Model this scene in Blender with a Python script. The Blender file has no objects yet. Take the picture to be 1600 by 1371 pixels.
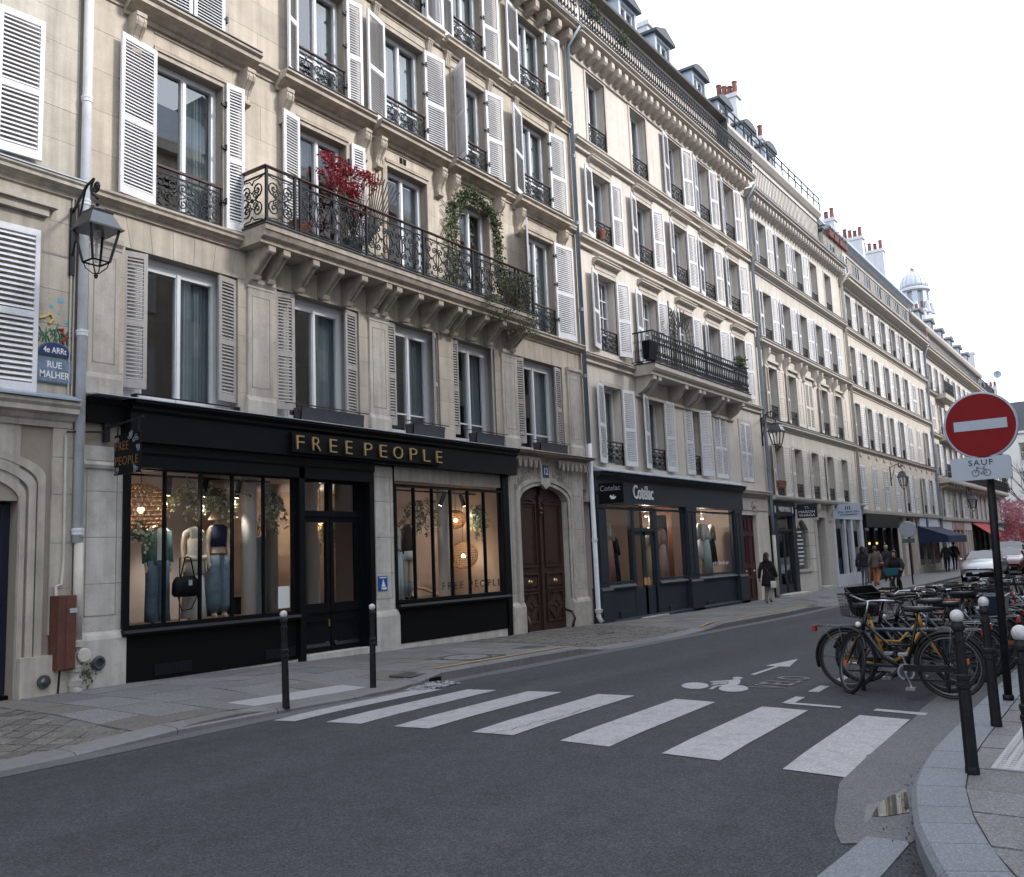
import bpy, math, random
from mathutils import Vector, Matrix
random.seed(7)
R = math.radians
sc = bpy.context.scene
COL = sc.collection
# ------------------------------------------------------------------ camera
RX = ((0.57727908, 0.08430688, 0.81218299), (-0.815537, 0.1089837, 0.56835021), (-0.04059887, -0.99046196, 0.13166939))
CAM = Vector((0, -12, 1.49)); FPX = 1420.0
cam = bpy.data.cameras.new('camera'); cam.sensor_width = 36; cam.lens = FPX / 1600 * 36
cam.clip_end = 1500; cam.clip_start = .05
co = bpy.data.objects.new('camera', cam); COL.objects.link(co)
m4 = Matrix(((RX[0][0], -RX[0][1], -RX[0][2], 0), (RX[1][0], -RX[1][1], -RX[1][2], -12), (RX[2][0], -RX[2][1], -RX[2][2], 1.49), (0, 0, 0, 1)))
co.matrix_world = m4
sc.camera = co
def ray(px, py):
    d = (px - 800, py - 685.5, FPX)
    return Vector([sum(RX[i][j] * d[j] for j in range(3)) for i in range(3)])
def atY(px, py, Y=0.0):            # point on the vertical plane at distance Y
    r = ray(px, py); return CAM + r * ((Y - CAM.y) / r.y)
def zs(x):                         # level of the pavement along the street
    P_ = ((-200, .03), (7.4, 0), (16.6, -.17), (26, -.30), (35, -.34), (900, -.34))
    for a, b in zip(P_, P_[1:]):
        if x <= b[0]: return a[1] + (b[1] - a[1]) * (x - a[0]) / (b[0] - a[0])
    return -.34
def zr(x, y):                      # level of the cambered carriageway
    t = (y + 7.0) / 3.3
    return zs(x) - .13 + (.05 * (1 - t * t) if abs(t) < 1 else 0)
def atG(px, py, dz=0.0):           # point on the pavement (dz above it)
    r = ray(px, py); z = 0
    for _ in range(20):
        p = CAM + r * ((z + dz - CAM.z) / r.z); z = zs(p.x)
    return p
# ------------------------------------------------------------------ sky, sun, exposure
SUN_EL, SUN_AZ = 36, 18            # azimuth measured from -Y (over the opposite roofs) towards +X
w = bpy.data.worlds.new('World'); sc.world = w; w.use_nodes = True
nt = w.node_tree; nt.nodes.clear()
N = nt.nodes.new; L = nt.links.new
out = N('ShaderNodeOutputWorld'); bg = N('ShaderNodeBackground')
sky = N('ShaderNodeTexSky'); sky.sky_type = 'NISHITA'; sky.sun_disc = False
sky.sun_elevation = R(SUN_EL); sky.sun_rotation = R(180 - SUN_AZ); sky.dust_density = 3.0; sky.air_density = 1.0; sky.ozone_density = 1.0
tc = N('ShaderNodeTexCoord'); cl = N('ShaderNodeTexNoise'); cl.inputs['Scale'].default_value = 2.1; cl.inputs['Detail'].default_value = 5
mp = N('ShaderNodeMapping'); mp.inputs['Scale'].default_value = (1, 1, 2.2); mp.inputs['Location'].default_value = (.35, .1, .2)
L(tc.outputs['Generated'], mp.inputs['Vector']); L(mp.outputs['Vector'], cl.inputs['Vector'])
cr = N('ShaderNodeMapRange'); cr.inputs['From Min'].default_value = .20; cr.inputs['From Max'].default_value = .33
L(cl.outputs['Fac'], cr.inputs['Value'])
mx = N('ShaderNodeMix'); mx.data_type = 'RGBA'; mx.inputs['B'].default_value = (17.4, 18.7, 21, 1)
L(cr.outputs['Result'], mx.inputs['Factor']); L(sky.outputs['Color'], mx.inputs['A'])
L(mx.outputs['Result'], bg.inputs['Color']); bg.inputs['Strength'].default_value = .1
L(bg.outputs['Background'], out.inputs['Surface'])
sun = bpy.data.lights.new('sun', 'SUN'); sun.energy = 3.5; sun.angle = R(10); sun.color = (1, .955, .9)
so = bpy.data.objects.new('sun', sun); COL.objects.link(so)
sd = Vector((math.sin(R(SUN_AZ)) * math.cos(R(SUN_EL)), -math.cos(R(SUN_AZ)) * math.cos(R(SUN_EL)), math.sin(R(SUN_EL))))
so.rotation_euler = sd.to_track_quat('Z', 'Y').to_euler()
so.location = (0, -30, 40)
sc.view_settings.view_transform = 'Standard'; sc.view_settings.look = 'None'; sc.view_settings.gamma = 1
sc.view_settings.exposure = 0.2
sc.render.engine = 'CYCLES'
sc.cycles.use_denoising = True
try: sc.cycles.denoiser = 'OPENIMAGEDENOISE'
except Exception: pass
sc.cycles.max_bounces = 7; sc.cycles.diffuse_bounces = 3; sc.cycles.glossy_bounces = 3; sc.cycles.transmission_bounces = 4
sc.cycles.transparent_max_bounces = 12; sc.cycles.caustics_reflective = False; sc.cycles.caustics_refractive = False
sc.cycles.sample_clamp_indirect = 4
# ------------------------------------------------------------------ materials
MATS = {}
def M(name, col, rough=.6, var=.12, scale=3., bump=0., bscale=60., metal=0., spec=.4, rnd=0., streak=0., dirt=None, dirtamt=0., dscale=1.2, coat=0., emit=0., ecol=None, trans=0.):
    m = bpy.data.materials.new(name); m.use_nodes = True
    t = m.node_tree; n = t.nodes; l = t.links; b = n['Principled BSDF']
    b.inputs['Roughness'].default_value = rough; b.inputs['Metallic'].default_value = metal
    b.inputs['Specular IOR Level'].default_value = spec; b.inputs['Coat Weight'].default_value = coat
    g = n.new('ShaderNodeNewGeometry')
    c4 = (*col, 1)
    no = n.new('ShaderNodeTexNoise'); no.inputs['Scale'].default_value = scale; no.inputs['Detail'].default_value = 6; no.inputs['Roughness'].default_value = .65
    l.new(g.outputs['Position'], no.inputs['Vector'])
    mr = n.new('ShaderNodeMapRange'); mr.inputs['From Min'].default_value = .25; mr.inputs['From Max'].default_value = .75
    mr.inputs['To Min'].default_value = 1 - var; mr.inputs['To Max'].default_value = 1 + var
    l.new(no.outputs['Fac'], mr.inputs['Value'])
    val = mr.outputs['Result']
    if streak:
        mpn = n.new('ShaderNodeMapping'); mpn.inputs['Scale'].default_value = (5, 5, .35)
        s2 = n.new('ShaderNodeTexNoise'); s2.inputs['Scale'].default_value = 1.3; s2.inputs['Detail'].default_value = 5
        l.new(g.outputs['Position'], mpn.inputs['Vector']); l.new(mpn.outputs['Vector'], s2.inputs['Vector'])
        m2 = n.new('ShaderNodeMapRange'); m2.inputs['From Min'].default_value = .3; m2.inputs['From Max'].default_value = .7
        m2.inputs['To Min'].default_value = 1 - streak; m2.inputs['To Max'].default_value = 1 + streak * .4
        l.new(s2.outputs['Fac'], m2.inputs['Value'])
        mu = n.new('ShaderNodeMath'); mu.operation = 'MULTIPLY'; l.new(val, mu.inputs[0]); l.new(m2.outputs['Result'], mu.inputs[1]); val = mu.outputs[0]
    if rnd:
        oi = n.new('ShaderNodeObjectInfo'); m3 = n.new('ShaderNodeMapRange')
        m3.inputs['To Min'].default_value = 1 - rnd; m3.inputs['To Max'].default_value = 1 + rnd
        l.new(oi.outputs['Random'], m3.inputs['Value'])
        mu = n.new('ShaderNodeMath'); mu.operation = 'MULTIPLY'; l.new(val, mu.inputs[0]); l.new(m3.outputs['Result'], mu.inputs[1]); val = mu.outputs[0]
    vm = n.new('ShaderNodeVectorMath'); vm.operation = 'SCALE'; vm.inputs[0].default_value = col; l.new(val, vm.inputs['Scale'])
    colout = vm.outputs['Vector']
    if dirt:
        d = n.new('ShaderNodeTexNoise'); d.inputs['Scale'].default_value = dscale; d.inputs['Detail'].default_value = 8; d.inputs['Roughness'].default_value = .72
        l.new(g.outputs['Position'], d.inputs['Vector'])
        dm = n.new('ShaderNodeMapRange'); dm.inputs['From Min'].default_value = .48; dm.inputs['From Max'].default_value = .72; dm.inputs['To Max'].default_value = dirtamt
        l.new(d.outputs['Fac'], dm.inputs['Value'])
        mi = n.new('ShaderNodeMix'); mi.data_type = 'RGBA'; mi.inputs['B'].default_value = (*dirt, 1)
        l.new(dm.outputs['Result'], mi.inputs['Factor']); l.new(colout, mi.inputs['A']); colout = mi.outputs['Result']
    l.new(colout, b.inputs['Base Color'])
    if bump:
        bn = n.new('ShaderNodeTexNoise'); bn.inputs['Scale'].default_value = bscale; bn.inputs['Detail'].default_value = 4
        l.new(g.outputs['Position'], bn.inputs['Vector'])
        bp = n.new('ShaderNodeBump'); bp.inputs['Strength'].default_value = bump; bp.inputs['Distance'].default_value = .02
        l.new(bn.outputs['Fac'], bp.inputs['Height']); l.new(bp.outputs['Normal'], b.inputs['Normal'])
    if emit:
        b.inputs['Emission Color'].default_value = (*(ecol or col), 1); b.inputs['Emission Strength'].default_value = emit
    if trans:   # thin cloth or leaf: let some light through
        tr = n.new('ShaderNodeBsdfTranslucent'); l.new(colout, tr.inputs['Color'])
        ms = n.new('ShaderNodeMixShader'); ms.inputs[0].default_value = trans
        o = n['Material Output']; l.new(b.outputs[0], ms.inputs[1]); l.new(tr.outputs[0], ms.inputs[2]); l.new(ms.outputs[0], o.inputs['Surface'])
    MATS[name] = m
    return m
def glass(name, tint=(.9, .93, .93), f0=.06, rough=.0, wav=.06):
    m = bpy.data.materials.new(name); m.use_nodes = True; t = m.node_tree; n = t.nodes; l = t.links
    n.remove(n['Principled BSDF']); o = n['Material Output']
    tr = n.new('ShaderNodeBsdfTransparent'); tr.inputs['Color'].default_value = (*tint, 1)
    gl = n.new('ShaderNodeBsdfGlossy'); gl.inputs['Roughness'].default_value = rough
    ge = n.new('ShaderNodeNewGeometry'); nz = n.new('ShaderNodeTexNoise'); nz.inputs['Scale'].default_value = 1.1; nz.inputs['Detail'].default_value = 1
    l.new(ge.outputs['Position'], nz.inputs['Vector'])
    bp = n.new('ShaderNodeBump'); bp.inputs['Strength'].default_value = wav; bp.inputs['Distance'].default_value = .05
    l.new(nz.outputs['Fac'], bp.inputs['Height']); l.new(bp.outputs['Normal'], gl.inputs['Normal'])
    def ma(op, x, y=None):
        k = n.new('ShaderNodeMath'); k.operation = op
        for i, v in enumerate((x, y)):
            if v is None: continue
            if isinstance(v, (int, float)): k.inputs[i].default_value = v
            else: l.new(v, k.inputs[i])
        return k.outputs[0]
    dt = n.new('ShaderNodeVectorMath'); dt.operation = 'DOT_PRODUCT'; l.new(ge.outputs['Normal'], dt.inputs[0]); l.new(ge.outputs['Incoming'], dt.inputs[1])
    fr = ma('POWER', ma('SUBTRACT', 1.0, ma('ABSOLUTE', dt.outputs['Value'])), 5.0)      # Schlick
    fr = ma('MULTIPLY', ma('ADD', ma('MULTIPLY', fr, 1 - f0), f0), ma('SUBTRACT', 1.0, ge.outputs['Backfacing']))
    ms = n.new('ShaderNodeMixShader'); l.new(fr, ms.inputs[0]); l.new(tr.outputs[0], ms.inputs[1]); l.new(gl.outputs[0], ms.inputs[2])
    l.new(ms.outputs[0], o.inputs['Surface']); MATS[name] = m; return m
glass('glass', (.86, .89, .9), .25, .0, .02); glass('glass_low', (.84, .87, .88), .09, .0, .02); glass('shop_glass', (.95, .96, .95), .05, .0, .02); glass('lamp_glass', (.92, .93, .93), .05)
M('b1_stone', (.50, .44, .365), .85, .13, 2.2, .25, 45, rnd=.07, streak=.22, dirt=(.24, .20, .165), dirtamt=.4)
M('b1_trim', (.44, .38, .315), .85, .16, 4, .25, 50, streak=.2, dirt=(.12, .10, .085), dirtamt=.55, dscale=2.5)
M('b1_low', (.47, .43, .385), .85, .15, 3, .3, 50, rnd=.05, streak=.25, dirt=(.2, .18, .155), dirtamt=.5, dscale=2)
M('mortar', (.29, .25, .205), .95, .1, 5)
M('pier_stone', (.50, .475, .44), .85, .14, 4, .3, 60, rnd=.04, streak=.2, dirt=(.22, .2, .175), dirtamt=.5, dscale=2.2)
M('a_stone', (.46, .42, .36), .88, .15, 2.5, .3, 45, rnd=.05, streak=.28, dirt=(.22, .2, .17), dirtamt=.5)
M('b2_wall', (.62, .565, .505), .85, .08, 1.6, .15, 70, streak=.16, dirt=(.40, .35, .30), dirtamt=.4, dscale=1.8)
M('b2_trim', (.52, .47, .415), .85, .08, 3, .12, 70, streak=.12, dirt=(.3, .26, .22), dirtamt=.35, dscale=2)
M('b3_wall', (.58, .54, .485), .85, .09, 1.8, .15, 60, streak=.2, dirt=(.38, .35, .31), dirtamt=.45, dscale=2)
M('b3_trim', (.50, .465, .425), .85, .08, 2, streak=.15, dirt=(.3, .28, .25), dirtamt=.4, dscale=2)
M('b4_wall', (.56, .51, .445), .85, .09, 1.5, .15, 60, streak=.2, dirt=(.38, .34, .29), dirtamt=.45, dscale=2)
M('b4_trim', (.50, .455, .40), .85, .08, 2, streak=.15, dirt=(.3, .27, .23), dirtamt=.4, dscale=2)
M('b5_wall', (.58, .53, .47), .85, .06, 1.2, streak=.12, dirt=(.4, .36, .32), dirtamt=.25)
M('b5_trim', (.5, .445, .38), .85, .08, 2, streak=.15)
M('end_wall', (.66, .65, .62), .85, .05, 1)
M('zinc', (.34, .385, .44), .5, .12, 2.5, metal=.35, spec=.4, streak=.12)
M('zinc_pale', (.45, .48, .52), .5, .1, 2.5, metal=.2, streak=.12)
M('slate', (.055, .06, .07), .6, .2, 6)
M('shutter_white', (.70, .70, .725), .5, .05, 3, rnd=.06, streak=.08, dirt=(.40, .39, .39), dirtamt=.38, dscale=8)
M('shutter_cream', (.62, .58, .53), .55, .06, 3, streak=.08, dirt=(.4, .37, .33), dirtamt=.4, dscale=5)
M('shutter_grey', (.40, .375, .36), .65, .12, 6, .2, 60, streak=.12, dirt=(.16, .13, .11), dirtamt=.55, dscale=6)
M('window_white', (.72, .735, .76), .4, .04, 3)
M('window_grey', (.56, .57, .59), .45, .06, 3)
M('iron', (.013, .015, .019), .5, .25, 12, spec=.28)
M('iron_blue', (.035, .042, .052), .5, .25, 12, spec=.5)
M('handrail_wood', (.055, .022, .018), .45, .2, 8)
M('hinge_black', (.015, .015, .017), .5)
M('pipe_white', (.62, .64, .68), .45, .06, 3, dirt=(.35, .33, .3), dirtamt=.4, dscale=4)
M('pipe_cream', (.50, .47, .41), .6, .1, 3, dirt=(.25, .22, .19), dirtamt=.4, dscale=4)
M('pipe_zinc', (.20, .245, .30), .45, .1, 3, metal=.3)
M('pipe_stone', (.36, .34, .31), .7, .15, 6, .3, 40)
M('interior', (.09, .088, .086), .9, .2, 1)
M('curtain', (.42, .47, .49), .9, .1, 5, trans=.35)
M('curtain_warm', (.35, .17, .10), .9, .1, 5, trans=.3)
M('black_wood', (.004, .0045, .006), .45, .25, 5, spec=.16)
M('black_flat', (.003, .003, .0035), .6, .25, 5, spec=.12)
M('slate_paint', (.021, .029, .038), .5, .12, 4, spec=.22)
M('gold', (.50, .35, .165), .35, .1, 10, metal=.55)
M('copper_text', (.16, .075, .035), .5, .1, 10)
M('white_text', (.72, .73, .74), .5, .03)
M('dark_text', (.03, .03, .035), .5)
M('oak_door', (.05, .026, .018), .42, .3, 9, spec=.4, streak=.3)
M('red_door', (.055, .012, .014), .45, .25, 8, spec=.4, dirt=(.12, .06, .05), dirtamt=.25, dscale=5)
M('navy_door', (.008, .012, .028), .4, .15, 4)
M('bluegrey_door', (.12, .15, .19), .5, .12, 4)
M('brass', (.62, .44, .17), .28, .1, 10, metal=.9)
M('enamel_navy', (.012, .03, .13), .35, .1, 6, spec=.5)
M('enamel_blue', (.13, .18, .26), .4, .2, 9, dirt=(.3, .36, .42), dirtamt=.5, dscale=9)
M('enamel_green', (.09, .13, .13), .5, .15, 6)
M('sign_blue', (.015, .07, .30), .4)
M('rust_box', (.105, .037, .026), .7, .25, 6, streak=.35, dirt=(.05, .022, .018), dirtamt=.5, dscale=4)
M('asphalt', (.043, .0458, .0525), .85, .22, 5, .7, 150, spec=.35, dirt=(.034, .0365, .042), dirtamt=.5, dscale=.55)
def speckle(m, sc, lo, hi, dark=.35):     # stone chips in the asphalt: vary the base colour chip by chip
    t = m.node_tree; n = t.nodes; l = t.links; b = n['Principled BSDF']; src = b.inputs['Base Color'].links[0].from_socket
    g = n.new('ShaderNodeNewGeometry'); v = n.new('ShaderNodeTexVoronoi'); v.inputs['Scale'].default_value = sc; l.new(g.outputs['Position'], v.inputs['Vector'])
    sp = n.new('ShaderNodeSeparateColor'); l.new(v.outputs['Color'], sp.inputs[0]); p = n.new('ShaderNodeMath'); p.operation = 'POWER'; l.new(sp.outputs[0], p.inputs[0]); p.inputs[1].default_value = 2.2
    r = n.new('ShaderNodeMapRange'); r.inputs['To Min'].default_value = lo; r.inputs['To Max'].default_value = hi; l.new(p.outputs[0], r.inputs['Value'])
    vm = n.new('ShaderNodeVectorMath'); vm.operation = 'SCALE'; l.new(src, vm.inputs[0]); l.new(r.outputs['Result'], vm.inputs['Scale']); l.new(vm.outputs['Vector'], b.inputs['Base Color'])
speckle(MATS['asphalt'], 100, .68, 1.75)
def lanes(m):        # wheel-polished bands along the street
    t = m.node_tree; n = t.nodes; l = t.links; b = n['Principled BSDF']; src = b.inputs['Base Color'].links[0].from_socket
    g = n.new('ShaderNodeNewGeometry'); mp = n.new('ShaderNodeMapping'); mp.inputs['Scale'].default_value = (.07, 1.1, 1); l.new(g.outputs['Position'], mp.inputs['Vector'])
    z = n.new('ShaderNodeTexNoise'); z.inputs['Scale'].default_value = 1; z.inputs['Detail'].default_value = 4; l.new(mp.outputs['Vector'], z.inputs['Vector'])
    r = n.new('ShaderNodeMapRange'); r.inputs['From Min'].default_value = .3; r.inputs['From Max'].default_value = .7; r.inputs['To Min'].default_value = .8; r.inputs['To Max'].default_value = 1.2; l.new(z.outputs['Fac'], r.inputs['Value'])
    vm = n.new('ShaderNodeVectorMath'); vm.operation = 'SCALE'; l.new(src, vm.inputs[0]); l.new(r.outputs['Result'], vm.inputs['Scale']); l.new(vm.outputs['Vector'], b.inputs['Base Color'])
lanes(MATS['asphalt'])
M('gutter', (.095, .097, .103), .75, .12, 8, .25, 120, dirt=(.07, .07, .072), dirtamt=.6, dscale=2)
M('paving', (.15, .151, .156), .75, .14, 5, .3, 80, rnd=.17, dirt=(.10, .095, .09), dirtamt=.5, dscale=2.5)
M('paving_warm', (.145, .137, .127), .75, .14, 5, .3, 80, rnd=.17, dirt=(.10, .09, .08), dirtamt=.5, dscale=2.5)
M('sett', (.135, .125, .115), .75, .18, 8, .35, 60, rnd=.24)
M('joint', (.13, .125, .118), .9, .15, 8)
M('kerb', (.155, .155, .158), .75, .14, 14, .3, 90, rnd=.08, dirt=(.10, .10, .095), dirtamt=.45, dscale=3)
M('granite', (.145, .157, .178), .7, .10, 60, .25, 150, rnd=.06, dirt=(.15, .155, .165), dirtamt=.35, dscale=3)
speckle(MATS['granite'], 120, .8, 1.35); speckle(MATS['paving'], 90, .75, 1.4); speckle(MATS['paving_warm'], 90, .75, 1.4); speckle(MATS['sett'], 60, .7, 1.4); speckle(MATS['gutter'], 110, .75, 1.5)
M('road_paint', (.34, .34, .355), .65, .08, 14, .15, 120, dirt=(.13, .13, .14), dirtamt=.6, dscale=7)
M('road_paint_old', (.30, .30, .31), .7, .12, 14, dirt=(.1, .1, .105), dirtamt=.7, dscale=9)
M('yellow_paint', (.33, .22, .075), .7, .15, 12, dirt=(.15, .13, .11), dirtamt=.6, dscale=5)
speckle(MATS['road_paint'], 70, .78, 1.12)
M('tactile', (.30, .30, .31), .6, .08, 8)
M('cast_iron', (.05, .048, .047), .6, .2, 12)
M('water', (.012, .012, .012), .02, .05, 3, spec=.6)
M('wet_dirt', (.15, .152, .158), .8, .3, 12, .4, 50, dirt=(.09, .092, .096), dirtamt=.8, dscale=14)
M('plastic_bag', (.30, .315, .33), .3, .1, 10, spec=.5, trans=.3)
M('bollard', (.006, .007, .009), .5, .2, 6, spec=.2, dirt=(.035, .035, .037), dirtamt=.4, dscale=12)
M('bollard_cap', (.45, .45, .46), .5, .1, 20, dirt=(.12, .09, .08), dirtamt=.6, dscale=22)
M('sign_red', (.17, .008, .011), .55, .05, 6, spec=.12)
M('sign_white', (.33, .365, .42), .55, .05, 6)
M('sign_grey', (.30, .33, .38), .4, .08, 6, metal=.2)
M('terracotta', (.2, .075, .052), .8, .2, 7)
M('terracotta_dark', (.14, .055, .045), .8, .2, 7)
M('chimney', (.53, .53, .55), .85, .08, 1.5, streak=.12)
M('rubber', (.008, .008, .009), .6, .2, 15)
M('steel', (.45, .47, .5), .28, .1, 10, metal=.9)
M('steel_dark', (.11, .115, .125), .35, .1, 10, metal=.7)
M('bike_black', (.005, .0055, .007), .35, .15, 6, spec=.35)
M('bike_blue', (.022, .032, .05), .3, .15, 6, spec=.5)
M('bike_silver', (.30, .33, .37), .3, .1, 6, metal=.5)
M('bike_yellow', (.40, .215, .03), .35, .08, 6)
M('bike_orange', (.30, .07, .03), .35, .08, 6)
M('bike_red', (.22, .02, .02), .35, .08, 6)
M('bike_teal', (.02, .13, .15), .45, .08, 6)
M('saddle', (.02, .021, .023), .45, .15, 12)
M('saddle_brown', (.055, .035, .03), .45, .15, 12)
M('red_lens', (.30, .012, .012), .25, .05, 6)
M('orange_lens', (.5, .12, .02), .3, .05, 6)
M('leaf_red', (.23, .017, .028), .5, .35, 20, trans=.35)
M('leaf_green', (.065, .10, .04), .5, .35, 12, trans=.3)
M('leaf_pale', (.17, .20, .12), .5, .3, 12, trans=.3)
M('leaf_dry', (.11, .10, .055), .6, .35, 12, trans=.3)
M('bark', (.055, .045, .038), .85, .25, 15)
M('blossom', (.50, .24, .28), .6, .3, 8, trans=.35)
M('blossom_red', (.40, .12, .14), .6, .3, 8, trans=.35)
M('sprig', (.42, .42, .2), .6, .3, 12, trans=.3)
M('flower_white', (.78, .75, .68), .6, .15, 8, trans=.3)
M('trellis', (.5, .46, .38), .7, .1, 8)
M('skin', (.42, .26, .19), .55, .06, 8)
M('mannequin', (.52, .41, .32), .5, .05, 8)
M('hair_dark', (.018, .013, .011), .5, .2, 30)
M('hair_brown', (.10, .055, .032), .5, .2, 30)
M('hair_blond', (.36, .28, .18), .5, .2, 30)
M('cloth_black', (.008, .008, .010), .9, .2, 12)
M('cloth_dark', (.02, .021, .026), .9, .2, 12)
M('cloth_grey', (.23, .20, .19), .9, .1, 20)
M('cloth_taupe', (.105, .088, .078), .9, .12, 25)
M('cloth_rust', (.33, .13, .065), .9, .12, 25)
M('leather_brown', (.10, .035, .02), .5, .2, 12)
M('denim', (.075, .115, .165), .9, .28, 9, bump=.3, bscale=70)
M('denim_light', (.12, .17, .22), .9, .25, 9, bump=.3, bscale=70)
M('cloth_green', (.065, .125, .115), .9, .25, 14, bump=.4, bscale=50)
M('cloth_navy', (.012, .016, .042), .9, .15, 14)
M('cloth_cream', (.50, .45, .38), .9, .12, 18, bump=.5, bscale=60)
M('cloth_brown', (.05, .035, .028), .9, .2, 14)
M('cloth_white', (.6, .6, .6), .9, .06, 14)
M('cloth_pattern', (.42, .20, .17), .9, .45, 40)
M('cloth_mint', (.42, .50, .52), .9, .1, 10)
M('sock_blue', (.20, .25, .28), .9, .08, 20)
M('straw_hat', (.45, .33, .24), .9, .2, 30)
M('wicker', (.30, .175, .09), .8, .25, 25)
M('column_white', (.62, .585, .57), .6, .04, 3)
M('shop_wall', (.50, .42, .40), .85, .05, 2)
M('shop_wall_warm', (.46, .34, .27), .85, .06, 2)
M('shop_floor', (.14, .10, .08), .6, .1, 4)
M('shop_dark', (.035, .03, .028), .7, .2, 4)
M('wood_light', (.42, .25, .12), .6, .15, 9)
M('paper', (.62, .63, .62), .8, .03, 9)
M('bulb', (1, .85, .6), .4, 0, 1, emit=14, ecol=(1, .72, .4))
M('spot_face', (1, .9, .75), .4, 0, 1, emit=10, ecol=(1, .85, .65))
M('heater', (1, .6, .2), .4, 0, 1, emit=2.5, ecol=(1, .55, .12))
M('car_silver', (.36, .37, .39), .3, .03, 3, metal=.6, coat=.6)
M('car_red', (.09, .015, .018), .3, .05, 3, coat=.6)
M('car_grey', (.07, .075, .085), .3, .05, 3, metal=.4, coat=.6)
M('car_white', (.5, .51, .53), .3, .03, 3, coat=.6)
M('car_glass', (.02, .025, .03), .05, .1, 3, spec=.9)
M('lamp_lens', (.75, .77, .8), .15, .03, 3, spec=.7)
M('plate_white', (.55, .6, .68), .5, .03)
M('awning_blue', (.012, .022, .055), .85, .08, 5)
M('awning_blue_light', (.10, .16, .26), .85, .08, 5)
M('awning_red', (.42, .07, .075), .85, .08, 5)
M('awning_grey', (.25, .26, .27), .85, .08, 5)
M('shop_white', (.56, .57, .62), .5, .05, 4)
M('shop_sky', (.42, .49, .60), .5, .05, 4)
M('shop_pink', (.40, .26, .23), .6, .06, 4)
M('shop_teal', (.05, .16, .17), .6, .06, 4)
M('eye_navy', (.012, .03, .10), .4, .1, 6)
M('eye_blue', (.10, .28, .42), .4, .05, 6)
M('bin_green', (.015, .05, .03), .5)
M('art_blue', (.10, .36, .48), .6, .05)
M('art_green', (.03, .13, .06), .6, .1)
M('art_yellow', (.55, .40, .13), .6, .05)
M('art_red', (.30, .03, .03), .6, .05)
M('moss', (.10, .11, .045), .9, .3, 20)
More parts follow.
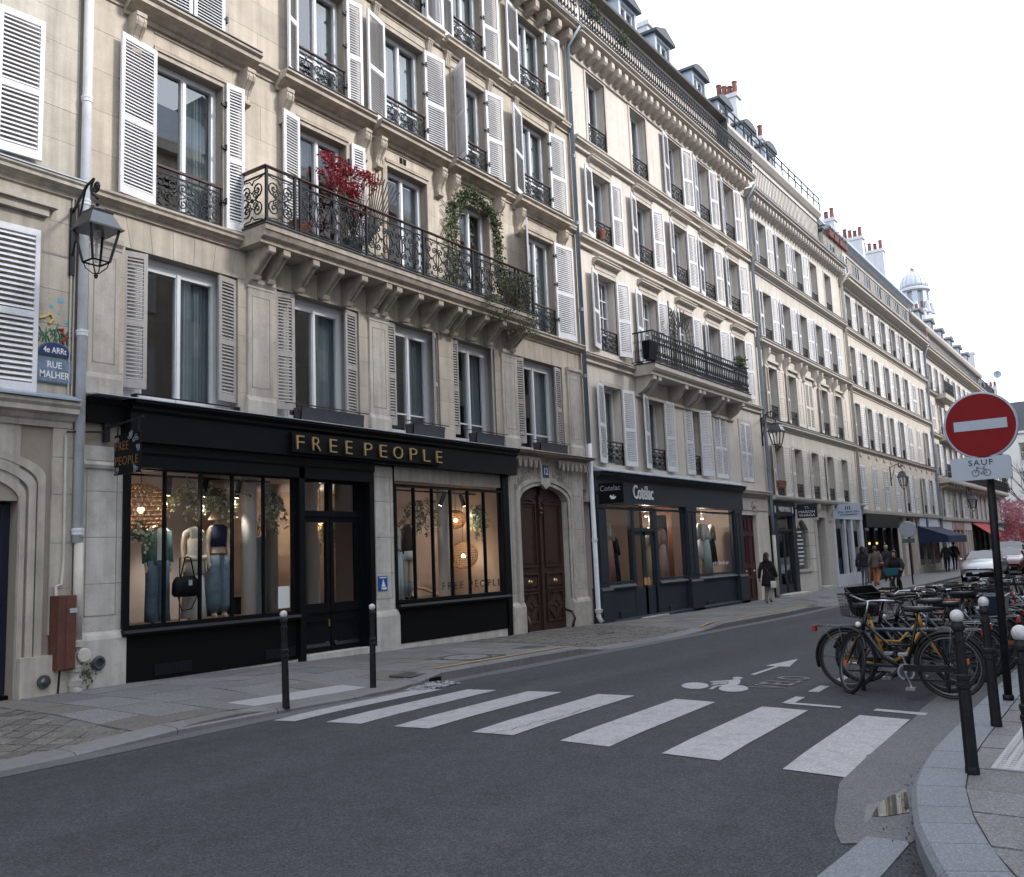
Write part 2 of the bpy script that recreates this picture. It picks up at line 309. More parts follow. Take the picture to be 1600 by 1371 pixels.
# ------------------------------------------------------------------ mesh helpers
class MB:
    def __init__(s): s.v = []; s.f = []; s.mi = []; s.cur = 0
    def face(s, *idx): s.f.append(idx); s.mi.append(s.cur)
    def add(s, vs, fs):
        o = len(s.v); s.v += [tuple(p) for p in vs]
        for f in fs: s.face(*[o + i for i in f])
        return s
    def box(s, x0, x1, y0, y1, z0, z1):
        s.add([(x0, y0, z0), (x1, y0, z0), (x1, y1, z0), (x0, y1, z0), (x0, y0, z1), (x1, y0, z1), (x1, y1, z1), (x0, y1, z1)],
              [(0, 3, 2, 1), (4, 5, 6, 7), (0, 1, 5, 4), (1, 2, 6, 5), (2, 3, 7, 6), (3, 0, 4, 7)]); return s
    def obox(s, c, ax, ay, az):   # centre and three half-axis vectors
        c, ax, ay, az = map(Vector, (c, ax, ay, az))
        pts = [c + ax * i + ay * j + az * k for k in (-1, 1) for i, j in ((-1, -1), (1, -1), (1, 1), (-1, 1))]
        s.add(pts, [(0, 3, 2, 1), (4, 5, 6, 7), (0, 1, 5, 4), (1, 2, 6, 5), (2, 3, 7, 6), (3, 0, 4, 7)]); return s
    def bar(s, a, b, w, t=None):   # square bar between two points
        a, b = Vector(a), Vector(b); d = (b - a); ln = d.length
        if ln < 1e-6: return s
        d /= ln; u = d.cross(Vector((0, 0, 1)))
        if u.length < .05: u = d.cross(Vector((0, 1, 0)))
        u.normalize(); q = d.cross(u)
        return s.obox((a + b) / 2, d * ln / 2, u * w / 2, q * (t or w) / 2)
    def prismX(s, prof, x0, x1):   # profile of (y, z) points pushed along X
        n = len(prof); s.add([(x0, y, z) for y, z in prof] + [(x1, y, z) for y, z in prof],
            [tuple(range(n)), tuple(range(2 * n - 1, n - 1, -1))] + [(i, (i + 1) % n + 0, (i + 1) % n + n, i + n)[::-1] for i in range(n)]); return s
    def prismY(s, poly, y0, y1):   # outline of (x, z) points pushed along Y
        n = len(poly); s.add([(x, y0, z) for x, z in poly] + [(x, y1, z) for x, z in poly],
            [tuple(range(n)), tuple(range(2 * n - 1, n - 1, -1))] + [(i, i + n, (i + 1) % n + n, (i + 1) % n) for i in range(n)]); return s
    def prismZ(s, poly, z0, z1):
        n = len(poly); s.add([(x, y, z0) for x, y in poly] + [(x, y, z1) for x, y in poly],
            [tuple(range(n))[::-1], tuple(range(n, 2 * n))] + [(i, (i + 1) % n, (i + 1) % n + n, i + n) for i in range(n)]); return s
    def tube(s, pts, r, n=6, closed=False, caps=True):
        pts = [Vector(p) for p in pts]; k = len(pts); rs = r if isinstance(r, (list, tuple)) else [r] * k
        o = len(s.v); u = None
        for i, p in enumerate(pts):
            if closed: d = pts[(i + 1) % k] - pts[i - 1]
            else: d = pts[min(i + 1, k - 1)] - pts[max(i - 1, 0)]
            if d.length < 1e-9: d = Vector((0, 0, 1))
            d.normalize()
            if u is None:
                u = d.cross(Vector((0, 0, 1)))
                if u.length < .1: u = d.cross(Vector((0, 1, 0)))
            u = u - d * u.dot(d)
            if u.length < 1e-6: u = d.orthogonal()
            u.normalize(); q = d.cross(u)
            for j in range(n):
                a = 2 * math.pi * (j + .5) / n
                s.v.append(tuple(p + (u * math.cos(a) + q * math.sin(a)) * rs[i]))
        for i in range(k if closed else k - 1):
            for j in range(n):
                a = o + i * n + j; b = o + i * n + (j + 1) % n; c = o + ((i + 1) % k) * n
                s.face(a, b, c + (j + 1) % n, c + j)
        if caps and not closed:
            s.face(*[o + j for j in range(n)][::-1]); s.face(*[o + (k - 1) * n + j for j in range(n)])
        return s
    def lathe(s, prof, c=(0, 0, 0), n=16, axis='z', sy=1.0):
        o = len(s.v); k = len(prof)
        for r, h in prof:
            for j in range(n):
                a = 2 * math.pi * j / n; x, y = r * math.cos(a), r * math.sin(a) * sy
                p = (x, y, h) if axis == 'z' else ((x, h, y) if axis == 'y' else (h, x, y))
                s.v.append((c[0] + p[0], c[1] + p[1], c[2] + p[2]))
        for i in range(k - 1):
            for j in range(n):
                a = o + i * n + j; b = o + i * n + (j + 1) % n
                s.face(a, b, b + n, a + n)
        s.face(*[o + j for j in range(n)][::-1]); s.face(*[o + (k - 1) * n + j for j in range(n)]); return s
    def ball(s, c, r, n=12, m=7, sz=1.0, sx=1.0, sy=1.0):
        pr = [(max(1e-4, math.sin(math.pi * i / m)), -math.cos(math.pi * i / m)) for i in range(m + 1)]
        o = len(s.v); s.lathe(pr, (0, 0, 0), n)
        for i in range(o, len(s.v)):
            x, y, z = s.v[i]; s.v[i] = (c[0] + x * r * sx, c[1] + y * r * sy, c[2] + z * r * sz)
        return s
    def loft(s, rings, n=14, caps=True):   # rings: (centre, rx, ry) horizontal ellipses
        o = len(s.v)
        for c, rx, ry in rings:
            for j in range(n):
                a = 2 * math.pi * j / n; s.v.append((c[0] + rx * math.cos(a), c[1] + ry * math.sin(a), c[2]))
        for i in range(len(rings) - 1):
            for j in range(n):
                a = o + i * n + j; b = o + i * n + (j + 1) % n; s.face(a, b, b + n, a + n)
        if caps: s.face(*[o + j for j in range(n)][::-1]); s.face(*[o + (len(rings) - 1) * n + j for j in range(n)])
        return s
    def move(s, mat, start=0):
        for i in range(start, len(s.v)): s.v[i] = tuple(mat @ Vector(s.v[i]))
        return s
    def mesh(s, name, smooth=False):
        me = bpy.data.meshes.new(name); me.from_pydata(s.v, [], s.f)
        if smooth: me.polygons.foreach_set('use_smooth', [True] * len(me.polygons))
        me.update(); return me
    def build(s, name, mat, parent=None, smooth=False, loc=None, rot=None, bevel=0, **kw):
        me = s.mesh(name, smooth); mats = mat if isinstance(mat, (list, tuple)) else [mat]
        for q in mats: me.materials.append(MATS[q])
        if len(mats) > 1: me.polygons.foreach_set('material_index', s.mi)
        return obj(name, me, parent, loc, rot, bevel, **kw)
def obj(name, me, parent=None, loc=None, rot=None, bevel=0, scale=None, local=False, **props):
    o = bpy.data.objects.new(name, me); COL.objects.link(o)
    if loc is not None: o.location = loc
    if rot is not None: o.rotation_euler = rot
    if scale is not None: o.scale = scale
    if parent is not None:
        o.parent = parent
        if not local: o.matrix_parent_inverse = WM[parent.name].inverted() if parent.name in WM else Matrix.Identity(4)
    if bevel:
        b = o.modifiers.new('bevel', 'BEVEL'); b.width = bevel; b.segments = 1 if bevel < .02 else 2; b.limit_method = 'ANGLE'
    for k, v in props.items(): o[k] = v
    return o
WM = {}
def tag(o, label, cat, group=None, kind=None):
    if label: o['label'] = label
    if cat: o['category'] = cat
    if group: o['group'] = group
    if kind: o['kind'] = kind
    return o
def thing(name, label, cat, loc=(0, 0, 0), rotz=0.0, group=None):
    o = bpy.data.objects.new(name, None); COL.objects.link(o); o.empty_display_size = .2
    o.location = loc; o.rotation_euler = (0, 0, rotz)
    WM[o.name] = Matrix.Translation(loc) @ Matrix.Rotation(rotz, 4, 'Z')
    return tag(o, label, cat, group)
def copy_tree(o, parent=None):
    c = o.copy(); COL.objects.link(c)
    if parent: c.parent = parent
    for ch in KIDS.get(o.name, []) or [k for k in o.children]: copy_tree(ch, c)
    return c
KIDS = {}
def text_mesh(txt, width, height=None, depth=.01, bold=0.0, spacing=1.0):
    cu = bpy.data.curves.new('text', 'FONT'); cu.body = txt; cu.size = 1; cu.extrude = depth / 2; cu.offset = bold; cu.space_character = spacing
    cu.align_x = 'LEFT'; cu.resolution_u = 3
    t = bpy.data.objects.new('text', cu); COL.objects.link(t)
    dg = bpy.context.evaluated_depsgraph_get(); me = bpy.data.meshes.new_from_object(t.evaluated_get(dg))
    bpy.data.objects.remove(t)
    xs = [v.co.x for v in me.vertices]; ys = [v.co.y for v in me.vertices]
    x0, x1, y0, y1 = min(xs), max(xs), min(ys), max(ys); sx = width / (x1 - x0); sy = sx if not height else height / (y1 - y0)
    for v in me.vertices: v.co = ((v.co.x - x0) * sx, -v.co.z * 1.0, (v.co.y - y0) * sy)   # lies in XZ, faces -Y
    me.materials.clear(); return me
def text(txt, mat, loc, width, height=None, depth=.01, parent=None, name='lettering', rot=None, bold=0.0, spacing=1.0):
    me = text_mesh(txt, width, height, depth, bold, spacing); me.name = name; me.materials.append(MATS[mat])
    return obj(name, me, parent, loc, rot)
CUBE = {}
def cube_mesh(mat):                # unit cube (0..1) shared between stones of one material
    if mat not in CUBE:
        me = MB().box(0, 1, 0, 1, 0, 1).mesh('stone_block'); me.materials.append(MATS[mat]); CUBE[mat] = me
    return CUBE[mat]
def blk(name, mat, parent, x0, x1, y0, y1, z0, z1, rot=None):
    return obj(name, cube_mesh(mat), parent, (x0, y0, z0), rot, scale=(x1 - x0, y1 - y0, z1 - z0))
# ------------------------------------------------------------------ facade components
def wall_slab(x0, x1, z0, z1, ops, y0=0.0, y1=.3):
    mb = MB()
    xs = sorted({x0, x1, *[a for o in ops for a in o[:2] if x0 < a < x1]}); zz = sorted({z0, z1, *[a for o in ops for a in o[2:4] if z0 < a < z1]})
    def solid(xa, xb, za, zb):
        xm, zm = (xa + xb) / 2, (za + zb) / 2
        return not any(o[0] < xm < o[1] and o[2] < zm < o[3] for o in ops)
    for za, zb in zip(zz, zz[1:]):
        run = None
        for xa, xb in list(zip(xs, xs[1:])) + [(None, None)]:
            if xa is not None and solid(xa, xb, za, zb):
                run = (run[0], xb) if run else (xa, xb)
            elif run:
                a, b = run
                mb.add([(a, y0, za), (b, y0, za), (b, y0, zb), (a, y0, zb)], [(0, 1, 2, 3)])
                mb.add([(a, y1, za), (b, y1, za), (b, y1, zb), (a, y1, zb)], [(3, 2, 1, 0)]); run = None
    for a, b, c, d in [o[:4] for o in ops]:
        mb.add([(a, y0, c), (b, y0, c), (b, y0, d), (a, y0, d), (a, y1, c), (b, y1, c), (b, y1, d), (a, y1, d)],
               [(0, 3, 7, 4), (1, 5, 6, 2), (3, 2, 6, 7), (0, 4, 5, 1)])
    mb.add([(x0, y0, z0), (x0, y1, z0), (x0, y1, z1), (x0, y0, z1)], [(0, 3, 2, 1)]); mb.add([(x1, y0, z0), (x1, y1, z0), (x1, y1, z1), (x1, y0, z1)], [(0, 1, 2, 3)])
    mb.add([(x0, y0, z1), (x1, y0, z1), (x1, y1, z1), (x0, y1, z1)], [(0, 1, 2, 3)])
    return mb
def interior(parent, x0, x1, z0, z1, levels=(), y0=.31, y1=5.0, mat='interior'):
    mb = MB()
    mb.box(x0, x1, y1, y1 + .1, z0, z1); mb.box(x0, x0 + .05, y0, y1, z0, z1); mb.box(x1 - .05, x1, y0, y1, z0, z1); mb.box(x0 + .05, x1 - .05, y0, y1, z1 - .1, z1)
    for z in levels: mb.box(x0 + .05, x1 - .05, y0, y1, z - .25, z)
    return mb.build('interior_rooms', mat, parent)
CACHE = {}
def window(parent, x0, x1, z0, z1, y=.2, bars=(), cols=1, mat='window_white', curtain=None, leaves=2, fw=.05):
    w, h = round(x1 - x0, 2), round(z1 - z0, 2); key = ('win', w, h, tuple(bars), cols, mat, leaves, fw, z0 < 6.9)
    if key not in CACHE:
        mb = MB(); t = .035
        mb.box(0, fw, -t, t, 0, h); mb.box(w - fw, w, -t, t, 0, h); mb.box(fw, w - fw, -t, t, h - fw, h); mb.box(fw, w - fw, -t, t, 0, fw * .8)
        xs = [fw + (w - 2 * fw) * i / leaves for i in range(leaves + 1)]; panes = []
        for a, b in zip(xs, xs[1:]):
            s = .045; t2 = .045
            mb.box(a, a + s, -t2, t2 - .01, fw, h - fw); mb.box(b - s, b, -t2, t2 - .01, fw, h - fw)
            mb.box(a + s, b - s, -t2, t2 - .01, h - fw - .05, h - fw); mb.box(a + s, b - s, -t2, t2 - .01, fw * .8, fw * .8 + .09)
            za, zb = fw * .8 + .09, h - fw - .05
            for f in bars: mb.box(a + s, b - s, -.03, .02, za + (zb - za) * f - .015, za + (zb - za) * f + .015)
            for c in range(1, cols):
                xx = a + s + (b - a - 2 * s) * c / cols; mb.box(xx - .012, xx + .012, -.025, .018, za, zb)
            panes.append((a + s, b - s, za, zb))
        for x in xs[1:-1]: mb.box(x - .03, x + .03, -.065, -.046, fw, h - fw)
        me = mb.mesh('window'); me.materials.append(MATS[mat]); pm = []
        for a, b, c, d in panes:
            p = MB().box(a, b, -.004, .004, c, d).mesh('pane'); p.materials.append(MATS['glass_low' if z0 < 6.9 else 'glass']); pm.append(p)
        CACHE[key] = (me, pm)
    me, pm = CACHE[key]
    o = obj('window', me, parent, (x0, y, z0))
    for p in pm: obj('pane', p, o)
    if curtain:
        cm, fa, fb = curtain; mb = MB(); n = 26
        for i in range(n):
            xa = w * (fa + (fb - fa) * i / n); xb = w * (fa + (fb - fa) * (i + 1) / n); ya = .12 + .03 * math.sin(i * 1.9) + .012 * math.sin(i * .7 + x0); yb = .12 + .03 * math.sin((i + 1) * 1.9) + .012 * math.sin((i + 1) * .7 + x0)
            mb.add([(xa, ya, .03), (xb, yb, .03), (xb, yb, h - .05), (xa, ya, h - .05)], [(0, 1, 2, 3)])
        mb.build('curtain', cm, o, smooth=True)
    return o
def shutter_meshes(w, h, mat, pitch=.052, joined=False, flip=False):
    key = ('sh', round(w, 2), round(h, 2), mat, pitch, joined, flip)
    if key in CACHE: return CACHE[key]
    w, h = round(w, 2), round(h, 2); mb = MB(); t = .019; st = min(.06, w * .17)
    mb.box(0, st, -t, t, 0, h); mb.box(w - st, w, -t, t, 0, h); mb.box(st, w - st, -t, t, 0, .13); mb.box(st, w - st, -t, t, h - .09, h); mid = h * .47
    mb.box(st, w - st, -t, t, mid - .04, mid + .05)
    pos = []; 
    for a, b in ((.13, mid - .04), (mid + .05, h - .09)):
        k = max(1, int((b - a) / pitch)); pos += [a + (b - a) * (i + .5) / k for i in range(k)]
    sl = MB(); fl = -1 if flip else 1; s_ = Vector((0, .017 * fl, .021)); q_ = Vector((0, -.0035 * fl, .003))
    def slat(m, z): m.obox((w / 2, 0, z), ((w - 2 * st) / 2 + .004, 0, 0), s_, q_)
    if joined:
        for z in pos: slat(mb, z)
    me = mb.mesh('shutter'); me.materials.append(MATS[mat])
    one = MB(); slat(one, 0); one = one.mesh('slat'); one.materials.append(MATS[mat])
    al = MB()
    for z in pos: slat(al, z)
    al = al.mesh('slats'); al.materials.append(MATS[mat])
    CACHE[key] = (me, one, al, pos); return CACHE[key]
HINGE = None
def shutter(parent, hx, z0, z1, w, side, theta, mat='shutter_white', y=-.035, mode='stuff', pitch=.052):
    """side -1: leaf hung on the left jamb, +1 on the right; theta 0 closed, 180 folded flat on the wall"""
    me, one, al, pos = shutter_meshes(w, z1 - z0, mat, pitch, mode == 'joined', (side < 0) == (theta > 90))
    rz = -R(theta) if side < 0 else math.pi + R(theta)
    o = obj('shutter', me, parent, (hx, y, z0), (0, 0, rz))
    if mode == 'slats':
        for z in pos: obj('slat', one, o, (0, 0, z))
    elif mode == 'stuff': obj('slats', al, o, kind='stuff')
    return o
def spiral(cx, cz, r, turns, a0, dr, y=0, n=None, r0=.12):
    n = n or max(8, int(turns * 11)); P = []
    for i in range(n + 1):
        f = i / n; rr = r * (r0 + (1 - r0) * f); a = a0 - dr * turns * 2 * math.pi * (1 - f)
        P.append((cx + rr * math.cos(a), y, cz + rr * math.sin(a)))
    return P
def scroll_unit(mb, x, w, z0, h, t=.008):
    """one bay of wrought scrollwork: two pairs of facing volutes, collars and a rosette"""
    cx = x + w / 2; r = min(w * .235, h * .22)
    for sx in (-1, 1):
        for sz, f in ((1, .27), (-1, .73)):
            c = (cx + sx * w * .25, z0 + h * f)
            p = spiral(c[0], c[1], r, 1.6, math.pi / 2 * (1 if sz > 0 else -1) + (0 if sx > 0 else 0), sx * sz)
            mb.tube(p, t, 4)
        mb.tube([(cx + sx * w * .25, 0, z0 + h * .27 + r), (cx + sx * w * .12, 0, z0 + h * .5), (cx + sx * w * .25, 0, z0 + h * .73 - r)], t, 4)
        mb.tube([(cx + sx * w * .02, 0, z0 + h * .12), (cx + sx * w * .09, 0, z0 + h * .04), (cx + sx * w * .3, 0, z0 + h * .03), (cx + sx * w * .48, 0, z0)], t * .8, 4)
        mb.tube([(cx + sx * w * .02, 0, z0 + h * .88), (cx + sx * w * .09, 0, z0 + h * .96), (cx + sx * w * .3, 0, z0 + h * .97), (cx + sx * w * .48, 0, z0 + h)], t * .8, 4)
    mb.lathe([(.001, -.014), (w * .07, -.012), (w * .075, 0), (w * .07, .012), (.001, .014)], (cx, 0, z0 + h * .5), 8, 'y')
    mb.lathe([(.001, -.012), (.016, -.01), (.016, .01), (.001, .012)], (cx, 0, z0 + h * .88), 6, 'y'); mb.lathe([(.001, -.012), (.016, -.01), (.016, .01), (.001, .012)], (cx, 0, z0 + h * .12), 6, 'y')
def guard(parent, x0, x1, z0, h=.62, y=.02, mat='iron', rail='handrail_wood', unit=.36):
    w = round(x1 - x0, 2); key = ('guard', w, round(h, 2), mat, rail, unit)
    if key not in CACHE:
        mb = MB(); k = max(1, round(w / unit)); u = (w - .04) / k
        for i in range(k): scroll_unit(mb, .02 + i * u, u, .05, h - .16, .0115)
        mb.box(0, w, -.012, .012, .035, .052); mb.box(0, w, -.012, .012, h - .11, h - .093)
        mb.box(0, .022, -.014, .014, 0, h); mb.box(w - .022, w, -.014, .014, 0, h)
        for i in range(1, k): mb.box(.02 + i * u - .006, .02 + i * u + .006, -.008, .008, h - .1, h - .02)
        me = mb.mesh('window_guard'); me.materials.append(MATS[mat])
        hb = MB().prismX([(-.028, h - .02), (.028, h - .02), (.028, h + .005), (.012, h + .022), (-.012, h + .022), (-.028, h + .005)], -.01, w + .01).mesh('handrail'); hb.materials.append(MATS[rail])
        CACHE[key] = (me, hb)
    me, hb = CACHE[key]
    o = obj('window_guard', me, parent, (x0, y, z0)); obj('handrail', hb, o); return o
def simple_guard(parent, x0, x1, z0, h=.62, y=.02, mat='iron'):
    w = round(x1 - x0, 2); key = ('sg', w, round(h, 2), mat)
    if key not in CACHE:
        mb = MB(); mb.box(0, w, -.015, .015, .03, .05); mb.box(0, w, -.02, .02, h - .03, h); mb.box(0, w, -.012, .012, h - .14, h - .125)
        k = max(3, int(w / .1))
        for i in range(k + 1):
            xx = (w - .016) * i / k; mb.box(xx, xx + .016, -.008, .008, .05, h - .03)
        for i in range(k):
            xx = (w - .016) * (i + .5) / k; mb.tube(spiral(xx, h * .45, .05, 1.2, 0, 1, n=8), .007, 3)
        me = mb.mesh('window_guard'); me.materials.append(MATS[mat]); CACHE[key] = me
    return obj('window_guard', CACHE[key], parent, (x0, y, z0))
def cornice_prof(y, z0, z1, p):     # classical cornice: fascia, ovolo, corona, drip; projects p towards the street
    h = z1 - z0
    return [(y, z0), (y - p * .18, z0), (y - p * .18, z0 + h * .22), (y - p * .35, z0 + h * .3), (y - p * .5, z0 + h * .45), (y - p * .85, z0 + h * .52), (y - p * .85, z0 + h * .72), (y - p, z0 + h * .84), (y - p, z0 + h * .96), (y - p * .96, z1), (y, z1)]
def cornice(parent, name, mat, x0, x1, z0, z1, p, y=0.0, cap=None, bevel=0):
    o = MB().prismX(cornice_prof(y, z0, z1, p), x0, x1).build(name, mat, parent)
    if cap: MB().box(x0 - .01, x1 + .01, y - p - .015, y, z1 + .002, z1 + .02).build('lead_flashing', cap, parent)
    return o
def console_mesh(w, h, d):          # scrolled bracket: top at z=0, hangs down h, projects d at the top
    key = ('console', w, h, d)
    if key not in CACHE:
        mb = MB(); prof = [(0, 0), (-d, 0), (-d, -h * .12)]
        for i in range(9):
            a = math.pi * (.35 - i * .16); prof.append((-d * .62 - d * .36 * math.cos(a) * (1 if i < 6 else .9), -h * .24 + h * .15 * math.sin(a)))
        prof = [(0, 0), (-d, 0), (-d, -h * .10), (-d * .93, -h * .12), (-d * .98, -h * .22), (-d * .9, -h * .33), (-d * .72, -h * .42), (-d * .5, -h * .55), (-d * .36, -h * .7), (-d * .36, -h * .82), (-d * .5, -h * .88), (-d * .48, -h * .95), (-d * .3, -h), (0, -h)]
        mb.prismX(prof, -w / 2, w / 2)
        for sx in (-.28, .28): mb.prismX([(p[0] - .012, p[1]) if 3 <= i <= 9 else (p[0] + .02, p[1]) for i, p in enumerate(prof)], sx * w - w * .07, sx * w + w * .07)
        CACHE[key] = mb.mesh('console')
    return CACHE[key]
def placed(name, me, mat, parent, loc, rot=None):
    if not me.materials: me.materials.append(MATS[mat])
    if me.materials[0] != MATS[mat]:
        k = (me.name, mat)
        if k not in CACHE:
            c = me.copy(); c.materials.clear(); c.materials.append(MATS[mat]); CACHE[k] = c
        me = CACHE[k]
    return obj(name, me, parent, loc, rot)
def modillion_mesh(w, h, d):
    key = ('mod', w, h, d)
    if key not in CACHE:
        prof = [(.02, .04), (-d, .04), (-d, -h * .45), (-d * .88, -h * .68), (-d * .66, -h * .62), (-d * .4, -h * .85), (-d * .22, -h), (.02, -h)]
        CACHE[key] = MB().prismX(prof, -w / 2, w / 2).mesh('modillion')
    return CACHE[key]
def pipe(parent_label, cat, group, pts_r, joints, name='drainpipe', extra=None):
    t = thing(name, parent_label, cat, (pts_r[0][0][-1][0], pts_r[0][0][-1][1], pts_r[0][0][-1][2]), group=group)
    for pts, r, mat in pts_r: MB().tube(pts, r, 12).build('pipe_section', mat, t, smooth=True)
    for (x, y, z), r, mat in joints:
        MB().lathe([(r, -.05), (r * 1.12, -.045), (r * 1.12, .0), (r * 1.2, .005), (r * 1.2, .035), (r, .04)], (x, y, z), 14).build('pipe_collar', mat, t)
    return t
def leaf_cloud(mb, c, rad, n, size, seed=0, flat=.0, drop=0.0):
    rn = random.Random(seed)
    for _ in range(n):
        while True:
            p = Vector((rn.uniform(-1, 1), rn.uniform(-1, 1), rn.uniform(-1, 1)))
            if p.length < 1: break
        q = Vector((c[0] + p.x * rad[0], c[1] + p.y * rad[1], c[2] + p.z * rad[2]))
        s = size * rn.uniform(.6, 1.3); a = Vector((rn.uniform(-1, 1), rn.uniform(-1, 1), rn.uniform(-1, .6))).normalized(); b = a.orthogonal().normalized()
        b = (b * math.cos(rn.uniform(0, 6)) + a.cross(b) * math.sin(rn.uniform(0, 6))).normalized()
        n_ = a.cross(b) * s * .18
        mb.add([q, q + a * s * .5 + b * s * .3 + n_, q + a * s, q + a * s * .5 - b * s * .3 + n_], [(0, 1, 2), (0, 2, 3)])
# ------------------------------------------------------------------ ground, carriageway, pavements
def interp(x, P_):
    if x <= P_[0][0]: return P_[0][1]
    for a, b in zip(P_, P_[1:]):
        if x <= b[0]: return a[1] + (b[1] - a[1]) * (x - a[0]) / (b[0] - a[0])
    return P_[-1][1]
KF = ((-60, -3.72), (9, -3.72), (10.3, -3.45), (15, -3.3), (30, -3.1), (45, -3.2), (200, -3.2))
HK = ((5.2, .03), (6.3, .12), (7.2, .05), (9.2, .05), (10.2, .14), (14.2, .14), (15.3, .03), (19.6, .03), (20.8, .14), (28.6, .14), (30.2, .03), (36, .03), (37.5, .13))
kf = lambda x: interp(x, KF); hk = lambda x: interp(x, HK)
def sw(x, y):                      # top of the left pavement: dips to the dropped kerbs
    t = min(1, max(0, (-y - 1.6) / 1.7)); t = t * t * (3 - 2 * t)
    return zs(x) - (.13 - hk(x)) * t + (.008 if hk(x) > .13 else 0) * t
def atR(px, py, dz=0.0):
    r = ray(px, py); z = -.1
    for _ in range(25):
        p = CAM + r * ((z + dz - CAM.z) / r.z); z = zr(p.x, p.y)
    return Vector((p.x, p.y, z + dz))
g = MB(); g.box(-400, 900, -500, 500, -1.6, -.62); tag(g.build('ground', 'asphalt'), 'wide dark ground under the whole street', None, kind='structure')
rd = MB(); xs = sorted([-40 + i for i in range(0, 90)] + [50 + 3 * i for i in range(0, 60)] + [7.4, 16.6]); ys = [-60, -40, -20, -12, -10.3] + [-10.3 + .35 * i for i in range(1, 20)] + [-3.4, -2.8]
for x in xs:
    for y in ys: rd.v.append((x, y, zr(x, y)))
for i in range(len(xs) - 1):
    for j in range(len(ys) - 1):
        a = i * len(ys) + j; rd.face(a, a + len(ys), a + len(ys) + 1, a + 1)
tag(rd.build('road', 'asphalt', smooth=True), 'grey asphalt carriageway with a zebra crossing', None, kind='structure')
def ribbon(name, mat, pts_l, pts_r, dz, label=None, zf=zr, parent=None):
    mb = MB()
    for a, b in zip(pts_l, pts_r): mb.v += [(a[0], a[1], zf(a[0], a[1]) + dz), (b[0], b[1], zf(b[0], b[1]) + dz)]
    for i in range(len(pts_l) - 1): mb.face(2 * i, 2 * i + 2, 2 * i + 3, 2 * i + 1)
    o = mb.build(name, mat, parent)
    if label: tag(o, label, None, kind='structure')
    return o
gx = [-20 + .5 * i for i in range(140)] + [50 + 3 * i for i in range(40)]
ribbon('gutter_strip', 'gutter', [(x, kf(x) + .02) for x in gx], [(x, kf(x) - .30 - .02 * math.sin(x * 1.7)) for x in gx], .004, 'pale gutter strip along the left kerb')
GO = [(30, -9.7), (14, -9.8), (10.41, -9.86), (9.34, -9.93), (8, -9.96), (6.73, -10.02), (6.4, -10.07), (6.09, -10.15), (5.75, -10.23), (5.51, -10.3), (5.27, -10.40)]
GI = [(30, -10.5), (14, -10.5), (10.41, -10.6), (9.34, -10.6), (8, -10.65), (6.73, -10.7), (6.4, -10.7), (6.09, -10.75), (5.75, -10.78), (5.55, -10.74), (5.45, -10.72)]
def smooth(P_, k=5):
    Q = []
    for i in range(len(P_) - 1):
        a, b, c, d = P_[max(0, i - 1)], P_[i], P_[i + 1], P_[min(len(P_) - 1, i + 2)]
        for j in range(k):
            t = j / k; Q.append(tuple(.5 * (2 * b[m] + (c[m] - a[m]) * t + (2 * a[m] - 5 * b[m] + 4 * c[m] - d[m]) * t * t + (3 * b[m] - a[m] - 3 * c[m] + d[m]) * t ** 3) for m in (0, 1)))
    return Q + [P_[-1]]
GO = smooth(GO[1:]); GI = smooth(GI[1:])
ribbon('gutter_strip', 'gutter', GI, GO, .0055, 'worn pale gutter curving round the right kerb')
# left pavement: bed and slabs
sx_ = [-20 + .5 * i for i in range(140)] + [50 + 3 * i for i in range(40)]
bed = MB()
for x in sx_:
    for f in (0.5, -.9, -1.8, -2.4, -3.0): bed.v.append((x, f, sw(x, f) - .012))
    bed.v.append((x, kf(x) + .02, sw(x, kf(x)) - .012)); bed.v.append((x, kf(x) + .02, zs(x) - .3))
for i in range(len(sx_) - 1):
    for j in range(6):
        a = i * 7 + j; bed.face(a, a + 1, a + 8, a + 7)
SIDE = tag(bed.build('pavement', 'joint'), 'stone slab pavement in front of the shops', None, kind='structure')
rn = random.Random(3)
def slab(name, mat, parent, quad, zf, th=.06, lift=0.0, tilt=.004):
    mb = MB(); tz = [rn.uniform(-tilt, tilt) for _ in quad]; n = len(quad)
    top = [(x, y, zf(x, y) + lift + t) for (x, y), t in zip(quad, tz)]
    mb.add(top + [(x, y, z - th) for x, y, z in top], [tuple(range(n))] + [((i + 1) % n, i, n + i, n + (i + 1) % n) for i in range(n)])
    return mb.build(name, mat, parent)
def pave(x0, x1, ymax, mats, cw=(.42, .66), sl=(.55, 1.0)):
    x = x0
    while x < x1 - .1:
        wd = min(rn.uniform(*cw), x1 - x); y = -.02; y_end = lambda xx: kf(xx) + .31
        first = rn.uniform(.25, .8); e = y_end(x)
        while y > e + .02:
            ln = first if y == -.02 else rn.uniform(*sl); y2 = max(y - ln, e)
            if y2 - e < .25: y2 = e
            gp = .005; k = rn.uniform(-.012, .012)
            slab('paving_slab', rn.choice(mats), SIDE, [(x + gp, y2 + gp + k * 0), (x + wd - gp, y2 + gp), (x + wd - gp, y - gp), (x + gp, y - gp)], sw)
            y = y2
        x += wd
pave(5.5, 14.8, 0, ['paving', 'paving', 'paving', 'paving_warm'])
pave(19.9, 33.5, 0, ['paving', 'paving', 'paving_warm'], (.5, .75), (.7, 1.2))
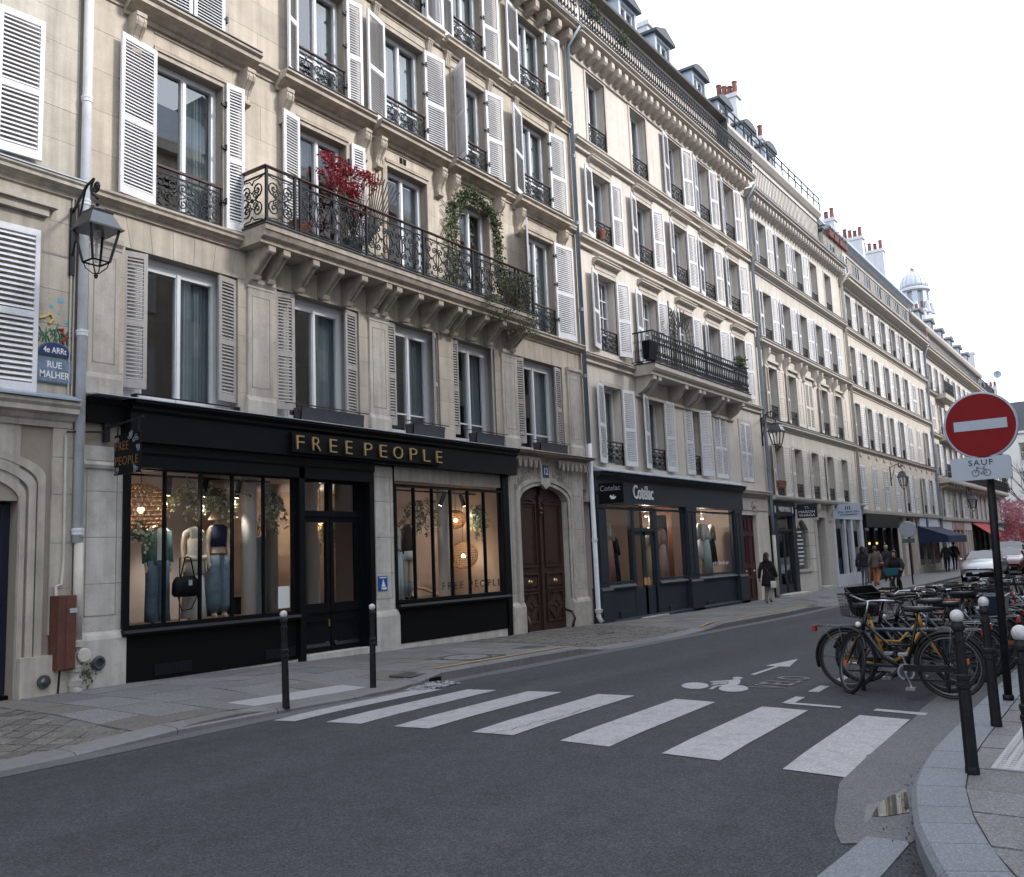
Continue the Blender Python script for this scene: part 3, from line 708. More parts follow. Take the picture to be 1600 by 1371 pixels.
# setts laid diagonally on the driveway of the blue door
for i in range(-4, 16):
    for j in range(-22, 24):
        a = (i + j) * .155; b = (i - j) * .155
        u0, v0 = i * .27, j * .19
        c45, s45 = math.cos(R(38)), math.sin(R(38))
        cx = 3.0 + u0 * c45 - v0 * s45; cy = -1.9 + u0 * s45 + v0 * c45
        if not (2.6 < cx < 5.42 and kf(cx) + .38 < cy < -.04): continue
        q = [(-.125, -.085), (.125, -.085), (.125, .085), (-.125, .085)]
        q = [(cx + p * c45 - r_ * s45, cy + p * s45 + r_ * c45) for p, r_ in q]
        slab('sett', 'sett', SIDE, q, sw, .05, 0, .006)
# setts of the carriage entrance to number 12 (too many to pick apart): one part
st = MB(); x = 14.85
while x < 19.85:
    y = -.05 - rn.uniform(0, .15)
    while y > kf(x) + .33:
        q = [(x + .006, y - .2), (x + .125, y - .2), (x + .125, y), (x + .006, y)]; d = rn.uniform(-.006, .006)
        st.add([(a, b, sw(a, b) + d) for a, b in q] + [(a, b, sw(a, b) - .03) for a, b in q], [(0, 1, 2, 3), (1, 0, 4, 5), (2, 1, 5, 6), (3, 2, 6, 7), (0, 3, 7, 4)]); y -= .212
    x += .132
st.build('setts', 'sett', SIDE, kind='stuff')
st = MB(); x = 33.55
while x < 66:
    y = -.05
    while y > kf(x) + .33:
        ln = rn.uniform(.7, 1.2); q = [(x + .006, max(y - ln, kf(x) + .31)), (x + .6, max(y - ln, kf(x) + .31)), (x + .6, y - .008), (x + .006, y - .008)]
        st.add([(a, b, sw(a, b)) for a, b in q], [(0, 1, 2, 3)]); y -= ln
    x += .608
st.build('paving_slabs', 'paving', SIDE, kind='stuff')
# left kerb stones
KERB = SIDE
def kerb_stone(parent, x0, x1, mat='kerb'):
    mb = MB(); V = []
    for x in (x0 + .006, x1 - .006):
        f = kf(x); zt = zr(x, f) + hk(x); V += [(x, f + .30, zt + .012), (x, f + .03, zt), (x, f, zt - .025), (x, f, zs(x) - .35), (x, f + .30, zs(x) - .35)]
    mb.add(V, [(0, 1, 6, 5), (1, 2, 7, 6), (2, 3, 8, 7), (0, 4, 3, 2, 1)[::-1], (5, 6, 7, 8, 9)[::-1], (4, 0, 5, 9)])
    return mb.build('kerb_stone', mat, parent)
x = 1.2
while x < 62:
    ln = rn.uniform(1.0, 1.35) if x < 40 else 2.4
    for cut in (10.2, 14.25):
        if x < cut - .3 < x + ln: ln = cut - x
    kerb_stone(KERB, x, x + ln); x += ln
# yellow line painted on the raised kerb
def yellow(x0, x1):
    n = max(2, int((x1 - x0) / .5)); P_ = [x0 + (x1 - x0) * i / n for i in range(n + 1)]
    o = ribbon('yellow_line', 'yellow_paint', [(x, kf(x) + .26) for x in P_], [(x, kf(x) + .17) for x in P_], .018, None, lambda a, b: zr(a, kf(a)) + hk(a))
    o.data.transform(Matrix.Translation((0, 0, .0))); tag(o, 'yellow painted line on the raised kerb', None, kind='structure'); return o
yellow(10.3, 14.9); yellow(20.2, 29.6); yellow(37.5, 47)
# --------- right pavement
KO = [(2.6, -16.0), (2.75, -13.6), (3.0, -12.7), (3.35, -12.0), (3.8, -11.5), (4.2, -11.22), (4.62, -11.02), (5.01, -10.88), (5.35, -10.77), (5.68, -10.69), (6.15, -10.59), (6.65, -10.53), (7.2, -10.49), (8.35, -10.46), (9.6, -10.43), (11, -10.4), (12.4, -10.38), (14, -10.37)] + [(14 + 1.4 * i, -10.37) for i in range(1, 30)]
def nrm(i):
    a = Vector(KO[max(0, i - 1)]); b = Vector(KO[min(len(KO) - 1, i + 1)]); d = (b - a).normalized(); return Vector((d.y, -d.x))
KI = [tuple(Vector(KO[i]) + nrm(i) * .30) for i in range(len(KO))]
rz_ = lambda x, y: zs(x) + .015
rb = MB()
for a in KI: rb.v += [(a[0], a[1], rz_(*a) - .012), (a[0] if a[0] > 4 else 4, min(a[1], -16), rz_(*a) - .012), (a[0], a[1], -.6)]
for i in range(len(KI) - 1): rb.face(3 * i, 3 * i + 1, 3 * i + 4, 3 * i + 3); rb.face(3 * i + 2, 3 * i, 3 * i + 3, 3 * i + 5)
SIDER = tag(rb.build('pavement', 'joint'), 'corner pavement with bollards and the no-entry post', None, kind='structure')
i = 1
while i < len(KO) - 1:
    j = i + 1
    o_, o2, i_, i2 = KO[i], KO[j], KI[i], KI[j]; mb = MB()
    def lerp(a, b, t): return (a[0] + (b[0] - a[0]) * t, a[1] + (b[1] - a[1]) * t)
    V = []
    for t in (.008, .992):
        o3, i3 = lerp(o_, o2, t), lerp(i_, i2, t); c3 = lerp(o3, i3, .1); z = rz_(*o3)
        V += [(i3[0], i3[1], z + .006), (c3[0], c3[1], z), (o3[0], o3[1], z - .03), (o3[0], o3[1], z - .4), (i3[0], i3[1], z - .4)]
    mb.add(V, [(0, 1, 6, 5), (1, 2, 7, 6), (2, 3, 8, 7), (0, 4, 3, 2, 1)[::-1], (5, 6, 7, 8, 9)[::-1], (4, 0, 5, 9)])
    mb.build('kerb_stone', 'granite', SIDER, smooth=False); i = j
# granite threshold laid flush across the side street, and the slabs of the corner
for a, b in ((-3.0, -1.6), (-1.6, -.1), (-.1, 1.3), (1.3, 2.8), (2.8, 4.35), (4.35, 5.46)):
    slab('threshold_stone', 'granite', SIDER, [(a + .006, -10.70), (b - .006, -10.72 if b > 5 else -10.70), (b - .006, -10.49 if b > 5 else -10.42), (a + .006, -10.42)], zr, .05, .008, 0)
x = 4.0
while x < 22:
    wd = rn.uniform(.5, .8); ki = lambda xx: interp(xx, sorted([(p[0], p[1]) for p in KI if p[0] > 3.5])) - .006
    y = min(ki(x), ki(x + wd)) if x > 6.2 else ki(x)
    q = [(x + .008, y - .5), (x + wd - .008, y - .5), (x + wd - .008, ki(x + wd)), (x + .008, ki(x))]
    slab('paving_slab', 'paving', SIDER, q, rz_, .06); y -= .5
    while y > -13.5:
        ln = rn.uniform(.4, .75); slab('paving_slab', rn.choice(['paving', 'paving_warm']), SIDER, [(x + .008, y - ln), (x + wd - .008, y - ln), (x + wd - .008, y - .012), (x + .008, y - .012)], rz_, .06); y -= ln
    x += wd
# --------- road markings
MK = 0
def mark(name, mat, polys, label, cat='road marking', dz=.0065, group=None):
    mb = MB()
    for P_ in polys:
        o = len(mb.v); mb.v += [(p.x, p.y, zr(p.x, p.y) + dz) for p in P_]; mb.face(*range(o, o + len(P_)))
    o = mb.build(name, mat); tag(o, label, None, group, 'structure'); return o
Z = [[(426, 1126.8), (461, 1128), (691, 1078), (651, 1078)], [(509, 1129.3), (564, 1132), (776, 1079.3), (731, 1078)], [(615, 1136), (671, 1139.5), (878, 1082.5), (825, 1081)], [(737, 1145), (802, 1150), (992, 1088), (934, 1085.5)], [(875, 1158.5), (952, 1168), (1118, 1098), (1055, 1093)], [(1034, 1178.5), (1125, 1190), (1263, 1111), (1191, 1105)], [(1223, 1203), (1321, 1216), (1422, 1125.5), (1343, 1118.5)]]
zn = ['zebra stripe beside the left gutter', 'second zebra stripe from the left kerb', 'third zebra stripe from the left kerb', 'middle zebra stripe with a long crack', 'fifth zebra stripe from the left kerb', 'sixth zebra stripe, wide and pale', 'worn zebra stripe next to the right gutter']
for P_, lb in zip(Z, zn):
    q = [atR(*p) for p in P_]; n = 8; pts = []
    pts = [q[0] + (q[1] - q[0]) * t for t in (0, 1)] + [q[1] + (q[2] - q[1]) * i / n for i in range(1, n)] + [q[2], q[3]] + [q[3] + (q[0] - q[3]) * i / n for i in range(1, n)]
    tot = len(pts); mb = MB()
    L_ = [q[0] + (q[3] - q[0]) * i / n for i in range(n + 1)]; R_ = [q[1] + (q[2] - q[1]) * i / n for i in range(n + 1)]
    for a, b in zip(L_, R_): mb.v += [(a.x, a.y, zr(a.x, a.y) + .006), (b.x, b.y, zr(b.x, b.y) + .006)]
    for i in range(n): mb.face(2 * i, 2 * i + 1, 2 * i + 3, 2 * i + 2)
    tag(mb.build('zebra_stripe', 'road_paint'), lb, None, None, 'structure')
cc = lambda x, y: atR(980 + x * .2125, 980 + y * .2125)
def ell(x, y, rx, ry, n=22): return [cc(x + rx * math.cos(2 * math.pi * i / n), y - ry * math.sin(2 * math.pi * i / n)) for i in range(n)]
mark('cycle_symbol', 'road_paint', [ell(500, 435, 100, 24), ell(782, 455, 109, 25), ell(812, 378, 38, 8), [cc(*p) for p in ((612, 403), (752, 394), (748, 404), (616, 411))],
     [cc(*p) for p in ((735, 431), (752, 394), (800, 386), (834, 390), (829, 418), (800, 434))], [cc(*p) for p in ((740, 434), (665, 440), (630, 460), (598, 460), (640, 436), (735, 424))], [cc(*p) for p in ((737, 420), (660, 424), (612, 431), (640, 414), (740, 409))]], 'white painted cyclist on the road ahead of the zebra')
mark('arrow_marking', 'road_paint', [[cc(*p) for p in ((905, 352), (1085, 293), (1122, 293), (940, 355))], [cc(*p) for p in ((1016, 288), (1257, 237), (1192, 296))]], 'white arrow painted on the road')
mark('bay_line', 'road_paint', [[cc(*p) for p in ((1135, 563), (1240, 515), (1310, 520), (1232, 560))], [cc(*p) for p in ((1232, 560), (1577, 589), (1565, 601), (1205, 571), (1150, 565))]], 'white corner line of the cycle parking bay')
mark('bay_line', 'road_paint', [[cc(*p) for p in ((1328, 478), (1420, 434), (1486, 440), (1407, 484))]], 'short white dash of the cycle bay edge')
mark('bay_line', 'road_paint', [[atR(*p) for p in ((1364, 1111.5), (1370, 1108.5), (1450, 1115.5), (1446, 1119))]], 'white line between the worn zebra stripe and the bikes')
mark('bay_line', 'road_paint', [[atR(*p) for p in ((1300, 1066), (1318, 1057), (1330, 1058), (1312, 1067))]], 'white dash half hidden behind the front wheel')
me = text_mesh('VELO', 1.25, .42, .001, .012, 1.25)
for v in me.vertices: v.co = (v.co.x, v.co.z, 0)
a = atR(1221, 1078); me.materials.append(MATS['road_paint_old'])
for v in me.vertices: v.co.z = zr(a.x + v.co.x, a.y + v.co.y) - zr(a.x, a.y)
o = obj('cycle_lettering', me, None, (a.x, a.y, zr(a.x, a.y) + .008)); tag(o, 'worn letters VELO painted beside the cycle bay', None, None, 'structure')
for k, P_ in enumerate((((1497, 908), (1503, 908), (1503, 914), (1497, 914)), ((1512, 913), (1530, 908), (1534, 908.5), (1516, 914)))):
    mark('bay_line', 'yellow_paint', [[atR(*p) for p in P_]], ('yellowish bay dash in front of the silver car', 'yellowish slanting bay line in front of the silver car')[k])
# cracks and tar seams in the asphalt
for k, (pts, wd, lb) in enumerate((([(757, 1150), (800, 1141), (835, 1130), (870, 1122), (905, 1112), (925, 1104)], .012, 'long crack through the middle zebra stripe'), ([(1000, 1050), (1100, 1030), (1200, 1008), (1290, 990)], .012, 'tar seam running along the carriageway'))):
    q = []; rc = random.Random(k)
    for a, b in zip(pts, pts[1:]):
        for t_ in range(6): q.append(atR(a[0] + (b[0] - a[0]) * t_ / 6, a[1] + (b[1] - a[1]) * t_ / 6 + rc.uniform(-1.6, 1.6)))
    mb = MB()
    for p in q: h_ = wd * rc.uniform(.3, 1); mb.v += [(p.x, p.y - h_ / 2, zr(p.x, p.y) + .0085), (p.x + rc.uniform(-.01, .01), p.y + h_ / 2, zr(p.x, p.y) + .0085)]
    for i in range(len(q) - 1): mb.face(2 * i, 2 * i + 2, 2 * i + 3, 2 * i + 1)
    tag(mb.build('asphalt_crack', 'black_flat'), lb, None, None, 'structure')
# puddle, wet rim and litter at the right gutter
pu = [(1362, 1278), (1374, 1258), (1392, 1246), (1416, 1240), (1419, 1254), (1421, 1272), (1400, 1276), (1380, 1279)]
mb = MB(); q = [atR(*p) for p in pu]; mb.add([(p.x, p.y, zr(p.x, p.y) + .011) for p in q], [tuple(range(len(q)))]); tag(mb.build('puddle', 'water'), 'small puddle mirroring the houses in the gutter', None, None, 'structure')
rim = [(1350, 1283), (1353, 1272), (1352, 1264), (1361, 1258), (1366, 1252), (1378, 1249), (1386, 1243), (1396, 1241), (1404, 1237), (1416, 1233), (1417, 1241), (1393, 1247), (1375, 1259), (1363, 1279), (1352, 1289)]
mb = MB(); q = [atR(*p) for p in rim]; mb.add([(p.x, p.y, zr(p.x, p.y) + .0085) for p in q], [tuple(range(len(q)))]); tag(mb.build('dried_silt', 'wet_dirt'), 'pale dried silt around the puddle', None, None, 'structure')
mb = MB(); rn2 = random.Random(5)
for k in range(60):
    t = rn2.random(); i = rn2.randrange(6, 13); p = Vector(KO[i]).lerp(Vector(KO[i + 1]), t) - nrm(i) * abs(rn2.gauss(.02, .05)); s = rn2.uniform(.003, .009)
    mb.obox((p.x, p.y, zr(p.x, p.y) + .01), (s, s * .4, .003), (-s * .3, s * .6, 0), (0, 0, .003))
tag(mb.build('leaf_litter', 'bark'), 'bits of leaves and grit along the granite kerb', None, None, 'stuff')
# tactile strips
def tactile(x0, x1, y0, y1, zf, label):
    mb = MB(); n = 8; mb.add([(x, y, zf(x, y) + .012) for x, y in ((x0, y0), (x1, y0), (x1, y1), (x0, y1))] + [(x, y, zf(x, y) - .03) for x, y in ((x0, y0), (x1, y0), (x1, y1), (x0, y1))], [(0, 1, 2, 3), (1, 0, 4, 5), (2, 1, 5, 6), (3, 2, 6, 7), (0, 3, 7, 4)])
    t = mb.build('tactile_strip', 'tactile'); tag(t, label, 'tactile paving'); st = MB()
    for i in range(int((x1 - x0) / .065)):
        for j in range(int((y1 - y0) / .065)):
            cx, cy = x0 + .035 + i * .065, y0 + .035 + j * .065; st.lathe([(.02, 0), (.019, .004), (.012, .007)], (cx, cy, zf(cx, cy) + .010), 6)
    st.build('studs', 'tactile', t, kind='stuff')
tactile(7.0, 8.85, -3.36, -2.86, sw, 'white studded tactile strip between the two left bollards')
tactile(6.75, 8.5, -11.42, -10.95, rz_, 'white studded tactile strip beside the right bollards')
# manholes, drain and plastic bag
def manhole(cx, cy, r, label, square=False):
    t = thing('manhole_cover', label, 'manhole', (cx, cy, sw(cx, cy)))
    if square: MB().box(cx - r, cx + r, cy - r * .6, cy + r * .6, sw(cx, cy) - .02, sw(cx, cy) + .008).build('cover_plate', 'cast_iron', t, bevel=.004)
    else:
        mb = MB(); mb.lathe([(r * .9, 0), (r * .9, .006), (r, .006), (r, .010), (r * 1.04, .010), (r * 1.04, 0)], (cx, cy, sw(cx, cy)), 28); mb.build('cover_ring', 'cast_iron', t)
        MB().lathe([(r * .88, 0), (r * .88, .007), (.001, .007)], (cx, cy, sw(cx, cy)), 28).build('cover_plate', 'paving', t)
        f = MB(); s = r * 1.12
        for a, b in (((-s, -s), (s, -s)), ((s, -s), (s, s)), ((s, s), (-s, s)), ((-s, s), (-s, -s))): f.bar((cx + a[0], cy + a[1], sw(cx + a[0], cy + a[1]) + .003), (cx + b[0], cy + b[1], sw(cx + b[0], cy + b[1]) + .003), .02, .01)
        f.box(cx - .04, cx + .04, cy - .04, cy + .04, sw(cx, cy) + .004, sw(cx, cy) + .01); f.build('cover_frame', 'cast_iron', t)
manhole(12.0, -2.5, .42, 'round manhole cover in a square frame set in the slabs')
manhole(13.9, -2.45, .3, 'small square iron cover behind the yellow line', True)
manhole(17.6, -1.9, .24, 'small iron cover in front of the carved wooden doors', True)
t = thing('storm_drain', 'dark storm drain inlet in the kerb behind the plastic bag', 'drain', (9.9, -3.5, -.1))
MB().box(9.62, 10.12, -3.40, -3.0, sw(9.9, -3.2) - .02, sw(9.9, -3.2) + .012).build('drain_cover', 'cast_iron', t, bevel=.005)
MB().box(9.66, 10.1, kf(9.9) - .012, kf(9.9) + .1, zr(9.9, -3.5) - .02, zr(9.9, -3.5) + .075).build('inlet_mouth', 'black_flat', t)
mb = MB(); rb_ = random.Random(12); n = 22; m_ = 12
for i in range(n):
    for j in range(m_):
        u, v = i / (n - 1), j / (m_ - 1); h = .06 * (math.sin(math.pi * u) ** .6) * (math.sin(math.pi * v) ** .6)
        mb.v.append((9.2 + u * .75 + .05 * rb_.uniform(-1, 1), kf(9.4) - .36 + v * .32 + .04 * rb_.uniform(-1, 1), zr(9.5, -3.7) + .015 + h * rb_.uniform(.35, 1.1)))
for i in range(n - 1):
    for j in range(m_ - 1):
        a = i * m_ + j; mb.face(a, a + m_, a + m_ + 1, a + 1)
tag(mb.build('plastic_sheet', 'plastic_bag'), 'crumpled clear plastic sheet lying in the gutter', 'plastic sheet')
# ------------------------------------------------------------------ building with the black fashion shop (number 12)
B1 = thing('corner_apartment_house', 'beige stone apartment house with white shutters above the black fashion shop', 'building', (6.75, 0, 0))
X0, X1 = 6.75, 20.45
O1 = [(7.38, 9.41), (10.22, 12.21), (13.02, 14.58), (15.06, 16.58), (17.48, 19.5)]
O2 = [(7.83, 9.08), (10.72, 11.92), (13.06, 14.3), (15.38, 16.52), (18.06, 19.3)]
ops = [(a, b, 4.0, 6.3) for a, b in O1] + [(a, b, 7.05, 9.52) for a, b in O2] + [(a, b, 10.3, 12.55) for a, b in O2] + [(a, b, 13.26, 15.38) for a, b in O2]
wall_slab(X0, X1, 3.2, 19.2, ops, .014, .34).build('wall', 'mortar', B1)
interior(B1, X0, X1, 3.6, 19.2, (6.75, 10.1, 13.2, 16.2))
# ashlar: every course cut at the openings
rs = random.Random(11)
def courses(z0, z1, n): return [(z0 + (z1 - z0) * i / n, z0 + (z1 - z0) * (i + 1) / n) for i in range(n)]
CS = courses(3.9, 6.3, 5) + courses(6.3, 6.78, 1) + courses(7.0, 9.52, 4) + courses(9.52, 10.1, 1) + courses(10.3, 12.55, 4) + courses(12.55, 12.9, 1) + courses(13.2, 15.38, 3) + courses(15.38, 15.75, 1)
def ashlar(parent, mat, x0, x1, cs, ops, maxw=1.25, gap=.0022):
    for k, (za, zb) in enumerate(cs):
        cut = sorted([o for o in ops if o[2] < (za + zb) / 2 < o[3]]); x = x0; segs = []
        for o in cut:
            if o[0] > x: segs.append((x, o[0]))
            x = o[1]
        if x < x1: segs.append((x, x1))
        for a, b in segs:
            n = max(1, round((b - a) / maxw)) if k % 2 else max(1, math.ceil((b - a - .25) / maxw))
            c = [a + (b - a) * i / n + (rs.uniform(-.12, .12) if 0 < i < n else 0) for i in range(n + 1)]
            for p, q in zip(c, c[1:]):
                d = rs.uniform(-.0015, .0015)
                blk('stone_block', mat, parent, p + (gap if p > a + .01 else 0), q - (gap if q < b - .01 else 0), d, .016, za + gap, zb - gap)
LINT = (6.3, 6.78)
ashlar(B1, 'b1_stone', X0, X1, [c for c in CS if c != LINT], ops)
# flat arches over the first-floor windows: slanted voussoirs
for a, b in ((X0, 10.0), (10.0, 12.75), (12.75, 16.9), (16.9, X1)):
    n = round((b - a) / .36); cx = (a + b) / 2
    for i in range(n):
        p, q = a + (b - a) * i / n, a + (b - a) * (i + 1) / n; sl = .16
        f = lambda x: (x - cx) / (b - a) * 2 * sl * (0 if x in (a, b) else 1)
        MB().prismY([(p + .003, 6.303), (q - .003, 6.303), (q - .003 + f(q), 6.777), (p + .003 + f(p), 6.777)], rs.uniform(-.001, .001), .016).build('voussoir', 'b1_stone', B1)
# pilasters of the first floor
def pilaster(x0, x1, z0=3.98, z1=6.3):
    mb = MB(); mb.box(x0, x1, -.05, .01, z0 + .35, z1 - .12); mb.box(x0 - .03, x1 + .03, -.085, .01, z0, z0 + .28); mb.prismX([(.01, z0 + .28), (-.085, z0 + .28), (-.05, z0 + .36), (.01, z0 + .36)], x0 - .03, x1 + .03)
    mb.prismX([(.01, z1 - .12), (-.06, z1 - .12), (-.06, z1 - .08), (-.10, z1 - .03), (-.10, z1 + .04), (.01, z1 + .04)], x0 - .02, x1 + .02)
    o = mb.build('pilaster', 'b1_trim' if 0 else 'b1_low', B1)
    g_ = MB(); a, b, c, d = x0 + .07, x1 - .07, z0 + .5, z1 - .25
    for bx in ((a, b, c, c + .014), (a, b, d - .014, d), (a, a + .014, c, d), (b - .014, b, c, d)): g_.box(bx[0], bx[1], -.053, -.049, bx[2], bx[3])
    g_.build('panel_groove', 'mortar', o)
for a, b in ((6.80, 7.28), (9.58, 10.1), (12.45, 12.95), (16.8, 17.36), (19.68, 20.3)): pilaster(a, b)
# string courses, hoods and cornices
cornice(B1, 'string_course', 'b1_trim', X0, 9.42, 6.78, 7.01, .2); cornice(B1, 'string_course', 'b1_trim', 17.3, X1, 6.78, 7.01, .2)
cornice(B1, 'string_course', 'b1_trim', X0, X1, 10.06, 10.28, .16); cornice(B1, 'string_course', 'b1_trim', X0, X1, 12.95, 13.2, .16)
HOOD = [(7.28, 9.66), (10.2, 12.5), (12.62, 14.84), (14.98, 17.0), (17.55, 19.86)]
CON = console_mesh(.17, .62, .26)
for k, ((a, b), (oa, ob)) in enumerate(zip(HOOD, O2)):
    h = cornice(B1, 'window_hood', 'b1_trim', a, b, 9.96, 10.27, .36)
    MB().box(a + .02, b - .02, -.375, -.02, 10.272, 10.288).build('hood_weathering', 'cast_iron', h)
    for x in (a + .16, b - .16): placed('console', CON, 'b1_trim', B1, (x, 0, 9.96))
    fr = MB(); fr.box(oa - .12, oa, -.045, .012, 7.05, 9.6); fr.box(ob, ob + .12, -.045, .012, 7.05, 9.6); fr.box(oa - .0, ob + .0, -.045, .012, 9.52, 9.6); fr.box(oa - .05, ob + .05, -.07, .012, 9.6, 9.64)
    fr.box(oa - .02, ob + .02, -.02, -.0, 9.68, 9.70); fr.box(oa - .02, ob + .02, -.02, -.0, 9.9, 9.92)
    fr.build('window_surround', 'b1_trim', B1)
    # third floor: fluted brackets, architrave, sill string
    fr = MB(); fr.box(oa - .12, oa, -.045, .012, 10.3, 12.63); fr.box(ob, ob + .12, -.045, .012, 10.3, 12.63); fr.box(oa, ob, -.045, .012, 12.55, 12.63)
    for x in (oa - .22, ob + .22):
        for dx in (-.055, 0, .055): fr.prismX([(.01, 12.92), (-.10, 12.92), (-.10, 12.87), (-.075, 12.8), (-.045, 12.6), (.01, 12.58)], x + dx - .02, x + dx + .02)
        fr.box(x - .1, x + .1, -.11, .01, 12.9, 12.94)
    fr.box(oa - .1, ob + .1, -.02, .0, 12.68, 12.70); fr.box(oa - .1, ob + .1, -.02, .0, 12.86, 12.88); fr.build('window_surround', 'b1_trim', B1)
    cornice(B1, 'window_hood', 'b1_trim', a, b, 12.94, 13.225, .27)
    fr = MB(); fr.box(oa - .12, oa, -.045, .012, 13.26, 15.5); fr.box(ob, ob + .12, -.045, .012, 13.26, 15.5); fr.box(oa, ob, -.045, .012, 15.38, 15.5); fr.box(oa - .05, ob + .05, -.07, .012, 15.5, 15.56); fr.build('window_surround', 'b1_trim', B1)
for x in (13.6, 16.02): # small paired vents in the friezes
    MB().box(x - .11, x - .02, -.006, .01, 9.73, 9.86).box(x + .0, x + .09, -.006, .01, 9.73, 9.86).build('vent', 'black_flat', B1)
cornice(B1, 'roof_cornice', 'b1_trim', X0, X1 + .1, 15.72, 15.98, .6, cap='zinc')
MC = modillion_mesh(.17, .3, .42)
xx = X0 + .2
while xx < X1: placed('modillion', MC, 'b1_trim', B1, (xx, 0, 15.74)); xx += .55
MB().box(X0, X1, .9, 1.2, 16.28, 18.9).build('attic_wall', 'b1_stone', B1)
MB().add([(X0, .7, 18.9), (X1, .7, 18.9), (X1, 4, 21.8), (X0, 4, 21.8), (X0, 5, 18.9), (X1, 5, 18.9)], [(0, 1, 2, 3), (3, 2, 5, 4), (0, 3, 4), (1, 5, 2), (0, 4, 5, 1)]) if 0 else None
mb = MB(); mb.add([(X0, .7, 18.9), (X1, .7, 18.9), (X1, 4, 21.8), (X0, 4, 21.8), (X0, 5, 18.9), (X1, 5, 18.9)], [(0, 1, 2, 3), (3, 2, 5, 4), (0, 3, 4), (1, 5, 2), (0, 4, 5, 1)]); mb.build('roof', 'zinc', B1)
def rail_run(parent, x0, x1, z, h, y, unit=.16, mat='iron', panel=2.2, ends=()):
    n = max(1, round((x1 - x0) / panel)); w = (x1 - x0) / n; key = ('rr', round(w, 3), round(h, 2), unit, mat)
    if key not in CACHE:
        mb = MB(); k = round(w / unit); u = w / k
        mb.box(0, w, -.015, .015, .05, .075); mb.box(0, w, -.022, .022, h - .035, h); mb.box(0, w, -.012, .012, h - .16, h - .145)
        for i in range(k):
            xx = u * i; mb.box(xx - .014, xx + .014, -.012, .012, .05, h - .03)
            mb.tube(spiral(xx + u / 2, h * .3, u * .38, 1.2, math.pi / 2, 1, n=9), .0145, 3); mb.tube(spiral(xx + u / 2, h * .62, u * .38, 1.2, -math.pi / 2, -1, n=9), .0145, 3)
            mb.box(xx + u / 2 - .01, xx + u / 2 + .01, -.01, .01, .05, h * .2); mb.box(xx + u / 2 - .01, xx + u / 2 + .01, -.01, .01, h * .72, h - .15)
        me = mb.mesh('railing_panel'); me.materials.append(MATS[mat]); CACHE[key] = me
    for i in range(n): obj('railing_panel', CACHE[key], parent, (x0 + w * i, y, z))
rail_run(B1, X0, X1, 16.0, .9, -.48)
# windows
cu = lambda a, b, m='curtain': (m, a, b)
W1 = [(7.7, 9.12), (10.56, 11.9), (13.16, 14.42), (15.2, 16.44), (17.66, 19.16)]
C1 = [cu(.62, .97), cu(.52, .97), cu(.6, .97), cu(.52, .97), cu(.55, .97)]
for (a, b), (oa, ob), c in zip(W1, O1, C1):
    fr = MB(); fr.box(oa, a, .2, .3, 4.0, 6.3); fr.box(b, ob, .2, .3, 4.0, 6.3); fr.box(a, b, .2, .3, 6.2, 6.3); fr.build('window_lining', 'window_grey', B1)
    window(B1, a, b, 4.03, 6.2, .24, (.17,) if a > 13 else (), curtain=c)
SW = [(.33, .38), (.36, .36), (.22, .26), (.17, .2), (.25, .38)]
for k, ((oa, ob), (wl, wr)) in enumerate(zip(O1, SW)):
    md = 'slats' if k == 0 else 'stuff'
    shutter(B1, oa + .005, 4.2, 6.27, [.36, .38, .22, .19, .24][k], -1, [12, 12, 9, 8, 20][k], 'shutter_grey', .06, md, .055)
    shutter(B1, ob - .005, 4.2, 6.27, [.38, .36, .3, .28, .38][k], 1, [8, 8, 28, 34, 10][k], 'shutter_grey', .06, md, .055)
FLO = [(7.05, 9.52, (), [cu(.55, .95), cu(.04, .45), cu(.55, .96), cu(.04, .4), cu(.5, .96)]), (10.3, 12.55, (.3,), [None, cu(.5, .96), cu(.04, .96), cu(.6, .96), cu(.5, .96)]), (13.26, 15.38, (.3,), [None, None, None, cu(.65, .95), cu(.65, .95)])]  # some upper-floor curtains are added to make the panes paler
for z0, z1, bars, cs in FLO:
    for (a, b), c in zip(O2, cs): window(B1, a, b, z0, z1, .2, bars, curtain=c)
for k, (a, b) in enumerate(O2):
    if k in (0, 4): guard(B1, a, b, 7.06, .7, -.0)
    guard(B1, a, b, 10.31, .74, -.03); guard(B1, a, b, 13.27, .7, -.03)
def pair(z0, z1, k, tl, tr, ml='stuff', mr='stuff', w=None):
    a, b = O2[k]; w = w or (b - a) / 2
    if tl is not None: shutter(B1, a - .01, z0, z1, w, -1, tl, mode=ml, y=-.06)
    if tr is not None: shutter(B1, b + .01, z0, z1, w, 1, tr, mode=mr, y=-.06)
pair(7.06, 9.58, 0, 173, None, 'slats', w=.64); shutter(B1, O2[0][1] + .03, 7.06, 9.6, .34, 1, 174, y=-.08, mode='slats')
shutter(B1, O2[1][0] - .02, 7.06, 9.6, .42, -1, 172, y=-.08, mode='slats'); shutter(B1, O2[1][1] + .1, 7.06, 9.6, .33, 1, 174, y=-.08)
pair(7.06, 9.58, 4, 145, 174, w=.78)
pair(10.32, 12.6, 0, 2, 2); shutter(B1, O2[1][0] - .02, 10.32, 12.6, .36, -1, 160, y=-.07, mode='slats'); shutter(B1, O2[1][1] + .02, 10.32, 12.6, .38, 1, 172, y=-.08, mode='slats')
pair(10.32, 12.6, 2, 170, 174); pair(10.32, 12.6, 3, 119, 171); pair(10.32, 12.6, 4, 164, 173, w=.66)
pair(13.27, 15.42, 0, 170, 172); pair(13.27, 15.42, 1, 170, 172); pair(13.27, 15.42, 2, 172, 172); pair(13.27, 15.42, 3, 174, 172); pair(13.27, 15.42, 4, 172, 172); shutter(B1, O2[3][0] - .6, 13.27, 15.42, .5, -1, 170, y=-.09)
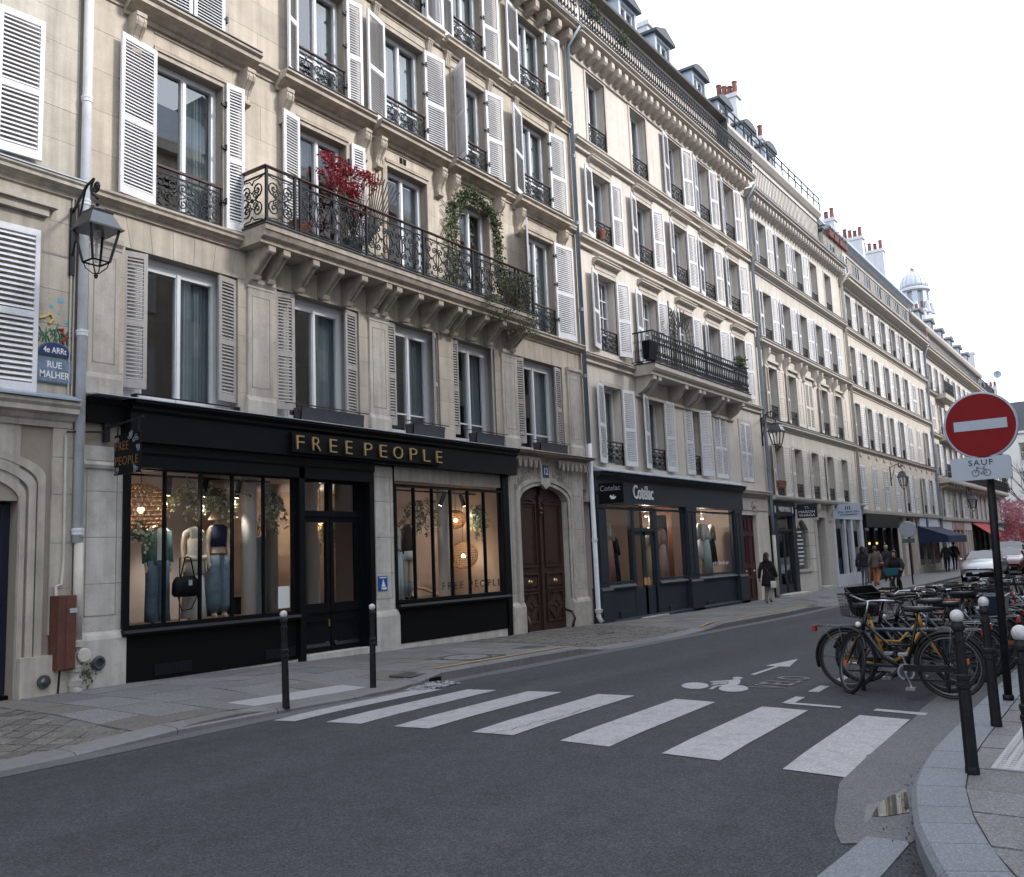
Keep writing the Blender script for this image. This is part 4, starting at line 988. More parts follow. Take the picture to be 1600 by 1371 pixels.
# shutter stays and hinges
hm = MB().box(-.05, .05, -.06, -.02, -.02, .02).box(.02, .06, -.08, -.01, -.05, .06).mesh('hinge'); hm.materials.append(MATS['hinge_black'])
for z0, z1 in ((7.06, 9.58), (10.32, 12.6), (13.27, 15.42)):
    for k, (a, b) in enumerate(O2):
        if z0 < 8 and k in (2, 3): continue
        for f in (.18, .55, .85): obj('hinge', hm, B1, (b - .0, -.02, z0 + (z1 - z0) * f))
# balcony: slab, brackets, wrought railing
BX0, BX1, BY, BZ = 9.4, 17.3, -.72, 7.08
sl = MB(); sl.prismX([(.02, 6.80), (BY + .14, 6.80), (BY + .14, 6.86), (BY + .06, 6.9), (BY + .02, 6.98), (BY, 6.99), (BY, BZ), (.02, BZ)], BX0, BX1); SLAB = sl.build('balcony_slab', 'b1_trim', B1)
MB().box(BX0 - .02, BX1 + .02, BY - .02, 0, BZ + .002, BZ + .03).build('slab_capping', 'cast_iron', B1)
def bracket_mesh():
    d, h, w_ = .56, .44, .15; prof = [(0, 0), (-d, 0), (-d, -.10), (-d + .03, -.13), (-d + .08, -.12), (-.16, -h + .06), (-.15, -h + .02), (-.19, -h), (-.15, -h - .06), (-.08, -h - .06), (0, -h + .02)]
    mb = MB().prismX(prof, -w_ / 2, w_ / 2)
    for sx in (-.045, .045): mb.prismX([(-.1, -.1), (-d + .0, -.125), (-d + .08, -.145), (-.17, -h + .03), (-.05, -h + .1)], sx - .022, sx + .022)
    return mb.mesh('bracket')
BR = bracket_mesh()
for px, py in ((427, 390), (450, 397), (496, 414), (535, 427), (572, 440), (610, 450), (626, 455), (660, 467), (691, 476), (721, 487), (735, 491), (763, 499), (790, 508), (825, 519)):
    placed('bracket', BR, 'b1_trim', B1, (atY(px, py, -.58).x, 0, 6.8))
RAIL = MB(); RAIL.box(BX0 + .02, BX1 - .02, BY + .02, BY + .05, BZ + .07, BZ + .095); RAIL.box(BX0 + .02, BX1 - .02, BY + .02, BY + .05, BZ + .855, BZ + .875)
for z in (BZ + .07, BZ + .855): RAIL.box(BX0 + .02, BX0 + .05, BY + .05, 0, z, z + .022); RAIL.box(BX1 - .05, BX1 - .02, BY + .05, 0, z, z + .022)
RAILO = RAIL.build('balcony_railing', 'iron', B1)
posts = [BX0 + .02, BX0 + .62, BX0 + .74] + [BX0 + .74 + i * (BX1 - BX0 - 1.5) / 4 for i in range(1, 5)] + [BX1 - .62, BX1 - .06]
for x in posts: MB().box(x, x + .04, BY + .012, BY + .058, BZ + .02, BZ + .98).build('baluster_post', 'iron', RAILO)
for x in (BX0 + .02, BX1 - .06): MB().box(x, x + .04, -.06, -.01, BZ + .02, BZ + .98).build('baluster_post', 'iron', RAILO)
hr = MB(); hr.box(BX0 - .02, BX1 + .02, BY - .005, BY + .07, BZ + .975, BZ + 1.005); hr.box(BX0 - .02, BX0 + .07, BY + .07, 0, BZ + .975, BZ + 1.005); hr.box(BX1 - .07, BX1 + .02, BY + .07, 0, BZ + .975, BZ + 1.005); hr.build('handrail', 'handrail_wood', RAILO, bevel=.008)
un = (BX1 - BX0 - 1.5 + .14) / 18; um = MB(); scroll_unit(um, 0, un, 0, .74, .0135)
for f in (0, 1): um.tube([(un * f, 0, 0), (un * f, 0, .1), (un * (f + (.12 if f == 0 else -.12)), 0, .37), (un * f, 0, .64), (un * f, 0, .74)], .011, 4)
um.box(-.006, .006, -.006, .006, .77, .9); um = um.mesh('scroll_panel'); um.materials.append(MATS['iron'])
for i in range(18): obj('scroll_panel', um, RAILO, (BX0 + .76 + un * i, BY + .035, BZ + .105))
ue = MB(); scroll_unit(ue, 0, .54, 0, .74, .0135); scroll_unit(ue, .1, .34, .2, .34, .011); ue = ue.mesh('scroll_panel'); ue.materials.append(MATS['iron'])
obj('scroll_panel', ue, RAILO, (BX0 + .06, BY + .035, BZ + .105)); obj('scroll_panel', ue, RAILO, (BX1 - .6, BY + .035, BZ + .105))
obj('scroll_panel', ue, RAILO, (BX0 + .035, -.06, BZ + .105), (0, 0, -math.pi / 2)); obj('scroll_panel', ue, RAILO, (BX1 - .035, -.06, BZ + .105), (0, 0, -math.pi / 2))
# low scrolled guard under the first window, flower boxes on the other sills
g1 = MB(); 
for i in range(4): 
    g1.tube(spiral(7.75 + i * .42, 3.98, .10, 1.5, 0, 1, -.12, 16), .011, 4); g1.tube(spiral(7.94 + i * .42, 3.96, .08, 1.4, math.pi, -1, -.12, 14), .011, 4)
g1.box(7.5, 9.35, -.13, -.11, 3.86, 3.88); g1.box(7.5, 9.35, -.13, -.11, 4.08, 4.1); g1.box(7.5, 7.53, -.13, .0, 3.86, 4.1); g1.box(9.32, 9.35, -.13, .0, 3.86, 4.1)
g1.build('sill_guard', 'iron', B1)
for k, (a, b, lb) in enumerate(((10.55, 12.05, 'long dark planter below the window left of the gold shop name'), (13.45, 14.4, 'dark planter below the third window over the black shop'), (15.5, 16.5, 'dark planter below the fourth window over the black shop'), (18.0, 19.2, 'dark planter on the sill over the carved wooden doors'))):
    t = thing('window_box', lb, 'planter', (a, -.1, 3.95), group='dark planters on the first-floor sills')
    mb = MB(); z = 4.0
    mb.prismX([(-.26, z + .24), (-.22, z), (-.04, z), (-.0, z + .24), (-.03, z + .24), (-.06, z + .05), (-.2, z + .05), (-.23, z + .24)], a, b); mb.box(a, a + .02, -.24, -.02, z, z + .24); mb.box(b - .02, b, -.24, -.02, z, z + .24); mb.build('box', 'slate', t)
    MB().box(a + .02, b - .02, -.225, -.03, z + .17, z + .2).build('soil', 'bark', t)
    g2 = MB(); g2.box(a - .15, b + .1, -.28, -.265, z + .26, z + .28)
    for x in (a - .15, a + .3, b - .3, b + .085): g2.bar((x, -.27, z + .27), (x, .02, z + .33), .014)
    g2.tube(spiral(a - .07, z + .12, .075, 1.4, math.pi / 2, 1, -.2, 14), .009, 4); g2.build('bracket_rail', 'handrail_wood', t)
# ---------------- ground floor piers
def pier(x0, x1, z0, z1, y=-.02, mat='pier_stone', plinth=.75, parent=B1, base=True):
    zc = [z0 + plinth + (z1 - z0 - plinth) * i / 4 for i in range(5)]
    for a, b in zip(zc, zc[1:]): blk('stone_block', mat, parent, x0, x1, y + rs.uniform(-.002, .002), .3, a + .003, b - .003)
    if base:
        blk('stone_block', mat, parent, x0 - .05, x1 + .05, y - .07, .3, z0 - .35, z0 + plinth - .12)
        MB().prismX([(.3, z0 + plinth - .118), (y - .07, z0 + plinth - .118), (y - .05, z0 + plinth - .06), (y - .02, z0 + plinth - .02), (y - .015, z0 + plinth + .0), (.3, z0 + plinth + .0)], x0 - .04, x1 + .04).build('plinth_moulding', mat, parent)
    else: blk('stone_block', mat, parent, x0, x1, y, .3, z0 - .3, z0 + plinth - .003)
    mb = MB(); a, b, c, d = x0 + .08, x1 - .08, z0 + plinth + .2, z1 - .2
    for bx in ((a, b, c, c + .012), (a, b, d - .012, d), (a, a + .012, c, d), (b - .012, b, c, d)): mb.box(bx[0], bx[1], y - .004, y, bx[2], bx[3])
    mb.build('panel_groove', 'mortar', parent)
pier(6.76, 7.38, zs(7), 3.3, -.03); pier(12.43, 13.02, zs(12.7), 3.35, -.03)
MB().prismX([(.3, 2.98), (-.06, 2.98), (-.08, 3.03), (-.05, 3.08), (.3, 3.08)], 6.76, 7.38).build('pier_cap', 'pier_stone', B1)
MB().box(13.02, 16.86, -.0, .3, 3.1, 3.42).build('lintel', 'b1_low', B1)
MB().box(7.38, 12.43, .02, .3, 3.05, 3.45).build('lintel', 'b1_low', B1)
MB().box(7.4, 16.9, -.05, .25, zs(12) - .5, zs(7.4) - .015).build('plinth', 'pier_stone', B1)
MB().lathe([(.035, .0), (.085, -.01), (.10, -.04), (.075, -.075), (.055, -.07), (.05, -.03), (.001, -.03)], (7.0, -.11, .33), 16, 'y').build('wall_outlet', 'slate', B1)
mo = MB(); rr = random.Random(2)
for _ in range(60): mo.ball((6.86 + rr.gauss(0, .05), -.115, .2 + rr.gauss(0, .1)), rr.uniform(.006, .02), 5, 3)
mo.build('moss_patch', 'moss', B1)
# ---------------- carriage entrance of number 12
za = -.2; EX0, EX1 = 17.3, 19.42; ecx = (EX0 + EX1) / 2
arch = [(EX0 + (EX1 - EX0) * i / 20, 2.86 + .36 * math.sqrt(max(0, 1 - (2 * i / 20 - 1) ** 2)) ** 1.2) for i in range(21)]
mb = MB()
for (a, c), (b, d) in zip(arch, arch[1:]): mb.add([(a, -.02, c), (b, -.02, d), (b, -.02, 3.86), (a, -.02, 3.86), (a, .45, c), (b, .45, d)], [(0, 1, 2, 3), (0, 4, 5, 1)])
mb.build('arch_head', 'b1_low', B1)
mb = MB(); prev = None
for k, (off, dep) in enumerate(((0, -.05), (.09, -.075))):
    P_ = [(EX0 - off, za - .1)] + [(ecx + (x - ecx) * (1 + off / 1.06), z + off) for x, z in arch] + [(EX1 + off, za - .1)]
    Q_ = [(ecx + (x - ecx) * (1 + .07 / 1.06), z + (.07 if z > 0 else 0)) for x, z in P_]
    for i in range(len(P_) - 1):
        p, q, p2, q2 = P_[i], P_[i + 1], Q_[i], Q_[i + 1]
        mb.add([(p[0], dep, p[1]), (q[0], dep, q[1]), (q2[0], dep, q2[1]), (p2[0], dep, p2[1]), (p[0], 0, p[1]), (q[0], 0, q[1]), (p2[0], 0, p2[1]), (q2[0], 0, q2[1])], [(0, 1, 2, 3), (0, 4, 5, 1), (2, 7, 6, 3)])
mb.build('arch_moulding', 'b1_low', B1)
pier(16.87, 17.28, zs(17), 3.86, -.02, 'b1_low', .7); pier(19.44, 20.2, zs(19.8), 3.86, -.02, 'b1_low', .7)
for x0, x1 in ((17.28, 17.3), (19.42, 19.44)): MB().box(x0, x1, -.02, .45, -.6, 2.9).build('door_jamb', 'b1_low', B1)
kb = MB().prismY([(ecx - .2, 3.75), (ecx - .2, 3.25), (ecx, 3.13), (ecx + .2, 3.25), (ecx + .2, 3.75)], -.1, -.02).build('keystone', 'b1_low', B1)
n12 = MB().box(ecx - .12, ecx + .12, -.115, -.101, 3.42, 3.7).build('house_number_plate', 'enamel_navy', B1); 
MB().box(ecx - .135, ecx + .135, -.108, -.1005, 3.405, 3.715).build('plate_border', 'enamel_green', B1)
text('12', 'white_text', (ecx - .08, -.118, 3.48), .16, .17, .004, B1, bold=.01)
co_ = cornice(B1, 'entrance_cornice', 'b1_trim', 16.9, 20.4, 3.86, 4.0, .38)
for a, b in ((16.95, 18.05), (18.85, 20.3)):
    n = round((b - a) / .22); u = (b - a) / n; P_ = [(a, 3.86)]
    for i in range(n):
        x = a + u * i
        for t in range(9): P_.append((x + u * .18 + u * .64 * t / 8, 3.66 + .14 * math.sin(math.pi * t / 8)))
        P_.append((x + u * .82, 3.62)); P_.append((x + u * 1.18 if i < n - 1 else x + u, 3.62))
    P_.append((b, 3.86)); MB().prismY(P_, -.2, -.16).build('scalloped_frieze', 'b1_low', B1)
fo = MB(); rf = random.Random(4)
for sx in (-1, 1):
    for i in range(26):
        t = i / 25; x = ecx + sx * (.45 + .72 * t); z = 3.52 - .25 * t * t - (.5 * (t - .6) if t > .6 else 0)
        fo.tube(spiral(x, z + rf.uniform(-.08, .08), rf.uniform(.04, .09), 1.2, rf.uniform(0, 6), rf.choice((-1, 1)), -.035, 9), .009, 4)
    for i in range(12): fo.tube(spiral(ecx + sx * 1.2, 3.2 - i * .085, rf.uniform(.03, .055), 1.2, rf.uniform(0, 6), rf.choice((-1, 1)), -.035, 8), .009, 4)
fo.build('carved_scrollwork', 'b1_low', B1)
# the carved double doors
D12 = thing('carved_double_doors', 'tall carved brown wooden double doors under a stone arch numbered 12', 'door', (ecx, .4, za))
def leafdoor(x0, x1, hinge):
    P_ = [(x0, za)] + [(x1, za)] + [(x, z) for x, z in reversed(arch) if x0 - .001 <= x <= x1 + .001]
    d = MB().prismY(P_, .36, .42).build('door_leaf', 'oak_door', D12)
    w_ = x1 - x0; m = MB(); a, b = x0 + .16, x1 - .14
    top = min(arch_z(a), arch_z(b)) - .2
    def frame(a, b, c, d_, t=.035, y0=.32, y1=.362):
        m.box(a, b, y0, y1, c, c + t); m.box(a, b, y0, y1, d_ - t, d_); m.box(a, a + t, y0, y1, c + t, d_ - t); m.box(b - t, b, y0, y1, c + t, d_ - t)
    frame(a, b, 1.28, top); frame(a + .07, b - .07, 1.38, top - .1, .02, .34)
    for t in range(9):
        xx = a + (b - a) * t / 8; m.box(xx - .05, xx + .05, .325, .362, top - .02 + .07 * math.sin(math.pi * t / 8), top + .03 + .07 * math.sin(math.pi * t / 8))
    frame(a, b, .74, 1.14); m.box(a + .06, b - .06, .33, .362, .84, 1.04)
    frame(a, b, -.02, .70); cx, cz = (a + b) / 2, .34; hw, hh = (b - a) / 2 - .045, .32
    for s in (1, .78, .56):
        q = [(cx - hw * s, cz), (cx, cz + hh * s), (cx + hw * s, cz), (cx, cz - hh * s)]
        for i in range(4): m.bar((q[i][0], .34, q[i][1]), (q[(i + 1) % 4][0], .34, q[(i + 1) % 4][1]), .035, .05)
    m.lathe([(.001, -.06), (.05, -.05), (.06, -.02), (.09, -.02), (.10, 0)], (cx, .355, cz), 14, 'y'); m.build('carved_panels', 'oak_door', d)
    MB().lathe([(.001, -.075), (.03, -.07), (.045, -.045), (.03, -.02), (.055, -.008), (.06, 0)], (cx, .335, .94), 14, 'y').build('door_knob', 'brass', d, smooth=True)
def arch_z(x): return interp(x, arch)
leafdoor(EX0, ecx - .03, 0); leafdoor(ecx + .03, EX1, 1)
mb = MB().box(ecx - .05, ecx + .05, .3, .37, za, 3.0); mb.lathe([(.05, 0), (.06, .05), (.04, .1), (.065, .16), (.05, .2)], (ecx, .3, 2.5), 10); mb.build('meeting_post', 'oak_door', D12)
MB().box(EX0, EX1, .42, .5, za - .1, 3.4).build('door_backing', 'shop_dark', D12)
D12.location.y -= .2
MB().box(19.5, 19.62, -.06, -.02, 1.05, 1.55).build('intercom_plate', 'brass', B1, bevel=.005)
for x in (17.42, 19.36): MB().tube([(x, -.03, -.22), (x, -.12, -.0), (x + .02, -.04, .16), (x + .05, .2, .22)], .03, 8).build('wheel_guard', 'oak_door', B1, smooth=True)
# ------------------------------------------------------------------ house at the left edge
A = thing('blue_door_house', 'weathered beige house with a navy arched door and white shutters', 'building', (5, 0, 0))
aops = [(2.2, 3.0, 4.1, 6.15), (4.25, 5.46, 4.1, 6.15), (4.25, 5.46, 7.28, 9.2), (4.25, 5.46, 10.3, 12.3), (3.3, 5.94, -.5, 2.5)]
wall_slab(-6, 6.74, -.5, 17, aops, .014, .34).build('wall', 'mortar', A)
interior(A, -6, 6.74, 3.6, 17, (6.9, 10, 13))
for z0, z1, n in ((3.95, 6.88, 6), (7.1, 10.0, 6), (10.25, 13, 5)):
    ashlar(A, 'a_stone', 2.0, 6.62, courses(z0, z1, n), aops, 1.1)
cornice(A, 'string_course', 'a_stone', -6, 6.66, 6.78, 7.0, .2, cap='zinc'); cornice(A, 'string_course', 'a_stone', -6, 6.66, 10.0, 10.25, .2)
cornice(A, 'shop_cornice', 'a_stone', -6, 6.62, 3.5, 3.84, .26); MB().prismX([(0, 3.97), (-.3, 3.87), (-.3, 3.845), (0, 3.845)], -6, 6.6).build('zinc_flashing', 'zinc', A)
MB().box(5.4, 6.3, -.14, .0, 6.52, 6.6).box(5.46, 6.2, -.08, 0, 6.4, 6.52).build('window_cap', 'a_stone', A)
for z0, z1 in ((4.1, 6.15), (7.28, 9.2), (10.3, 12.3)): window(A, 4.25, 5.46, z0, z1, .2)
shutter(A, 5.46, 3.92, 6.16, .62, 1, 176, mode='slats', y=-.05, pitch=.07); shutter(A, 5.46, 7.14, 9.18, .6, 1, 175, mode='slats', y=-.05, pitch=.062)
shutter(A, 4.25, 3.92, 6.16, .62, -1, 176, y=-.05); shutter(A, 4.25, 7.14, 9.18, .6, -1, 175, y=-.05)
# arched doorway with stepped mouldings
acx, aw = 4.62, 1.32
aar = [(acx + aw * math.cos(math.pi * (1 - i / 24)), 2.42 + .62 * math.sin(math.pi * i / 24) + .0) for i in range(25)]
aar = [(x, 2.5 + .42 * math.sqrt(max(0, 1 - ((x - acx) / aw) ** 2)) if 1 else z) for x, z in aar]
mb = MB()
for (a, c), (b, d) in zip(aar, aar[1:]): mb.add([(a, -.012, c), (b, -.012, d), (b, -.012, 3.5), (a, -.012, 3.5), (a, .5, c), (b, .5, d)], [(0, 1, 2, 3), (0, 4, 5, 1)])
mb.build('arch_head', 'a_stone', A)
mb = MB()
for off, dep in ((0.0, -.02), (.12, -.035), (.24, -.022)):
    pts = [(acx - aw - off, -.3)] + [(acx + (x - acx) * (1 + off / aw), z + off) for x, z in aar] + [(acx + aw + off, -.3)]
    pt2 = [(acx + (x - acx) * (1 + .085 / aw), z + (.085 if z > 0 else 0)) for x, z in pts]
    for p, q, p2, q2 in zip(pts, pts[1:], pt2, pt2[1:]):
        mb.add([(p[0], dep, p[1]), (q[0], dep, q[1]), (q2[0], dep, q2[1]), (p2[0], dep, p2[1]), (p[0], .02, p[1]), (q[0], .02, q[1]), (p2[0], .02, p2[1]), (q2[0], .02, q2[1])], [(0, 1, 2, 3), (0, 4, 5, 1), (2, 7, 6, 3)])
mb.build('arch_moulding', 'a_stone', A)
for z0, z1 in ((.75, 1.35), (1.35, 1.95), (1.95, 2.6), (2.6, 3.1), (3.1, 3.5)): blk('stone_block', 'a_stone', A, 6.36, 6.66, -.03, .3, z0 + .003, z1 - .003)
blk('stone_block', 'a_stone', A, 5.96, 6.72, -.13, .3, -.4, .5)
for i, (z0, z1) in enumerate(((-.3, .95), (.95, 2.0), (2.0, 2.62))): blk('stone_block', 'a_stone', A, 5.945, 5.955, -.05, .5, z0, z1 - .004)
nd = MB(); nd.box(3.2, 5.96, .2, .26, .05, 3.2); DA = nd.build('door_leaf', 'navy_door', A)
mb = MB()
for a, b in ((3.4, 4.5), (4.75, 5.85)):
    for c, d in ((.2, 1.0), (1.15, 2.5)):
        mb.box(a, b, .17, .2, c, c + .04); mb.box(a, b, .17, .2, d - .04, d); mb.box(a, a + .04, .17, .2, c, d); mb.box(b - .04, b, .17, .2, c, d)
mb.box(4.58, 4.66, .15, .2, .05, 3.0); mb.build('door_panels', 'navy_door', DA)
MB().box(3.2, 5.94, .1, .6, -.5, .04).build('door_step', 'black_flat', A)
# ------------------------------------------------------------------ black fashion shop
S = thing('black_shopfront', 'black wooden shopfront with gold letters FREE PEOPLE', 'shopfront', (7.4, -.05, 0))
z7 = zs(7.4)
mb = MB(); mb.prismX([(.05, 3.38), (-.24, 3.38), (-.24, 3.80), (-.29, 3.84), (-.29, 3.88), (-.36, 3.93), (-.36, 3.965), (.05, 4.0)], 7.36, 16.95); mb.build('fascia', 'black_wood', S)
MB().prismX([(.0, 3.62), (-.1, 3.62), (-.12, 3.86), (-.16, 3.9), (-.16, 3.94), (.0, 3.97)], 6.78, 7.355).build('fascia_return', 'black_wood', S)
MB().prismX([(.0, 4.03), (-.38, 3.985), (-.38, 3.972), (.0, 4.004)], 6.78, 16.98).build('zinc_flashing', 'zinc_pale', S)
MB().prismX([(.1, 3.02), (-.13, 3.02), (-.13, 3.2), (-.16, 3.24), (-.16, 3.379), (.1, 3.379)], 7.38, 12.4).build('shutter_box', 'black_wood', S)
def frame_win(parent, x0, x1, z0, z1, y, vs, mat='black_wood', t=.055, bar=.03, gl='shop_glass', top=None):
    mb = MB(); mb.box(x0 - t, x0, y - .05, y + .05, z0 - t, z1 + t); mb.box(x1, x1 + t, y - .05, y + .05, z0 - t, z1 + t); mb.box(x0, x1, y - .05, y + .05, z1, z1 + t); mb.box(x0, x1, y - .05, y + .05, z0 - t, z0)
    o = mb.build('shop_window', mat, parent)
    xs = [x0] + vs + [x1]
    for x in vs: MB().box(x - bar / 2, x + bar / 2, y - .04, y + .03, z0, z1).build('glazing_bar', mat, o)
    for a, b in zip(xs, xs[1:]): MB().box(a + bar / 2, b - bar / 2, y - .005, y + .003, z0, z1).build('pane', gl, o)
    return o
V1 = [atY(px, 850).x for px in (256, 312, 362, 411)]
w1 = frame_win(S, 7.5, 10.52, .78, 3.0, .0, V1)
V2 = [atY(px, 850).x for px in (647, 676, 705, 732, 757)]
w2 = frame_win(S, 13.1, 16.55, .80, 2.98, .0, V2)
MB().box(7.38, 7.445, -.09, .1, z7, 3.02).build('jamb', 'black_wood', S); MB().box(10.58, 10.70, -.13, .12, z7 - .1, 3.38).build('jamb', 'black_wood', S); MB().box(16.61, 16.84, -.06, .12, -.2, 3.38).build('jamb', 'black_wood', S)
MB().box(12.31, 12.43, -.1, .12, z7 - .1, 3.38).build('jamb', 'black_wood', S); MB().box(13.03, 13.045, -.05, .1, -.1, 3.38).build('jamb', 'black_wood', S)
for a, b in ((7.36, 10.58), (13.04, 16.7)):
    MB().prismX([(.1, .64), (-.13, .64), (-.16, .68), (-.13, .722), (.1, .722)], a, b).build('window_sill', 'black_wood', S)
    MB().box(a + .06, b - .03, -.06, .1, -.015, .638).build('stall_riser', 'black_flat', S)
gr = MB()
for a in (7.9, 9.9):
    for i in range(28): gr.box(a + i * .022, a + i * .022 + .008, -.07, -.0605, .05, .2)
    for j in range(7): gr.box(a, a + .62, -.072, -.0605, .05 + j * .024, .056 + j * .024)
gr.build('air_grille', 'iron', S)
# door in its recess
mb = MB(); y = .14
mb.box(10.70, 10.78, y - .07, y + .05, 0, 3.38); mb.box(12.2, 12.31, y - .07, y + .05, 0, 3.38); mb.box(10.78, 12.2, y - .07, y + .05, 2.98, 3.38); mb.box(10.78, 12.2, y - .06, y + .05, 2.38, 2.48); mb.box(11.44, 11.54, y - .06, y + .05, 2.48, 2.98)
for a, b in ((10.78, 10.84), (12.14, 12.2)): mb.box(a, b, y - .03, y + .03, 2.48, 2.98)
mb.build('door_frame', 'black_wood', S)
for a, b in ((10.84, 11.44), (11.54, 12.14)): MB().box(a, b, y - .005, y + .003, 2.48, 2.98).build('transom_pane', 'shop_glass', S)
for k, (a, b) in enumerate(((10.78, 11.48), (11.50, 12.2))):
    mb = MB(); s = .085; mb.box(a, a + s, y - .03, y + .03, .03, 2.38); mb.box(b - s, b, y - .03, y + .03, .03, 2.38); mb.box(a + s, b - s, y - .03, y + .03, 2.28, 2.38); mb.box(a + s, b - s, y - .03, y + .03, .03, .72); mb.box(a - 0, b, y - .06, y - .02, .70, .76); mb.box(a + s, b - s, y - .035, y + .02, .76, .86)
    for c in (.05, .09): mb.box(a + s + c, b - s - c, y - .05 + c * .1, y - .03, .12 + c, .16 + c); mb.box(a + s + c, b - s - c, y - .05, y - .03, .60 - c, .62 - c)
    mb.prismX([(y - .03, .1), (y - .08, .12), (y - .03, .2)], a + s * .6, b - s * .6)
    d = mb.build('door_leaf', 'black_wood', S); MB().box(a + s, b - s, y - .005, y + .003, .86, 2.28).build('pane', 'shop_glass', d)
    if k == 0: MB().box(b - .06, b - .03, y - .05, y - .03, .45, .58).build('door_lock', 'brass', d)
MB().box(10.66, 12.42, -.12, .2, -.3, .02).build('door_step', 'pier_stone', S)
# fascia sign
sb = MB().box(10.27, 14.14, -.32, -.242, 3.425, 3.765).build('sign_board', 'black_wood', S, bevel=.004)
LT = 'FREE PEOPLE'; xs_px = [(463, 475), (488, 501), (515, 526), (540, 550), None, (569, 581), (593, 604), (614, 629), (640, 651), (661, 671), (681, 690)]
for ch, pp in zip(LT, xs_px):
    if not pp: continue
    a, b = atY(pp[0], 705, -.34).x, atY(pp[1], 705, -.34).x
    text(ch, 'gold', (a, -.345, 3.475), b - a, .235, .03, S, 'letter', bold=-.014)
# hanging sign
H = thing('hanging_shop_sign', 'black square hanging sign reading FREE PEOPLE with floral corners', 'sign', (7.08, -.1, 3.0))
hx, hy0, hy1 = 7.1, -.28, -.9
mb = MB(); mb.box(hx - .012, hx + .012, hy1, hy0, 2.86, 3.42); pl = mb.build('sign_panel', 'black_wood', H, bevel=.006)
mb = MB(); mb.box(hx - .04, hx + .04, -.09, -.03, 3.36, 3.66); mb.bar((hx, -.06, 3.55), (hx, hy1 - .05, 3.62), .025); mb.bar((hx, -.06, 3.5), (6.5, -.12, 3.44), .025)
for y_ in (hy0 - .06, hy1 + .06): mb.bar((hx, y_, 3.4), (hx, y_ - .02, 3.61), .02, .012)
mb.build('bracket', 'iron', H)
for s, z in (('FREE', 3.2), ('PEOPLE', 2.99)): text(s, 'copper_text', (hx - .016, hy0 - .04, z), .31 if s == 'FREE' else .54, .12, .004, H, rot=(0, 0, -math.pi / 2), spacing=1.15)
fo = MB(); rf = random.Random(9)
for cy, cz in ((hy1 + .12, 3.33), (hy1 + .05, 3.2), (hy0 - .07, 2.92), (hy1 + .1, 2.92), (hy0 - .06, 3.35), (hy1 + .22, 3.38)):
    for i in range(4):
        p = spiral(0, 0, rf.uniform(.025, .055), 1.2, rf.uniform(0, 6), 1, 0, 9); oy, oz = rf.uniform(-.04, .04), rf.uniform(-.03, .03)
        fo.tube([(hx - .015, cy + oy + q[0], cz + oz + q[2]) for q in p], .004, 4)
fo.build('floral_ornament', 'sign_grey', H)
# lettering on the right-hand glass, notice in the left window, badge on the pier
lx = [(693, 701), (718, 722), (727, 735), (743, 747), (750, 757), (760, 768), None]
tt = text('FREE PEOPLE', 'dark_text', (14.45, -.012, .93), 2.02, .15, .003, S, 'window_lettering', spacing=1.5)
MB().box(10.2, 10.44, -.02, -.008, .84, 1.2).build('notice', 'paper', S)
t = thing('parking_badge', 'small blue enamel notice on the stone pier', 'sign', (12.7, -.03, 1.1))
bp_ = atY(598, 912, -.035); MB().box(bp_.x - .13, bp_.x + .12, -.05, -.034, bp_.z - .13, bp_.z + .14).build('plate', 'sign_blue', t, bevel=.004)
MB().prismY([(bp_.x - .05, bp_.z - .06), (bp_.x + .06, bp_.z - .06), (bp_.x + .0, bp_.z + .08)], -.053, -.0505).box(bp_.x - .05, bp_.x + .09, -.053, -.0505, bp_.z - .11, bp_.z - .075).box(bp_.x - .1, bp_.x + .09, -.053, -.0505, bp_.z + .1, bp_.z + .12).build('pictogram', 'white_text', t)
# interior of the shop: a warm room with columns
mb = MB(); mb.box(7.4, 16.9, 4.6, 4.7, -.2, 3.4); mb.box(16.84, 16.9, .12, 4.6, -.2, 3.4)
mb.build('room_walls', 'shop_wall_warm', S)
MB().box(7.4, 7.44, .12, 4.6, -.2, 3.4).box(7.45, 9.9, 1.75, 1.85, 0.7, 3.3).box(13.05, 13.09, .35, 1.6, -.2, 3.3).box(14.6, 16.84, 1.9, 2.0, .7, 3.3).build('display_wall', 'shop_wall', S)
MB().box(7.4, 16.9, .3, 4.6, 3.28, 3.38).build('shop_ceiling', 'shop_wall', S)
MB().box(7.4, 16.9, .22, 4.6, -.3, .0).box(7.45, 10.55, .06, 1.75, .0, .72).box(13.06, 16.8, .06, 1.9, .0, .74).build('shop_floor', 'shop_floor', S)
def column(x, y, r=.13, z0=0.0, z1=3.28):
    MB().lathe([(r, z0), (r, z1 - .3), (r * 1.05, z1 - .22), (r * 1.5, z1 - .1), (r * 1.6, z1 - .02), (r * 1.6, z1)], (x, y, 0), 18).build('column', 'column_white', S, smooth=True)
for px, py, yy in ((389, 850, .75), (425, 850, 3.4), (575, 840, 3.0), (487, 850, 2.2)): column(atY(px, py, yy).x, yy)
column(atY(693, 850, .9).x, .9)
mb = MB(); 
for px, yy, h in ((408, 1.9, 2.1), (493, 2.4, 2.1)): x = atY(px, 850, yy).x; mb.box(x - .12, x + .12, yy, yy + .3, 0, h)
mb.build('clothes_plinth', 'shop_sky', S)
MB().box(10.3, 12.6, 3.2, 3.9, 0, .95).box(10.9, 11.2, 3.3, 3.5, .95, 1.25).box(9.9, 10.6, 2.6, 3.0, .0, 1.15).build('counter', 'shop_dark', S)
tr = MB(); tr.box(7.5, 10.5, .52, .56, 2.98, 3.01); tr.box(13.2, 16.5, .62, .66, 2.98, 3.01); tr.build('light_track', 'black_flat', S)
